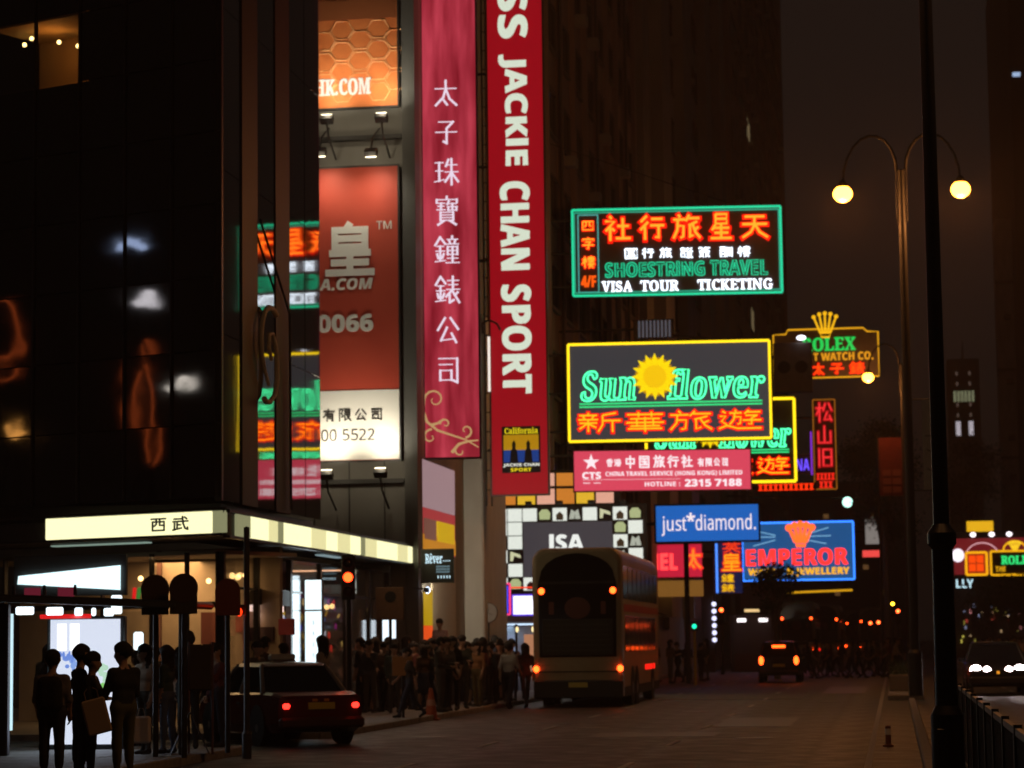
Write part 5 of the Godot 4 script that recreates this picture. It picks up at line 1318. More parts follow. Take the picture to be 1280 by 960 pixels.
func build_car(label: String, called: String, at: Vector3, yaw: float, body: Material, roof: Material, tall: bool, lit: String) -> Node3D:
	# origin under the rear bumper, driving along -z; lit: "rear" or "front"
	var o := thing(called, label, "car", at, yaw, "")
	var glassy := paint(0.012, 0.013, 0.015, 0.06, 0.0, 0.6)
	var dull := paint(0.015, 0.015, 0.015, 0.7)
	var st := [[0.0, 0.72, 0.42, 0.84], [-0.05, 0.8, 0.32, 0.9], [-0.35, 0.845, 0.24, 0.955], [-1.0, 0.86, 0.22, 0.97], [-2.3, 0.87, 0.22, 0.95], [-3.35, 0.86, 0.22, 0.93], [-4.2, 0.82, 0.24, 0.82], [-4.5, 0.78, 0.3, 0.74], [-4.58, 0.7, 0.4, 0.66]]
	if tall:
		st = [[0.0, 0.76, 0.5, 1.0], [-0.06, 0.84, 0.36, 1.06], [-0.4, 0.88, 0.3, 1.1], [-2.0, 0.9, 0.3, 1.08], [-3.2, 0.89, 0.3, 1.04], [-4.1, 0.85, 0.32, 0.95], [-4.4, 0.8, 0.38, 0.85], [-4.48, 0.72, 0.5, 0.75]]
	var rings := []
	for s in st:
		var w: float = s[1]
		var lo: float = s[2]
		var hi: float = s[3]
		var mid := lerpf(lo, hi, 0.55)
		rings.append([Vector3(-w * 0.94, lo, s[0]), Vector3(-w, lerpf(lo, mid, 0.4), s[0]), Vector3(-w * 1.0, mid, s[0]), Vector3(-w * 0.97, hi - 0.05, s[0]), Vector3(-w * 0.9, hi, s[0]), Vector3(w * 0.9, hi, s[0]), Vector3(w * 0.97, hi - 0.05, s[0]), Vector3(w, mid, s[0]), Vector3(w, lerpf(lo, mid, 0.4), s[0]), Vector3(w * 0.94, lo, s[0])])
	var mb := Mb.new()
	loft(mb, rings)
	part(o, "body", mb, body)
	# cabin: dark glass box that narrows upwards, roof, pillars
	var zb := -0.85 if not tall else -0.08
	var zf := -3.4 if not tall else -3.3
	var rb := -1.4 if not tall else -0.34
	var rf := -2.65
	var yb := 0.93 if not tall else 1.05
	var yt := 1.46 if not tall else 1.68
	var g := Mb.new()
	var q := func(z: float, w: float, y: float) -> Array:
		return [Vector3(-w, y, z), Vector3(w, y, z)]
	var b0: Array = q.call(zb, 0.8, yb)
	var b1: Array = q.call(zf, 0.8, yb)
	var t0: Array = q.call(rb, 0.62, yt - 0.03)
	var t1: Array = q.call(rf, 0.62, yt - 0.03)
	var inside := Vector3(0, (yb + yt) / 2, (zb + zf) / 2)
	part(o, "rear_window", _pane(b0[0], b0[1], t0[1], t0[0], inside), glassy)
	part(o, "windscreen", _pane(b1[0], b1[1], t1[1], t1[0], inside), glassy)
	for k in 2:
		var zm := (rb + rf) / 2
		var bm := Vector3(b0[k].x, yb, zm)
		var tm := Vector3(t0[k].x, yt - 0.03, zm)
		part(o, "side_window", _pane(b0[k], bm, tm, t0[k], inside), glassy)
		part(o, "side_window", _pane(bm, b1[k], t1[k], tm, inside), glassy)
		for e in [[b0[k], t0[k]], [bm, tm], [b1[k], t1[k]]]:
			part(o, "pillar", Mb.new().tube([e[0], e[1]], 0.045, 0.04, 6), roof)
		part(o, "door_handle", bx(Vector3(0.875 * (k * 2 - 1), yb - 0.18, zm + 0.12), Vector3(0.03, 0.03, 0.16)), dull)
		part(o, "door_handle", bx(Vector3(0.875 * (k * 2 - 1), yb - 0.18, zm - 0.9), Vector3(0.03, 0.03, 0.16)), dull)
		part(o, "mirror", bx(Vector3(0.95 * (k * 2 - 1), yb + 0.06, rf - 0.45), Vector3(0.18, 0.12, 0.08), 0.02), body)
	var rr := []
	for e in [[rb + 0.06, 0.58, 0.0], [rb - 0.05, 0.65, 0.05], [(rb + rf) / 2, 0.66, 0.075], [rf + 0.05, 0.65, 0.05], [rf - 0.08, 0.58, 0.0]]:
		rr.append([Vector3(-e[1], yt - 0.05, e[0]), Vector3(-e[1] * 0.92, yt - 0.03 + e[2] * 0.7, e[0]), Vector3(0, yt - 0.03 + e[2], e[0]), Vector3(e[1] * 0.92, yt - 0.03 + e[2] * 0.7, e[0]), Vector3(e[1], yt - 0.05, e[0])])
	var rm := Mb.new()
	loft(rm, rr)
	part(o, "roof", rm, roof)
	part(o, "rear_bumper", bx(Vector3(0, 0.42, 0.03), Vector3(1.62, 0.2, 0.16), 0.05), dull if tall or body == roof else paint(0.06, 0.012, 0.01, 0.5))
	part(o, "front_bumper", bx(Vector3(0, 0.42, -4.55), Vector3(1.6, 0.22, 0.16), 0.05), dull)
	for sx in [-1.0, 1.0]:
		for z in [-0.95, -3.6]:
			wheel(o, Vector3(sx * 0.76, 0.32, z), 0.32, 0.2, sx)
			part(o, "wheel_arch", Mb.new().lathe(Vector3(sx * 0.865, 0.36, z), [Vector2(0.38, 0.0), Vector2(0.38, 0.012), Vector2(0.0, 0.014)], 16, Basis(Vector3.BACK, -PI / 2 * sx)), dull)
		if tall:
			part(o, "tail_light", Mb.new().ball(Vector3(sx * 0.72, 0.92, 0.0), Vector3(0.1, 0.18, 0.05)), glow(1.0, 0.28, 0.08, 9.0))
		else:
			part(o, "tail_light", bx(Vector3(sx * 0.66, 0.72, 0.0), Vector3(0.14, 0.1, 0.06), 0.03), glow(1.0, 0.16, 0.12, 5.0) if lit == "rear" else paint(0.25, 0.01, 0.01, 0.2))
		var hl := part(o, "headlight", Mb.new().ball(Vector3(sx * 0.6, 0.7, -4.46), Vector3(0.17, 0.15, 0.08)), glow(1.0, 0.93, 0.92, 30.0) if lit == "front" else paint(0.5, 0.5, 0.5, 0.1))
		part(hl, "fog_lamp", Mb.new().ball(Vector3(sx * 0.3, 0.7, -4.52), Vector3(0.11, 0.11, 0.06)), glow(1.0, 0.9, 0.88, 18.0) if lit == "front" else paint(0.5, 0.5, 0.5, 0.1))
		if lit == "front":
			spot(o, Vector3(sx * 0.6, 0.64, -4.75), Vector3(sx * 0.6, 0.1, -14.0), Color(1.0, 0.92, 0.9), 0.5, 30.0)
	if tall:
		part(o, "brake_light", bx(Vector3(0, 1.5, -0.2), Vector3(0.55, 0.1, 0.05), 0.02), glow(1.0, 0.3, 0.08, 7.0))
	part(o, "number_plate", bx(Vector3(0, 0.72, 0.02), Vector3(0.5, 0.12, 0.04)), paint(0.6, 0.42, 0.06, 0.6))
	part(o, "grille", bx(Vector3(0, 0.62, -4.57), Vector3(0.55, 0.14, 0.05)), dull)
	part(o, "badge", bx(Vector3(0, 0.64, -4.605), Vector3(0.08, 0.08, 0.02)), glow(0.95, 0.6, 0.15, 1.0) if lit == "front" else dull)
	return o

func _pane(a: Vector3, b: Vector3, c: Vector3, d: Vector3, inside: Vector3) -> Mb:
	var mb := Mb.new()
	mb.quad_out(a, b, c, d, inside)
	return mb

func build_vehicles() -> void:
	build_bus("cream double decker bus seen from behind, nearest on the road", Vector3(-8.6, 0, -68.0), 0.012)
	build_bus("distant double decker bus just right of the small road tree", Vector3(-5.2, 0, -186.0))
	build_bus("distant double decker bus beside the median, farther than the other", Vector3(-3.4, 0, -238.0))
	var t := build_car("red taxi with pale roof turning left into the side street", "taxi", Vector3(-10.15, 0, -43.6), 0.6, paint(0.11, 0.005, 0.007, 0.25, 0.0, 0.6), paint(0.17, 0.16, 0.155, 0.3), false, "rear")
	part(t, "roof_sign", bx(Vector3(0, 1.58, -2.0), Vector3(0.5, 0.12, 0.16), 0.03), paint(0.4, 0.4, 0.38, 0.5))
	for x in [-0.12, 0.1]:
		part(t, "indicator", bx(Vector3(x, 0.82, 0.012), Vector3(0.1, 0.05, 0.03), 0.01), paint(0.7, 0.25, 0.03, 0.3))
	build_car("dark tall car with lit brake lights driving away up the road", "parked_car", Vector3(-4.75, 0, -103.5), 0.0, paint(0.02, 0.02, 0.022, 0.2), paint(0.02, 0.02, 0.022, 0.2), true, "rear").name = "tall_car"
	build_bus("distant double decker bus in the lane against the median, farthest of the buses", Vector3(-1.6, 0, -271.0))
	build_bus("distant double decker bus in the lane nearest the median, before the farthest one", Vector3(-1.75, 0, -212.0))
	build_bus("distant double decker bus mostly hidden behind the small road tree", Vector3(-6.6, 0, -172.0))
	build_car("dark saloon car with glaring headlights coming towards the camera", "saloon_car", Vector3(3.1, 0, -82.6), PI, paint(0.02, 0.018, 0.02, 0.2), paint(0.02, 0.018, 0.02, 0.2), false, "front").scale = Vector3.ONE * 1.1

# ---------------------------------------------------------------- street furniture and trees
func build_lamp_post(label: String, at: Vector3, h: float, bright: float, banner: bool, single := false) -> Node3D:
	# slim post with curved arms, a hanging sodium lantern on each
	var o := thing("street_lamp", label, "lamp", at, 0.0, "lamp posts on the median")
	var m := paint(0.03, 0.028, 0.024, 0.6)
	part(o, "pole", Mb.new().lathe(Vector3.ZERO, [Vector2(0.2, 0), Vector2(0.2, 1.2), Vector2(0.13, 1.3), Vector2(0.12, h * 0.7), Vector2(0.1, h + 0.3), Vector2(0.0, h + 0.35)], 12), m)
	for x in [-0.2, 0.2]:
		part(o, "rod", Mb.new().tube([Vector3(x * 0.7, h - 1.2, 0.05), Vector3(x * 0.7, h + 0.6, 0.05)], 0.02, -1.0, 5), m)
	for sx in ([-1.0, 1.0] if not single else [-1.0]):
		var arm := []
		for i in 11:
			var t := PI * i / 10.0
			arm.append(Vector3(sx * (0.9 - 0.78 * cos(t)), h + 0.3 + sin(t) * 1.25 - (0.4 * i / 10.0), 0))
		part(o, "arm", Mb.new().tube(arm, 0.05, 0.035, 6), m)
		var head := Vector3(sx * 1.68, h - 0.32, 0)
		part(o, "lamp_hood", Mb.new().lathe(head, [Vector2(0.16, 0.2), Vector2(0.14, 0.3), Vector2(0.06, 0.4), Vector2(0.0, 0.42)], 14), m)
		part(o, "lamp_globe", Mb.new().ball(head, Vector3(0.28, 0.25, 0.28), 14, 9), glow(1.0, 0.6, 0.18, 20.0))
		omni(o, head + Vector3(0, -0.42, 0), Color(1.0, 0.63, 0.34), bright, 0.12)
	if banner:
		var b := part(o, "banner", bx(Vector3(0.62, 7.1, 0), Vector3(0.46, 2.57, 0.02)), grain("pole_banner", Color(0.4, 0.36, 0.32), Color(0.5, 0.46, 0.41), 0.03, Vector3.ONE * 0.5))
		for y in [6.35, 6.9, 7.35]:
			part(b, "printed_mark", Mb.new().box(Vector3(0.62, y, 0.013), Vector3(0.3, 0.03, 0.004), Basis(Vector3.BACK, -0.5 if y < 7.0 else 0.0)), paint(0.1, 0.09, 0.09))
		for y in [5.8, 8.4]:
			part(o, "banner_rod", Mb.new().tube([Vector3(0, y, 0), Vector3(0.86, y, 0)], 0.02, -1.0, 5), m)
	return o

func build_tree(called: String, label: String, at: Vector3, h: float, r: float, leaves: int, low: float, group := "") -> Node3D:
	var o := thing(called, label, "tree", at, 0.0, group)
	var bark := grain("bark", Color(0.1, 0.08, 0.06), Color(0.2, 0.17, 0.13), 0.05, Vector3.ONE, 0.95)
	part(o, "trunk", Mb.new().tube([Vector3(0, 0, 0), Vector3(0.05, h * 0.3, 0), Vector3(-0.08, h * 0.6, 0.05), Vector3(0, h * 0.85, 0)], r * 0.12 + 0.03, 0.03, 8), bark)
	var hubs := []
	for i in 7:
		var a := TAU * i / 7.0 + rng.randf() * 0.6
		var y0 := h * rng.randf_range(0.35, 0.6)
		var tip := Vector3(cos(a) * r * rng.randf_range(0.45, 0.85), rng.randf_range(low + (h - low) * 0.3, h * 0.92), sin(a) * r * rng.randf_range(0.45, 0.85))
		part(o, "limb", Mb.new().tube([Vector3(0, y0, 0), Vector3(tip.x * 0.45, lerpf(y0, tip.y, 0.6), tip.z * 0.45), tip], 0.06 + r * 0.015, 0.015, 5), bark)
		hubs.append(tip)
	hubs.append(Vector3(0, h * 0.9, 0))
	for i in 6:
		hubs.append(Vector3(rng.randf_range(-0.5, 0.5) * r, rng.randf_range(low, h), rng.randf_range(-0.5, 0.5) * r))
	var mb := Mb.new()
	for i in leaves:
		var c: Vector3 = hubs[rng.randi() % hubs.size()]
		var d := Vector3(rng.randfn(), rng.randfn() * 0.8, rng.randfn()) * r * 0.24
		var p := c + d
		var u := Vector3(rng.randfn(), rng.randfn() * 0.6, rng.randfn()).normalized()
		var w := u.cross(Vector3(rng.randfn(), rng.randfn(), rng.randfn())).normalized()
		var s := rng.randf_range(0.07, 0.14)
		var nn := u.cross(w).normalized()
		mb.tri(p - u * s, p + w * s * 0.5, p + u * s, nn)
		mb.tri(p - u * s, p - w * s * 0.5, p + u * s, nn)
	var lm: StandardMaterial3D = grain("leaf", Color(0.035, 0.06, 0.025), Color(0.07, 0.1, 0.04), 0.05, Vector3.ONE * 0.6, 0.6)
	lm.backlight_enabled = true
	lm.backlight = Color(0.15, 0.2, 0.08)
	part(o, "crown", mb, lm)
	return o

func traffic_light(label: String, at: Vector3, yaw: float, h: float, c: Color, lens_at: int, post: Material) -> void:
	var o := thing("traffic_light", label, "traffic light", at, yaw, "traffic lights")
	var dk := paint(0.02, 0.02, 0.02, 0.6)
	part(o, "post", Mb.new().lathe(Vector3.ZERO, [Vector2(0.1, 0), Vector2(0.1, 0.2), Vector2(0.06, 0.25), Vector2(0.055, h), Vector2(0, h + 0.02)], 10), post)
	part(o, "housing", bx(Vector3(0, h - 0.5, 0.14), Vector3(0.3, 0.95, 0.2), 0.03), dk)
	for i in 3:
		var y := h - 0.2 - i * 0.3
		part(o, "hood", Mb.new().lathe(Vector3(0, y, 0.24), [Vector2(0.12, 0), Vector2(0.125, 0.14), Vector2(0.115, 0.14), Vector2(0.11, 0)], 14, Basis(Vector3.RIGHT, PI / 2)), dk)
		part(o, "signal_lens", Mb.new().ball(Vector3(0, y, 0.245), Vector3(0.1, 0.1, 0.03)), glow(c.r, c.g, c.b, 12.0) if i == lens_at else paint(0.03, 0.02, 0.02, 0.2))
	omni(o, Vector3(0, h - 0.2 - lens_at * 0.3, 0.5), c, 0.05, 0.05)

func build_street() -> void:
	var dk := paint(0.018, 0.017, 0.016, 0.45)
	# big near post
	var o := thing("lamp_post", "thick dark post in the foreground running out of the top of the picture", "post", Vector3(0.55, 0.05, -28.0))
	part(o, "shaft", Mb.new().lathe(Vector3.ZERO, [Vector2(0.18, 0), Vector2(0.18, 0.9), Vector2(0.125, 1.0), Vector2(0.115, 2.72), Vector2(0.16, 2.78), Vector2(0.16, 2.9), Vector2(0.09, 3.0), Vector2(0.07, 10.5), Vector2(0.06, 12.0), Vector2(0, 12.05)], 18), paint(0.02, 0.019, 0.018, 0.35, 0.3))
	part(o, "access_door", bx(Vector3(-0.05, 0.55, 0.165), Vector3(0.14, 0.4, 0.02), 0.01), dk)
	part(o, "collar_bolt", bx(Vector3(0.0, 2.85, 0.155), Vector3(0.06, 0.06, 0.04)), dk)
	for sx in [-1.0, 1.0]:
		part(o, "arm", Mb.new().tube([Vector3(0, 11.9, 0), Vector3(sx * 0.4, 12.6, 0), Vector3(sx * 1.1, 12.7, 0), Vector3(sx * 1.6, 12.3, 0)], 0.05, 0.035, 6), dk)
		part(o, "lamp_globe", Mb.new().ball(Vector3(sx * 1.62, 12.1, 0), Vector3(0.24, 0.2, 0.24), 12, 8), glow(1.0, 0.66, 0.28, 16.0))
		omni(o, Vector3(sx * 1.62, 12.1, 0), Color(1.0, 0.7, 0.46), 7.0, 0.2)
	build_lamp_post("double armed lamp post with two glaring orange lamps and pale banner", Vector3(0.56, 0.16, -71.5), 14.75, 15.0, true)
	build_lamp_post("farther lamp post with one orange lamp before the crowned sign", Vector3(0.74, 0.16, -125.0), 14.95, 12.0, false, true)
	# dark red banner high on a far post
	o = thing("street_banner", "dark red street banner hanging on a post beyond the tree", "banner", Vector3(-0.51, 0, -126.0))
	part(o, "cloth", bx(Vector3(0.63, 10.36, 0), Vector3(1.26, 2.92, 0.03)), grain("banner_cloth", Color(0.12, 0.012, 0.012), Color(0.2, 0.02, 0.02), 0.03, Vector3.ONE * 0.4))
	for i in 6:
		part(o, "pale_block", bx(Vector3(0.36 + (i % 2) * 0.5, 9.2 + (i / 2) * 0.42, 0.02), Vector3(0.4, 0.32, 0.02)), paint(0.3, 0.08, 0.07))
	part(o, "post", Mb.new().tube([Vector3(-0.05, 0, -0.05), Vector3(-0.05, 12.0, -0.05)], 0.08, 0.06, 8), dk)
	# railings along the median
	var rl: Node3D
	for i in 22:
		var at := Vector3(0.84, 0.08, -11.0 - i * 2.0)
		if i == 0:
			rl = thing("railing", "black vertical bar railing panel on the median, nearest the camera", "railing", at, PI / 2, "median railing panels")
			for y in [0.16, 1.05]:
				part(rl, "rail", bx(Vector3(0, y, 0), Vector3(1.96, 0.05, 0.04)), dk)
			for k in 15:
				part(rl, "bar", bx(Vector3(-0.91 + k * 0.13, 0.6, 0), Vector3(0.025, 0.86, 0.025)), dk)
			for x in [-0.97, 0.97]:
				part(rl, "post", bx(Vector3(x, 0.55, 0), Vector3(0.06, 1.1, 0.06)), dk)
		else:
			copy_of(rl, at, PI / 2, "black railing panel on the median, %s from the camera" % nth(i + 1))
	o = thing("marker_post", "small orange reflective marker post at the edge of the median", "post", Vector3(-0.15, 0, -42.0))
	part(o, "tube", Mb.new().lathe(Vector3.ZERO, [Vector2(0.09, 0), Vector2(0.09, 0.03), Vector2(0.045, 0.05), Vector2(0.045, 0.34), Vector2(0.0, 0.36)], 12), paint(0.2, 0.06, 0.025, 0.6))
	part(o, "reflector_band", Mb.new().lathe(Vector3(0, 0.2, 0), [Vector2(0.047, 0), Vector2(0.047, 0.1)], 12), paint(0.8, 0.75, 0.7, 0.4))

	# traffic lights and posts on the left
	traffic_light("traffic light showing red before the colourful shop window", Vector3(-11.5, 0.12, -52.0), 0.2, 3.6, Color(1.0, 0.2, 0.06), 1, dk)
	traffic_light("red traffic light beside the upright blue edged sign", Vector3(-8.9, 0.0, -130.5), 0.0, 3.55, Color(1.0, 0.3, 0.12), 0, dk)
	traffic_light("red traffic light near the median far up the road", Vector3(0.25, 0.16, -150.0), 0.0, 3.4, Color(1.0, 0.32, 0.14), 0, dk)
	traffic_light("amber lit traffic light near the median, just left of the red one", Vector3(-0.05, 0.16, -151.0), 0.0, 3.85, Color(1.0, 0.75, 0.15), 0, dk)
	traffic_light("red traffic light left of the two beside the median, far up the road", Vector3(-0.9, 0.0, -148.0), 0.0, 2.9, Color(1.0, 0.3, 0.12), 0, dk)
	traffic_light("red traffic light lowest of those far up the road", Vector3(-1.5, 0.0, -162.0), 0.0, 2.95, Color(1.0, 0.3, 0.12), 0, dk)
	o = thing("signal_post", "yellow crossing post with a small green light at the kerb", "post", Vector3(-7.92, 0.0, -100.0))
	part(o, "shaft", Mb.new().tube([Vector3.ZERO, Vector3(0, 2.2, 0)], 0.06, -1.0, 8), paint(0.45, 0.28, 0.03, 0.6))
	part(o, "head", bx(Vector3(0, 2.35, 0), Vector3(0.26, 0.4, 0.2), 0.02), dk)
	part(o, "green_signal", Mb.new().ball(Vector3(0, 2.35, 0.11), Vector3(0.09, 0.09, 0.03)), glow(0.1, 0.9, 0.65, 2.5))
	o = thing("sign_post", "tall slim post rising past the corner of the canopy", "post", Vector3(-10.3, 0.0, -39.0))
	part(o, "shaft", Mb.new().lathe(Vector3.ZERO, [Vector2(0.08, 0), Vector2(0.08, 0.4), Vector2(0.05, 0.45), Vector2(0.048, 3.7), Vector2(0, 3.72)], 10), paint(0.09, 0.085, 0.085, 0.35, 0.6))
	for e in [[-0.42, 2.38, 0.06], [-0.26, 2.42, 0.08], [-0.1, 2.34, 0.07]]:
		part(o, "red_signal", Mb.new().ball(Vector3(e[0], e[1], 0.08), Vector3(e[2] * 0.7, e[2], 0.04)), glow(1.0, 0.2, 0.05, 3.0))
	part(o, "signal_arm", bx(Vector3(-0.24, 2.38, 0.02), Vector3(0.48, 0.16, 0.06), 0.02), dk)
	# square signs seen among the crowd
	o = thing("road_sign", "brown square road sign with a dark disc above the crowd", "sign", Vector3(-12.23, 0.12, -60.0))
	part(o, "plate", bx(Vector3(0, 2.67, 0), Vector3(0.7, 0.8, 0.03), 0.01), grain("brown_plate", Color(0.2, 0.09, 0.05), Color(0.27, 0.12, 0.07), 0.03, Vector3.ONE * 0.6))
	part(o, "disc", Mb.new().lathe(Vector3(0.02, 2.83, 0.02), [Vector2(0.14, 0), Vector2(0.14, 0.01), Vector2(0, 0.012)], 16, Basis(Vector3.RIGHT, PI / 2)), paint(0.03, 0.02, 0.02))
	part(o, "post", Mb.new().tube([Vector3(0, 0, -0.05), Vector3(0, 3.1, -0.05)], 0.04, -1.0, 8), dk)
	o = thing("road_sign", "low orange brown rectangular sign in front of the crowd", "sign", Vector3(-11.13, 0.12, -56.0))
	part(o, "plate", bx(Vector3(0, 1.17, 0), Vector3(0.48, 0.44, 0.03), 0.01), paint(0.3, 0.13, 0.03, 0.6))
	part(o, "post", Mb.new().tube([Vector3(0, 0, -0.05), Vector3(0, 1.3, -0.05)], 0.035, -1.0, 8), dk)
	o = thing("wall_clock", "round street clock on a post beside the grey column", "clock", Vector3(-12.4, 0.12, -76.0))
	part(o, "post", Mb.new().tube([Vector3.ZERO, Vector3(0, 2.3, 0)], 0.05, -1.0, 8), dk)
	part(o, "case", Mb.new().lathe(Vector3(0, 2.6, -0.08), [Vector2(0.3, 0), Vector2(0.32, 0.08), Vector2(0.3, 0.16)], 20, Basis(Vector3.RIGHT, PI / 2)), dk)
	part(o, "dial", Mb.new().lathe(Vector3(0, 2.6, 0.07), [Vector2(0.29, 0), Vector2(0.0, 0.005)], 20, Basis(Vector3.RIGHT, PI / 2)), paint(0.3, 0.26, 0.24))
	for a in [0.3, 2.0]:
		part(o, "hand", Mb.new().box(Vector3(sin(a) * 0.08, 2.6 + cos(a) * 0.08, 0.09), Vector3(0.02, 0.18, 0.008), Basis(Vector3.BACK, -a)), dk)
	o = thing("traffic_cone", "orange traffic cone standing at the kerb before the crowd", "cone", Vector3(-10.85, 0.0, -58.0))
	part(o, "base", bx(Vector3(0, 0.025, 0), Vector3(0.4, 0.05, 0.4), 0.015), paint(0.4, 0.07, 0.02, 0.6))
	part(o, "shaft", Mb.new().lathe(Vector3.ZERO, [Vector2(0.16, 0.05), Vector2(0.045, 0.74), Vector2(0.03, 0.75), Vector2(0, 0.75)], 14), paint(0.5, 0.09, 0.02, 0.5))
	part(o, "sleeve", Mb.new().lathe(Vector3(0, 0.34, 0), [Vector2(0.116, 0), Vector2(0.091, 0.15)], 14), paint(0.6, 0.3, 0.2, 0.5))

	# bus shelter and stop flags
	o = thing("bus_shelter", "dark bus shelter with sloping roof and white advert panel at the left", "bus shelter", Vector3(-13.4, 0.12, -37.0))
	part(o, "roof", Mb.new().box(Vector3(0.6, 2.42, -0.8), Vector3(4.0, 0.12, 2.2), Basis(Vector3.BACK, -0.05), 0.04), paint(0.05, 0.05, 0.05, 0.4, 0.3))
	part(o, "roof_edge", Mb.new().box(Vector3(0.6, 2.41, 0.32), Vector3(4.0, 0.07, 0.05), Basis(Vector3.BACK, -0.05)), paint(0.09, 0.09, 0.085, 0.4, 0.3))
	for e in [[-0.72, 0.14], [-0.42, 0.24], [2.5, 0.1]]:
		part(o, "post", bx(Vector3(e[0], 1.2, -0.4), Vector3(e[1], 2.36, 0.14), 0.02), paint(0.02, 0.02, 0.02, 0.4))
	part(o, "advert_frame", bx(Vector3(0.1, 1.1, -3.0), Vector3(1.34, 2.2, 0.16), 0.02), paint(0.03, 0.035, 0.04, 0.4))
	part(o, "advert_light_panel", bx(Vector3(0.1, 1.12, -2.91), Vector3(1.2, 2.06, 0.03)), glow(0.86, 0.89, 0.96, 1.0))
	for x in [-0.3, -0.08]:
		part(o, "bright_strip_light", bx(Vector3(x, 1.86, -2.893), Vector3(0.16, 0.44, 0.008), 0.003), glow(1.0, 1.0, 1.0, 1.6))
	# print on the advert: clusters of small blots in the colours of the poster
	for e in [[-0.3, 1.45, 0.18, 0.12, Color(0.45, 0.58, 0.9), 0.9], [0.0, 1.42, 0.12, 0.1, Color(0.55, 0.68, 0.94), 0.9], [-0.25, 1.1, 0.24, 0.07, Color(0.85, 0.94, 0.82), 1.0], [0.42, 1.3, 0.06, 0.16, Color(0.75, 0.9, 0.8), 0.9], [0.2, 0.36, 0.08, 0.18, Color(0.3, 0.52, 0.9), 0.9], [0.48, 1.02, 0.1, 0.08, Color(0.55, 0.84, 0.45), 0.9]]:
		var c: Color = e[4]
		var mb := Mb.new()
		for i in 9:
			mb.ball(Vector3(e[0] + rng.randf_range(-1, 1) * e[2], e[1] + rng.randf_range(-1, 1) * e[3], -2.893 + i * 0.0004), Vector3(rng.randf_range(0.02, 0.07), rng.randf_range(0.03, 0.08), 0.004), 8, 4)
		part(o, "printed_motif", mb, glow(c.r, c.g, c.b, e[5]))
	area(o, Vector3(0.1, 1.12, -2.8), Vector3(0, 0, 1), Vector2(1.2, 2.0), Color(0.85, 0.9, 1.0), 1.1)
	for e in [[-0.45, 0.3], [0.05, 0.28], [0.45, 0.13], [0.7, 0.07], [0.95, 0.16]]:
		part(o, "strip_lamp", bx(Vector3(e[0] + 0.04, 2.27 - e[0] * 0.03, -1.4), Vector3(e[1], 0.13, 0.06), 0.02), glow(0.9, 0.97, 1.0, 2.0))
	part(o, "lamp_box", bx(Vector3(1.12, 2.36, -1.4), Vector3(0.16, 0.3, 0.1), 0.02), glow(0.9, 0.98, 1.0, 1.8))
	part(o, "lamp_box", bx(Vector3(1.05, 1.78, -2.8), Vector3(0.16, 0.3, 0.1), 0.03), glow(0.9, 0.98, 1.0, 1.6))
	part(o, "red_strip_light", bx(Vector3(0.1, 2.19, -1.9), Vector3(0.85, 0.07, 0.05)), glow(0.9, 0.08, 0.08, 0.9))
	part(o, "side_light_panel", bx(Vector3(-0.96, 1.3, -2.0), Vector3(0.1, 1.9, 0.5)), glow(0.8, 0.95, 0.98, 1.0))
	for x in [-0.2, 0.3, 0.8]:
		part(o, "hanging_bracket", Mb.new().tube([Vector3(x, 2.5, -0.3), Vector3(x, 2.66, -0.3)], 0.03, 0.02, 6), dk)
	for x in [0.0, 0.55]:
		part(o, "pink_panel", bx(Vector3(x, 2.55, -0.6), Vector3(0.26, 0.16, 0.03)), glow(0.5, 0.15, 0.22, 0.5))
	area(o, Vector3(0.3, 2.2, -1.35), Vector3.DOWN, Vector2(1.6, 0.1), Color(0.9, 0.97, 1.0), 0.5)
	var k := 0
	for e in [[-11.22, "left of the pair"], [-10.68, "right of the pair"]]:
		o = thing("bus_stop_flag", "round headed bus stop flag on a post, " + e[1], "sign", Vector3(e[0], 0.12, -37.0 + k * 0.3), 0.0, "bus stop flags")
		part(o, "disc", Mb.new().lathe(Vector3(0, 2.56, -0.02), [Vector2(0.0, 0.0), Vector2(0.22, 0), Vector2(0.23, 0.02), Vector2(0.22, 0.04), Vector2(0, 0.04)], 22, Basis(Vector3.RIGHT, PI / 2)), paint(0.08, 0.045, 0.03, 0.6))
		part(o, "route_plate", bx(Vector3(0, 2.33, 0.0), Vector3(0.43, 0.32, 0.03), 0.01), paint(0.06, 0.05, 0.035, 0.6))
		part(o, "post", Mb.new().tube([Vector3(0, 0, -0.05), Vector3(0, 2.6, -0.05)], 0.045, -1.0, 8), dk)
		k += 1
	o = thing("bus_stop_flag", "dull red arch topped flag right of the bus stop flags", "sign", Vector3(-10.45, 0.12, -38.4), 0.3)
	part(o, "arch_plate", Mb.new().lathe(Vector3(0, 2.55, -0.02), [Vector2(0.0, 0.0), Vector2(0.2, 0), Vector2(0.2, 0.04), Vector2(0, 0.04)], 20, Basis(Vector3.RIGHT, PI / 2)), paint(0.16, 0.03, 0.02, 0.5))
	part(o, "plate", bx(Vector3(0, 2.36, 0), Vector3(0.4, 0.4, 0.035), 0.01), paint(0.16, 0.03, 0.02, 0.5))
	part(o, "post", Mb.new().tube([Vector3(0, 0, -0.05), Vector3(0, 2.6, -0.05)], 0.04, -1.0, 8), dk)
	o = thing("timetable_board", "grey brown timetable board on posts beside the tall slim post", "board", Vector3(-10.78, 0.12, -38.0))
	part(o, "panel", bx(Vector3(0, 1.35, 0), Vector3(0.38, 0.72, 0.06), 0.02), paint(0.07, 0.055, 0.045, 0.5))
	for x in [-0.19, 0.19]:
		part(o, "post", Mb.new().tube([Vector3(x, 0, 0), Vector3(x, 1.75, 0)], 0.02, -1.0, 6), paint(0.12, 0.06, 0.06, 0.4))
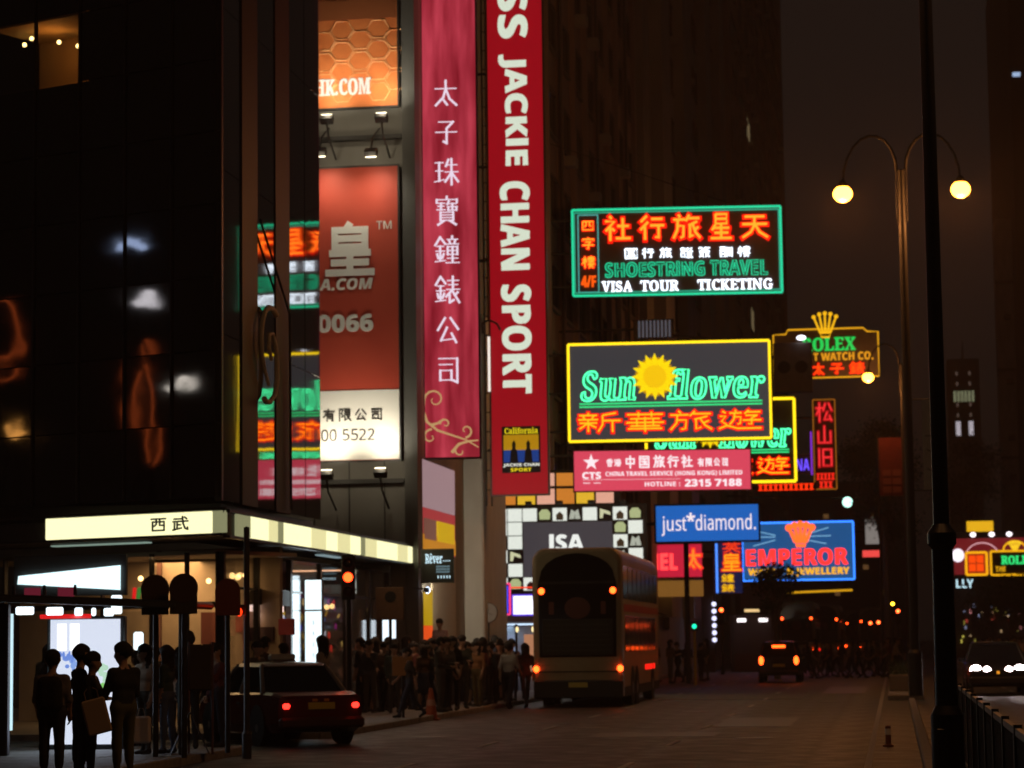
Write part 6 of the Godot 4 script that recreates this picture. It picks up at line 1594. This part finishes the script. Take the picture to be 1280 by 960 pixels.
	o = thing("sandwich_board", "grey folding board standing open on the pavement", "board", Vector3(-10.95, 0.12, -38.0), 0.3)
	for sx in [-1.0, 1.0]:
		part(o, "leaf", Mb.new().box(Vector3(0.15 * sx, 0.33, 0), Vector3(0.02, 0.7, 0.5), Basis(Vector3.BACK, 0.42 * sx), 0.005), paint(0.07, 0.075, 0.085, 0.6))
	part(o, "hinge_bar", Mb.new().tube([Vector3(0, 0.64, -0.25), Vector3(0, 0.64, 0.25)], 0.02, -1.0, 6), dk)

	# column of white bulbs and a lit stall under the jewellery sign
	o = thing("bulb_column", "pillar edged with a vertical row of round white bulbs", "lamp", Vector3(-9.97, 0.0, -140.0))
	part(o, "pillar", bx(Vector3(-0.35, 3.2, -0.3), Vector3(0.7, 6.4, 0.5), 0.02), paint(0.05, 0.03, 0.03, 0.7))
	for i in 6:
		part(o, "bulb", Mb.new().ball(Vector3(0.0, 1.8 + i * 0.4, 0.05), Vector3.ONE * 0.13, 10, 7), glow(0.85, 0.85, 1.0, 2.0))
	o = thing("lit_stall", "small stall with two white lamps under the crowned jewellery sign", "stall", Vector3(-9.0, 0.0, -141.0))
	part(o, "back_wall", bx(Vector3(1.1, 1.6, -1.0), Vector3(2.6, 3.2, 0.1)), paint(0.08, 0.05, 0.05))
	part(o, "counter", bx(Vector3(1.1, 0.5, -0.2), Vector3(2.2, 1.0, 0.5), 0.03), paint(0.1, 0.04, 0.03))
	for x in [0.5, 1.72]:
		part(o, "lamp_panel", bx(Vector3(x, 2.88, 0.1), Vector3(0.5, 0.2, 0.1), 0.03), glow(1.0, 0.95, 0.95, 2.5))
	part(o, "lettered_lamp", bx(Vector3(1.1, 3.42, 0.1), Vector3(0.85, 0.16, 0.05), 0.02), glow(0.95, 0.8, 0.55, 1.2))
	for x in [0.0, 2.2]:
		part(o, "post", bx(Vector3(x, 1.6, 0.1), Vector3(0.08, 3.2, 0.08)), dk)

	# trees
	build_tree("street_tree", "small dark street tree in front of the crowned jewellery sign", Vector3(-5.3, 0.0, -114.0), 5.3, 1.0, 1500, 3.2, "")
	build_tree("street_tree", "tall dark tree behind the lamp posts, left of the thick post", Vector3(-0.4, 0.0, -152.0), 15.0, 2.3, 14000, 7.0, "")
	build_tree("street_tree", "dark leafy tree right of the thick post, under the distant tower", Vector3(7.0, 0.0, -232.0), 21.0, 3.2, 9000, 12.0, "")
	build_tree("street_tree", "low spreading dark tree above the oncoming car", Vector3(7.6, 0.0, -165.0), 4.9, 3.0, 7000, 2.6, "")
	# planter hedge on the far island
	o = thing("planter", "low concrete planter with clipped green plants on the median island", "planter", Vector3(0.1, 0.16, -78.0))
	part(o, "trough", bx(Vector3(0, 0.25, -1.5), Vector3(0.6, 0.5, 3.0), 0.03), paint(0.16, 0.15, 0.13))
	var hm := Mb.new()
	for i in 500:
		var p := Vector3(rng.randf_range(-0.28, 0.28), 0.5 + absf(rng.randfn()) * 0.16, -rng.randf_range(0.05, 2.95))
		var u := Vector3(rng.randfn(), rng.randfn(), rng.randfn()).normalized() * 0.07
		var w := u.cross(Vector3(rng.randfn(), rng.randfn(), rng.randfn())).normalized() * 0.035
		hm.tri(p - u, p + w, p + u, u.cross(w).normalized())
	part(o, "leaves", hm, mats["leaf"])

# ---------------------------------------------------------------- people
# regions: 0 skin, 1 top, 2 trousers or skirt, 3 hair, 4 shoes
func human(p: Dictionary) -> ArrayMesh:
	var h: float = p.get("cell", 0.024)
	var slim: float = p.get("slim", 1.0)
	var bones := []       # a, b, ra, rb, region, depth squeeze
	var lean: float = p.get("lean", 0.0)
	var hipy := 0.92
	var chest := Vector3(0, 1.3, -lean * 0.9)
	var neck := Vector3(0, 1.46, -lean * 1.15)
	var head := neck + Vector3(0, 0.15, -0.02 - lean * 0.15)
	var hy: float = p.get("look", 0.0)
	var hb := Basis(Vector3.UP, hy)
	bones.append([Vector3(-0.075, 0.95, 0), Vector3(0.075, 0.95, 0), 0.115 * slim, 0.115 * slim, 2, 1.15])
	bones.append([Vector3(-0.04, 1.08, -lean * 0.3), Vector3(0.04, 1.08, -lean * 0.3), 0.12 * slim, 0.12 * slim, 1, 1.25])
	bones.append([chest + Vector3(-0.085, -0.04, 0), chest + Vector3(0.085, -0.04, 0), 0.125 * slim, 0.125 * slim, 1, 1.2])
	bones.append([chest + Vector3(-0.155, 0.09, 0.01), chest + Vector3(0.155, 0.09, 0.01), 0.062, 0.062, 1, 1.0])
	bones.append([neck + Vector3(0, -0.05, 0.0), neck + Vector3(0, 0.07, -0.01), 0.055, 0.05, 0, 1.0])
	bones.append([head + hb * Vector3(0, -0.005, -0.02), head + hb * Vector3(0, 0.06, 0.012), 0.072, 0.088, 0, 1.0])
	bones.append([head + hb * Vector3(0, -0.07, -0.045), head + hb * Vector3(0, -0.03, -0.04), 0.042, 0.055, 0, 1.0])
	bones.append([head + hb * Vector3(0, 0.005, -0.095), head + hb * Vector3(0, -0.022, -0.108), 0.012, 0.018, 0, 1.0])
	for s in [-1.0, 1.0]:
		bones.append([head + hb * Vector3(s * 0.088, 0.0, 0.005), head + hb * Vector3(s * 0.09, 0.03, 0.01), 0.016, 0.02, 0, 1.0])
	bones.append([head + hb * Vector3(0, 0.085, 0.0), head + hb * Vector3(0, 0.05, 0.055), 0.092, 0.085, 3, 1.0])
	bones.append([head + hb * Vector3(-0.04, 0.085, -0.055), head + hb * Vector3(0.04, 0.085, -0.055), 0.045, 0.045, 3, 1.0])
	if p.get("long_hair", false):
		for s in [-1.0, 0.0, 1.0]:
			bones.append([head + hb * Vector3(s * 0.06, 0.05, 0.05), head + hb * Vector3(s * 0.075, -0.19, 0.055), 0.06, 0.045, 3, 1.0])
	var wrists := []
	for k in 2:
		var s := -1.0 if k == 0 else 1.0
		# legs: swing forward at the hip, bend back at the knee
		var a: float = p.get("legs", [0.0, 0.0])[k]
		var b: float = p.get("knees", [0.05, 0.05])[k]
		var hip := Vector3(s * 0.09, hipy, 0)
		var knee := hip + Vector3(s * 0.012, -cos(a) * 0.43, -sin(a) * 0.43)
		var ank := knee + Vector3(0, -cos(a - b) * 0.42, -sin(a - b) * 0.42)
		var low: int = 0 if p.get("shorts", false) else 2
		bones.append([hip, knee, 0.088 * slim, 0.06 * slim, 2, 1.0])
		bones.append([knee, ank, 0.058 * slim, 0.038, low, 1.0])
		bones.append([knee + Vector3(0, -0.1, 0.018), knee + Vector3(0, -0.2, 0.014), 0.052 * slim, 0.048, low, 1.0])
		var toe := ank + Vector3(s * 0.02, -0.045, -0.15).rotated(Vector3.RIGHT, minf(0.0, a - b) * 0.8)
		bones.append([ank + Vector3(0, -0.035, 0.025), toe, 0.042, 0.034, 4, 1.0])
		# arms
		var sh := chest + Vector3(s * 0.19, 0.085, 0.01)
		var aa: float = p.get("arms", [0.05, 0.05])[k]
		var bb: float = p.get("elbows", [0.25, 0.25])[k]
		var out: float = p.get("spread", 0.12)
		var el := sh + Vector3(s * out * 0.28, -cos(aa) * 0.28, -sin(aa) * 0.28)
		var wr := el + Vector3(-s * p.get("fold", 0.02), -cos(aa + bb) * 0.25, -sin(aa + bb) * 0.25)
		bones.append([sh, el, 0.052, 0.043, 1, 1.0])
		bones.append([el, wr, 0.041, 0.029, 1 if p.get("sleeves", false) else 0, 1.0])
		var d := (wr - el).normalized()
		bones.append([wr, wr + d * 0.075, 0.026, 0.03, 0, 1.0])
		wrists.append([wr, d, s])
	if p.get("skirt", false):
		bones.append([Vector3(0, 0.9, 0), Vector3(0, 0.62, 0), 0.15, 0.19, 2, 1.1])
	if p.get("pack", false):
		bones.append([chest + Vector3(-0.06, 0.02, 0.2), chest + Vector3(-0.06, -0.24, 0.21), 0.11, 0.12, 3, 1.2])
		bones.append([chest + Vector3(0.06, 0.02, 0.2), chest + Vector3(0.06, -0.24, 0.21), 0.11, 0.12, 3, 1.2])
	# field on a grid, bone by bone
	var lo := Vector3(1e9, 1e9, 1e9)
	var hi := -lo
	for e in bones:
		var m := Vector3.ONE * (maxf(e[2], e[3]) + 0.05)
		lo = lo.min(e[0].min(e[1]) - m); hi = hi.max(e[0].max(e[1]) + m)
	var nx := int((hi.x - lo.x) / h) + 2
	var ny := int((hi.y - lo.y) / h) + 2
	var nz := int((hi.z - lo.z) / h) + 2
	var f := PackedFloat32Array()
	f.resize(nx * ny * nz); f.fill(1.0)
	var best := PackedFloat32Array()
	best.resize(nx * ny * nz); best.fill(1.0)
	var reg := PackedByteArray()
	reg.resize(nx * ny * nz)
	var kk := 0.045
	for e in bones:
		var a: Vector3 = e[0]
		var b: Vector3 = e[1]
		var ra: float = e[2]
		var rb: float = e[3]
		var sq: float = e[5]
		var ab := b - a
		var l2 := maxf(ab.length_squared(), 1e-6)
		var m := Vector3.ONE * (maxf(ra, rb) + 0.055)
		var i0 := Vector3i(((a.min(b) - m) - lo) / h).max(Vector3i.ZERO)
		var i1 := Vector3i(((a.max(b) + m) - lo) / h).min(Vector3i(nx - 1, ny - 1, nz - 1))
		for y in range(i0.y, i1.y + 1):
			for z in range(i0.z, i1.z + 1):
				var at := (y * nz + z) * nx
				for x in range(i0.x, i1.x + 1):
					var q := lo + Vector3(x, y, z) * h - a
					var t := clampf(q.dot(ab) / l2, 0.0, 1.0)
					var r := q - ab * t
					r.z *= sq
					var d := r.length() - lerpf(ra, rb, t)
					var o := f[at + x]
					if d < best[at + x]:
						best[at + x] = d
						reg[at + x] = e[4]
					var g := maxf(kk - absf(o - d), 0.0) / kk
					f[at + x] = minf(o, d) - g * g * kk * 0.25
	# surface nets
	var ids := {}
	var pos := PackedVector3Array()
	var rg := PackedByteArray()
	var off := [0, 1, nx, nx + 1, nx * nz, nx * nz + 1, nx * nz + nx, nx * nz + nx + 1]
	var cs := [Vector3(0, 0, 0), Vector3(1, 0, 0), Vector3(0, 0, 1), Vector3(1, 0, 1), Vector3(0, 1, 0), Vector3(1, 1, 0), Vector3(0, 1, 1), Vector3(1, 1, 1)]
	var edges := [[0, 1], [2, 3], [4, 5], [6, 7], [0, 2], [1, 3], [4, 6], [5, 7], [0, 4], [1, 5], [2, 6], [3, 7]]
	for y in ny - 1:
		for z in nz - 1:
			var row := (y * nz + z) * nx
			for x in nx - 1:
				var i := row + x
				if f[i] > 0.12:
					continue
				var mask := 0
				for c in 8:
					if f[i + off[c]] < 0.0:
						mask |= 1 << c
				if mask == 0 or mask == 255:
					continue
				var sum := Vector3.ZERO
				var n := 0
				var who := 0
				var bd := 1e9
				for e in edges:
					var fa := f[i + off[e[0]]]
					var fb := f[i + off[e[1]]]
					if (fa < 0.0) != (fb < 0.0):
						sum += cs[e[0]].lerp(cs[e[1]], fa / (fa - fb))
						n += 1
				for c in 8:
					if absf(f[i + off[c]]) < bd:
						bd = absf(f[i + off[c]])
						who = reg[i + off[c]]
				ids[i] = pos.size()
				pos.append(lo + (Vector3(x, y, z) + sum / n) * h)
				rg.append(who)
	var nor := PackedVector3Array()
	nor.resize(pos.size())
	var faces := []
	for i in ids:
		var x: int = i % nx
		var z: int = (i / nx) % nz
		var y: int = i / (nx * nz)
		for ax in 3:
			var step: int = [1, nx * nz, nx][ax]
			var o1: int = [nx * nz, nx, 1][ax]
			var o2: int = [nx, 1, nx * nz][ax]
			if (f[i] < 0.0) == (f[i + step] < 0.0):
				continue
			if not (ids.has(i - o1) and ids.has(i - o2) and ids.has(i - o1 - o2)):
				continue
			var q := [ids[i], ids[i - o1], ids[i - o1 - o2], ids[i - o2]]
			var nn := (pos[q[2]] - pos[q[0]]).cross(pos[q[3]] - pos[q[1]])
			var want := Vector3.ZERO
			want[ax] = 1.0 if f[i] < 0.0 else -1.0
			if nn.dot(want) < 0.0:
				nn = -nn
			for v in q:
				nor[v] += nn
			faces.append(q)
	var parts := [Mb.new(), Mb.new(), Mb.new(), Mb.new(), Mb.new()]
	for i in nor.size():
		nor[i] = nor[i].normalized()
	for q in faces:
		var mb: Mb = parts[rg[q[0]]]
		mb.tri3(pos[q[0]], pos[q[1]], pos[q[2]], nor[q[0]], nor[q[1]], nor[q[2]])
		mb.tri3(pos[q[0]], pos[q[2]], pos[q[3]], nor[q[0]], nor[q[2]], nor[q[3]])
	# fingers, rooted in the palm, slightly curled; thumb from the side of the palm
	for w in wrists:
		var wr: Vector3 = w[0]
		var d: Vector3 = w[1]
		var s: float = w[2]
		var fwd := Vector3(0, 0, -1)
		var across := (fwd - d * fwd.dot(d)).normalized()
		var curl := Vector3(-s, 0, 0)
		for i in 4:
			var root := wr + d * 0.08 + across * (0.026 - i * 0.017)
			var l: float = [0.068, 0.076, 0.07, 0.054][i]
			parts[0].tube([root, root + d * l * 0.55 + curl * 0.006, root + d * l * 0.9 + curl * 0.028], 0.0095, 0.007, 5)
		var tr := wr + d * 0.03 + across * 0.026
		parts[0].tube([tr, tr + d * 0.03 + across * 0.02 + curl * 0.008, tr + d * 0.058 + across * 0.022 + curl * 0.016], 0.011, 0.008, 5)
	# eyes and mouth
	for s in [-1.0, 1.0]:
		parts[3].ball(head + hb * Vector3(s * 0.032, 0.022, -0.082), Vector3(0.012, 0.008, 0.008), 6, 4)
	var mesh := ArrayMesh.new()
	for mb in parts:
		if mb.v.is_empty():
			mb.tri(Vector3(0, 1.0, 0), Vector3(0.001, 1.0, 0), Vector3(0, 1.001, 0), Vector3(0, 0, 1))
		mb.mesh(mesh)
	return mesh

func cloth(c: Color) -> StandardMaterial3D:
	return paint(c.r, c.g, c.b, 0.9)

var body_low := {}

func person(label: String, at: Vector3, yaw: float, mesh: ArrayMesh, tall: float, top: Color, legs: Color, hair: Color, skin: Color, group := "") -> Node3D:
	if not body_low.has(mesh):
		body_low[mesh] = mesh.get_aabb().position.y
	var o := thing("person", label, "person", at, yaw, group)
	var b := part(o, "body", mesh, null)
	b.scale = Vector3.ONE * tall / 1.72
	b.position.y = -body_low[mesh] * tall / 1.72
	var shoe := Color(0.02, 0.018, 0.018)
	var i := 0
	for c in [skin, top, legs, hair, shoe]:
		b.set_surface_override_material(i, cloth(c))
		i += 1
	return o

func build_people() -> void:
	var skin := Color(0.42, 0.26, 0.18)
	var dark := Color(0.015, 0.013, 0.012)
	var poses := {
		"stand": human({"legs": [0.03, -0.04], "arms": [0.05, 0.1], "elbows": [0.2, 0.5]}),
		"stride": human({"legs": [0.42, -0.3], "knees": [0.12, 0.4], "arms": [-0.35, 0.35], "elbows": [0.2, 0.5], "lean": 0.03}),
		"walk": human({"legs": [-0.25, 0.3], "knees": [0.35, 0.1], "arms": [0.25, -0.25], "elbows": [0.6, 0.25], "long_hair": true, "slim": 0.9}),
		"wait": human({"legs": [0.0, 0.08], "knees": [0.03, 0.2], "arms": [0.35, 0.2], "elbows": [1.3, 1.2], "fold": 0.1, "sleeves": true, "look": 0.5}),
		"woman": human({"legs": [0.05, -0.05], "arms": [0.0, 0.3], "elbows": [0.3, 1.5], "long_hair": true, "slim": 0.88, "look": -0.5}),
		"skirt": human({"legs": [0.06, -0.06], "arms": [0.1, 0.1], "elbows": [0.5, 0.4], "long_hair": true, "slim": 0.88, "skirt": true, "shorts": true}),
		"pack": human({"legs": [0.02, -0.03], "arms": [0.1, 0.1], "elbows": [0.5, 0.5], "pack": true, "slim": 1.06}),
		"phone": human({"legs": [-0.04, 0.06], "arms": [0.5, 0.1], "elbows": [2.0, 0.3], "fold": 0.04, "sleeves": true, "look": 0.3}),
	}
	# the group by the bus shelter
	var g := 0.12
	person("person in a grey shirt with a black backpack, leftmost by the shelter", Vector3(-10.25, g, -29.5), 0.15, poses["pack"], 1.6, Color(0.16, 0.14, 0.13), Color(0.03, 0.03, 0.035), dark, skin)
	person("person in a dark jacket before the white advert, taller of a pair", Vector3(-10.2, g, -30.4), -1.0, poses["wait"], 1.66, Color(0.03, 0.035, 0.04), Color(0.03, 0.04, 0.07), dark, skin)
	person("person in black before the white advert, shorter of a pair", Vector3(-9.98, g, -30.2), -1.5, poses["phone"], 1.57, Color(0.02, 0.02, 0.022), Color(0.02, 0.025, 0.04), dark, skin)
	person("person in a dark coat and olive trousers holding a large beige paper bag", Vector3(-9.5, 0.12, -30.0), 0.9, poses["wait"], 1.68, Color(0.02, 0.022, 0.026), Color(0.09, 0.09, 0.04), dark, skin)
	var bag := thing("paper_bag", "large beige paper bag held by the person in a dark coat", "bag", Vector3(-9.74, 0.74, -29.85), 0.3)
	bag.rotation.z = 0.25
	part(bag, "sack", bx(Vector3(0, 0.22, 0), Vector3(0.3, 0.44, 0.12), 0.02), paint(0.42, 0.31, 0.2, 0.9))
	for x in [-0.08, 0.08]:
		part(bag, "handle", Mb.new().tube([Vector3(x, 0.44, 0), Vector3(x, 0.54, 0), Vector3(x * 0.4, 0.58, 0)], 0.008, -1.0, 5), paint(0.2, 0.14, 0.09))
	person("person in a pale patterned blouse among those near the bus stop", Vector3(-11.68, g, -38.0), 2.6, poses["woman"], 1.66, Color(0.42, 0.33, 0.27), Color(0.05, 0.05, 0.05), dark, skin)
	bag = thing("carrier_bag", "white carrier bag held low beside the person in the pale blouse", "bag", Vector3(-11.62, 0.3, -37.6), 0.2)
	part(bag, "sack", bx(Vector3(0, 0.22, 0), Vector3(0.3, 0.42, 0.1), 0.03), paint(0.6, 0.5, 0.42, 0.8))
	part(bag, "handle", Mb.new().tube([Vector3(-0.06, 0.43, 0), Vector3(-0.03, 0.55, 0), Vector3(0.03, 0.55, 0), Vector3(0.06, 0.43, 0)], 0.008, -1.0, 5), paint(0.5, 0.45, 0.4))
	person("person with long hair, dark top and blue jeans facing the shelter", Vector3(-11.38, g, -38.2), 1.4, poses["woman"], 1.64, Color(0.03, 0.06, 0.05), Color(0.07, 0.1, 0.17), dark, skin)
	person("tall person all in black between the two bus stop flags", Vector3(-11.5, g, -39.8), 0.4, poses["stand"], 1.86, Color(0.012, 0.012, 0.014), Color(0.012, 0.012, 0.014), dark, skin)
	person("person in maroon half hidden behind the timetable board", Vector3(-11.2, g, -40.5), 2.2, poses["phone"], 1.66, Color(0.12, 0.03, 0.03), Color(0.02, 0.02, 0.03), dark, skin)
	# by the bus
	person("person in a pale grey shirt and dark trousers walking beside the bus", Vector3(-10.42, 0.0, -67.3), -0.25, poses["stride"], 1.8, Color(0.36, 0.34, 0.33), Color(0.015, 0.015, 0.02), dark, skin)
	person("person in black right behind the one in the pale grey shirt", Vector3(-10.1, 0.0, -68.2), 0.5, poses["walk"], 1.74, Color(0.02, 0.02, 0.022), Color(0.02, 0.02, 0.025), dark, skin)
	person("person in a green top facing the road in the waiting crowd", Vector3(-11.05, g, -61.2), -1.2, poses["stand"], 1.68, Color(0.06, 0.36, 0.16), Color(0.03, 0.03, 0.04), dark, skin)
	person("person in an ochre top standing near the bluish shop window", Vector3(-10.95, g, -65.2), 2.7, poses["woman"], 1.66, Color(0.28, 0.14, 0.06), Color(0.1, 0.08, 0.03), dark, skin)
	# standing on a step above the heads
	person("person in a pink shirt standing higher than the crowd by the tan wall", Vector3(-12.3, 0.75, -67.2), 2.9, poses["stand"], 1.66, Color(0.5, 0.3, 0.3), Color(0.05, 0.05, 0.06), dark, skin)
	struct("step", bx(Vector3(-12.4, 0.43, -67.8), Vector3(0.8, 0.62, 1.6), 0.02), paint(0.16, 0.15, 0.14))
	# the waiting crowd
	var tops := [Color(0.02, 0.02, 0.024), Color(0.04, 0.035, 0.03), Color(0.1, 0.09, 0.08), Color(0.03, 0.04, 0.07), Color(0.2, 0.17, 0.14), Color(0.09, 0.02, 0.02), Color(0.015, 0.015, 0.017), Color(0.05, 0.06, 0.05), Color(0.34, 0.3, 0.27), Color(0.12, 0.07, 0.04)]
	var pants := [Color(0.02, 0.02, 0.025), Color(0.03, 0.04, 0.07), Color(0.015, 0.015, 0.016), Color(0.08, 0.07, 0.06)]
	var keys := poses.keys()
	var names := ["black", "dark brown", "grey", "navy", "beige", "dark red", "black", "dark green", "pale", "brown"]
	var n := 0
	for i in 46:
		var px := lerpf(0.2155, 0.1535, i / 45.0) + rng.randf_range(-0.002, 0.002)   # x over z seen from the kerb
		var z := rng.randf_range(51.5, 74.0)
		var x := clampf(px * z, 10.98, 13.1)
		z = x / px
		if z > 79.0 or z < 49.5:
			continue
		var c: Color = tops[(i * 7) % tops.size()]
		var q := person("person in a %s top, %s from the taxi in the waiting crowd" % [names[(i * 7) % 10], nth(n + 1)], Vector3(-x, g, -z), rng.randf() * TAU, poses[keys[(i * 5) % keys.size()]], rng.randf_range(1.58, 1.82), c, pants[i % 4], dark, skin, "waiting crowd on the pavement")
		n += 1
	# people along the store front and crossing the side street behind the taxi
	for i in 26:
		var front := i < 13
		var x := lerpf(16.6, 11.4, (i % 13) / 12.0) + rng.randf_range(-0.2, 0.2)
		var z := rng.randf_range(47.6, 49.2) if front else rng.randf_range(41.6, 46.6)
		if not front and x < 13.0:
			continue
		var c := (i * 3 + 2) % 10
		person("person in a %s top, %s from the shelter %s" % [names[c], nth(i % 13 + 1), "before the store windows" if front else "crossing the side street"], Vector3(-x, g if front else 0.0, -z), rng.randf() * TAU, poses[keys[(i * 3) % keys.size()]], rng.randf_range(1.6, 1.82), tops[c], pants[i % 4], dark, skin, "people by the store")
	# people crossing far ahead, below the distant buses
	for i in 18:
		var z := rng.randf_range(112.0, 124.0)
		var x := lerpf(4.4, -0.3, i / 17.0)
		person("person in a %s top on the far crossing, %s from the tall dark car" % [names[(i * 3) % 10] if i != 8 else "pink", nth(i + 1)], Vector3(-x, 0.0, -z), (PI / 2 if i % 2 else -PI / 2) + rng.randf_range(-0.4, 0.4), poses[["stride", "walk"][i % 2]], rng.randf_range(1.6, 1.8), tops[(i * 3) % tops.size()] if i != 8 else Color(0.4, 0.28, 0.24), pants[i % 4], dark, skin, "people on the far crossing")
	for i in 12:
		person("person in a %s top on the far pavement, %s from the bus" % [names[(i * 7) % 10], nth(i + 1)], Vector3(-lerpf(10.9, 8.2, i / 11.0) - rng.randf_range(0.0, 0.5), 0.12 if i < 6 else 0.0, -lerpf(93.0, 112.0, i / 11.0)), rng.randf() * TAU, poses[["stride", "walk", "stand", "woman"][i % 4]], rng.randf_range(1.6, 1.8), tops[(i * 7) % tops.size()], pants[i % 4], dark, skin, "people on the far pavement")
	for i in 24:
		var k := i % 3
		var z := rng.randf_range(122.0, 160.0)
		person("person in a %s top far off on the right, %s from the thick post" % [[names[(i * 7) % 10], "pale pink", "red"][k], nth(i + 1)], Vector3(lerpf(0.028, 0.05, i / 23.0) * z * 1.15 + 0.3, 0.0, -z), rng.randf() * TAU, poses[["stride", "walk", "stand", "woman"][i % 4]], rng.randf_range(1.6, 1.8), [tops[(i * 7) % tops.size()], Color(0.35, 0.3, 0.3), Color(0.3, 0.05, 0.06)][k], pants[i % 4], dark, skin, "crowd on the right side")

func _ready() -> void:
	rng.seed = 20240
	var cam := Camera3D.new()
	cam.name = "camera"
	add_child(cam)
	cam.position = Vector3(0, 1.8, 0)
	cam.basis = Basis(Vector3.UP, 0.150924) * Basis(Vector3.RIGHT, 0.103803) * Basis(Vector3.BACK, -0.0125)
	cam.fov = 17.6034; cam.near = 0.5; cam.far = 2500.0
	cam.current = true
	var lens := CameraAttributesPhysical.new()
	lens.frustum_focal_length = 77.506; lens.frustum_focus_distance = 25.0; lens.frustum_near = 0.5; lens.frustum_far = 2500.0
	lens.exposure_aperture = 2.6
	cam.attributes = lens
	var env := Environment.new()
	env.background_mode = Environment.BG_SKY
	var sky := Sky.new()
	var sm := ProceduralSkyMaterial.new()
	sm.sky_top_color = Color(0.06, 0.058, 0.056); sm.sky_horizon_color = Color(0.12, 0.1, 0.09); sm.sky_curve = 0.25
	sm.ground_bottom_color = Color(0.05, 0.04, 0.035); sm.ground_horizon_color = Color(0.12, 0.1, 0.09)
	sky.sky_material = sm
	env.sky = sky
	env.tonemap_mode = Environment.TONE_MAPPER_LINEAR
	env.tonemap_exposure = 1.0
	env.fog_enabled = true; env.fog_density = 0.0011; env.fog_light_color = Color(0.95, 0.86, 0.8)
	env.sdfgi_enabled = true; env.ssao_enabled = true; env.ssil_enabled = true
	var we := WorldEnvironment.new()
	we.name = "environment"
	we.environment = env
	add_child(we)
	build_ground()
	build_towers()
	build_billboard_block()
	build_store()
	build_signs()
	build_vehicles()
	build_street()
	build_people()
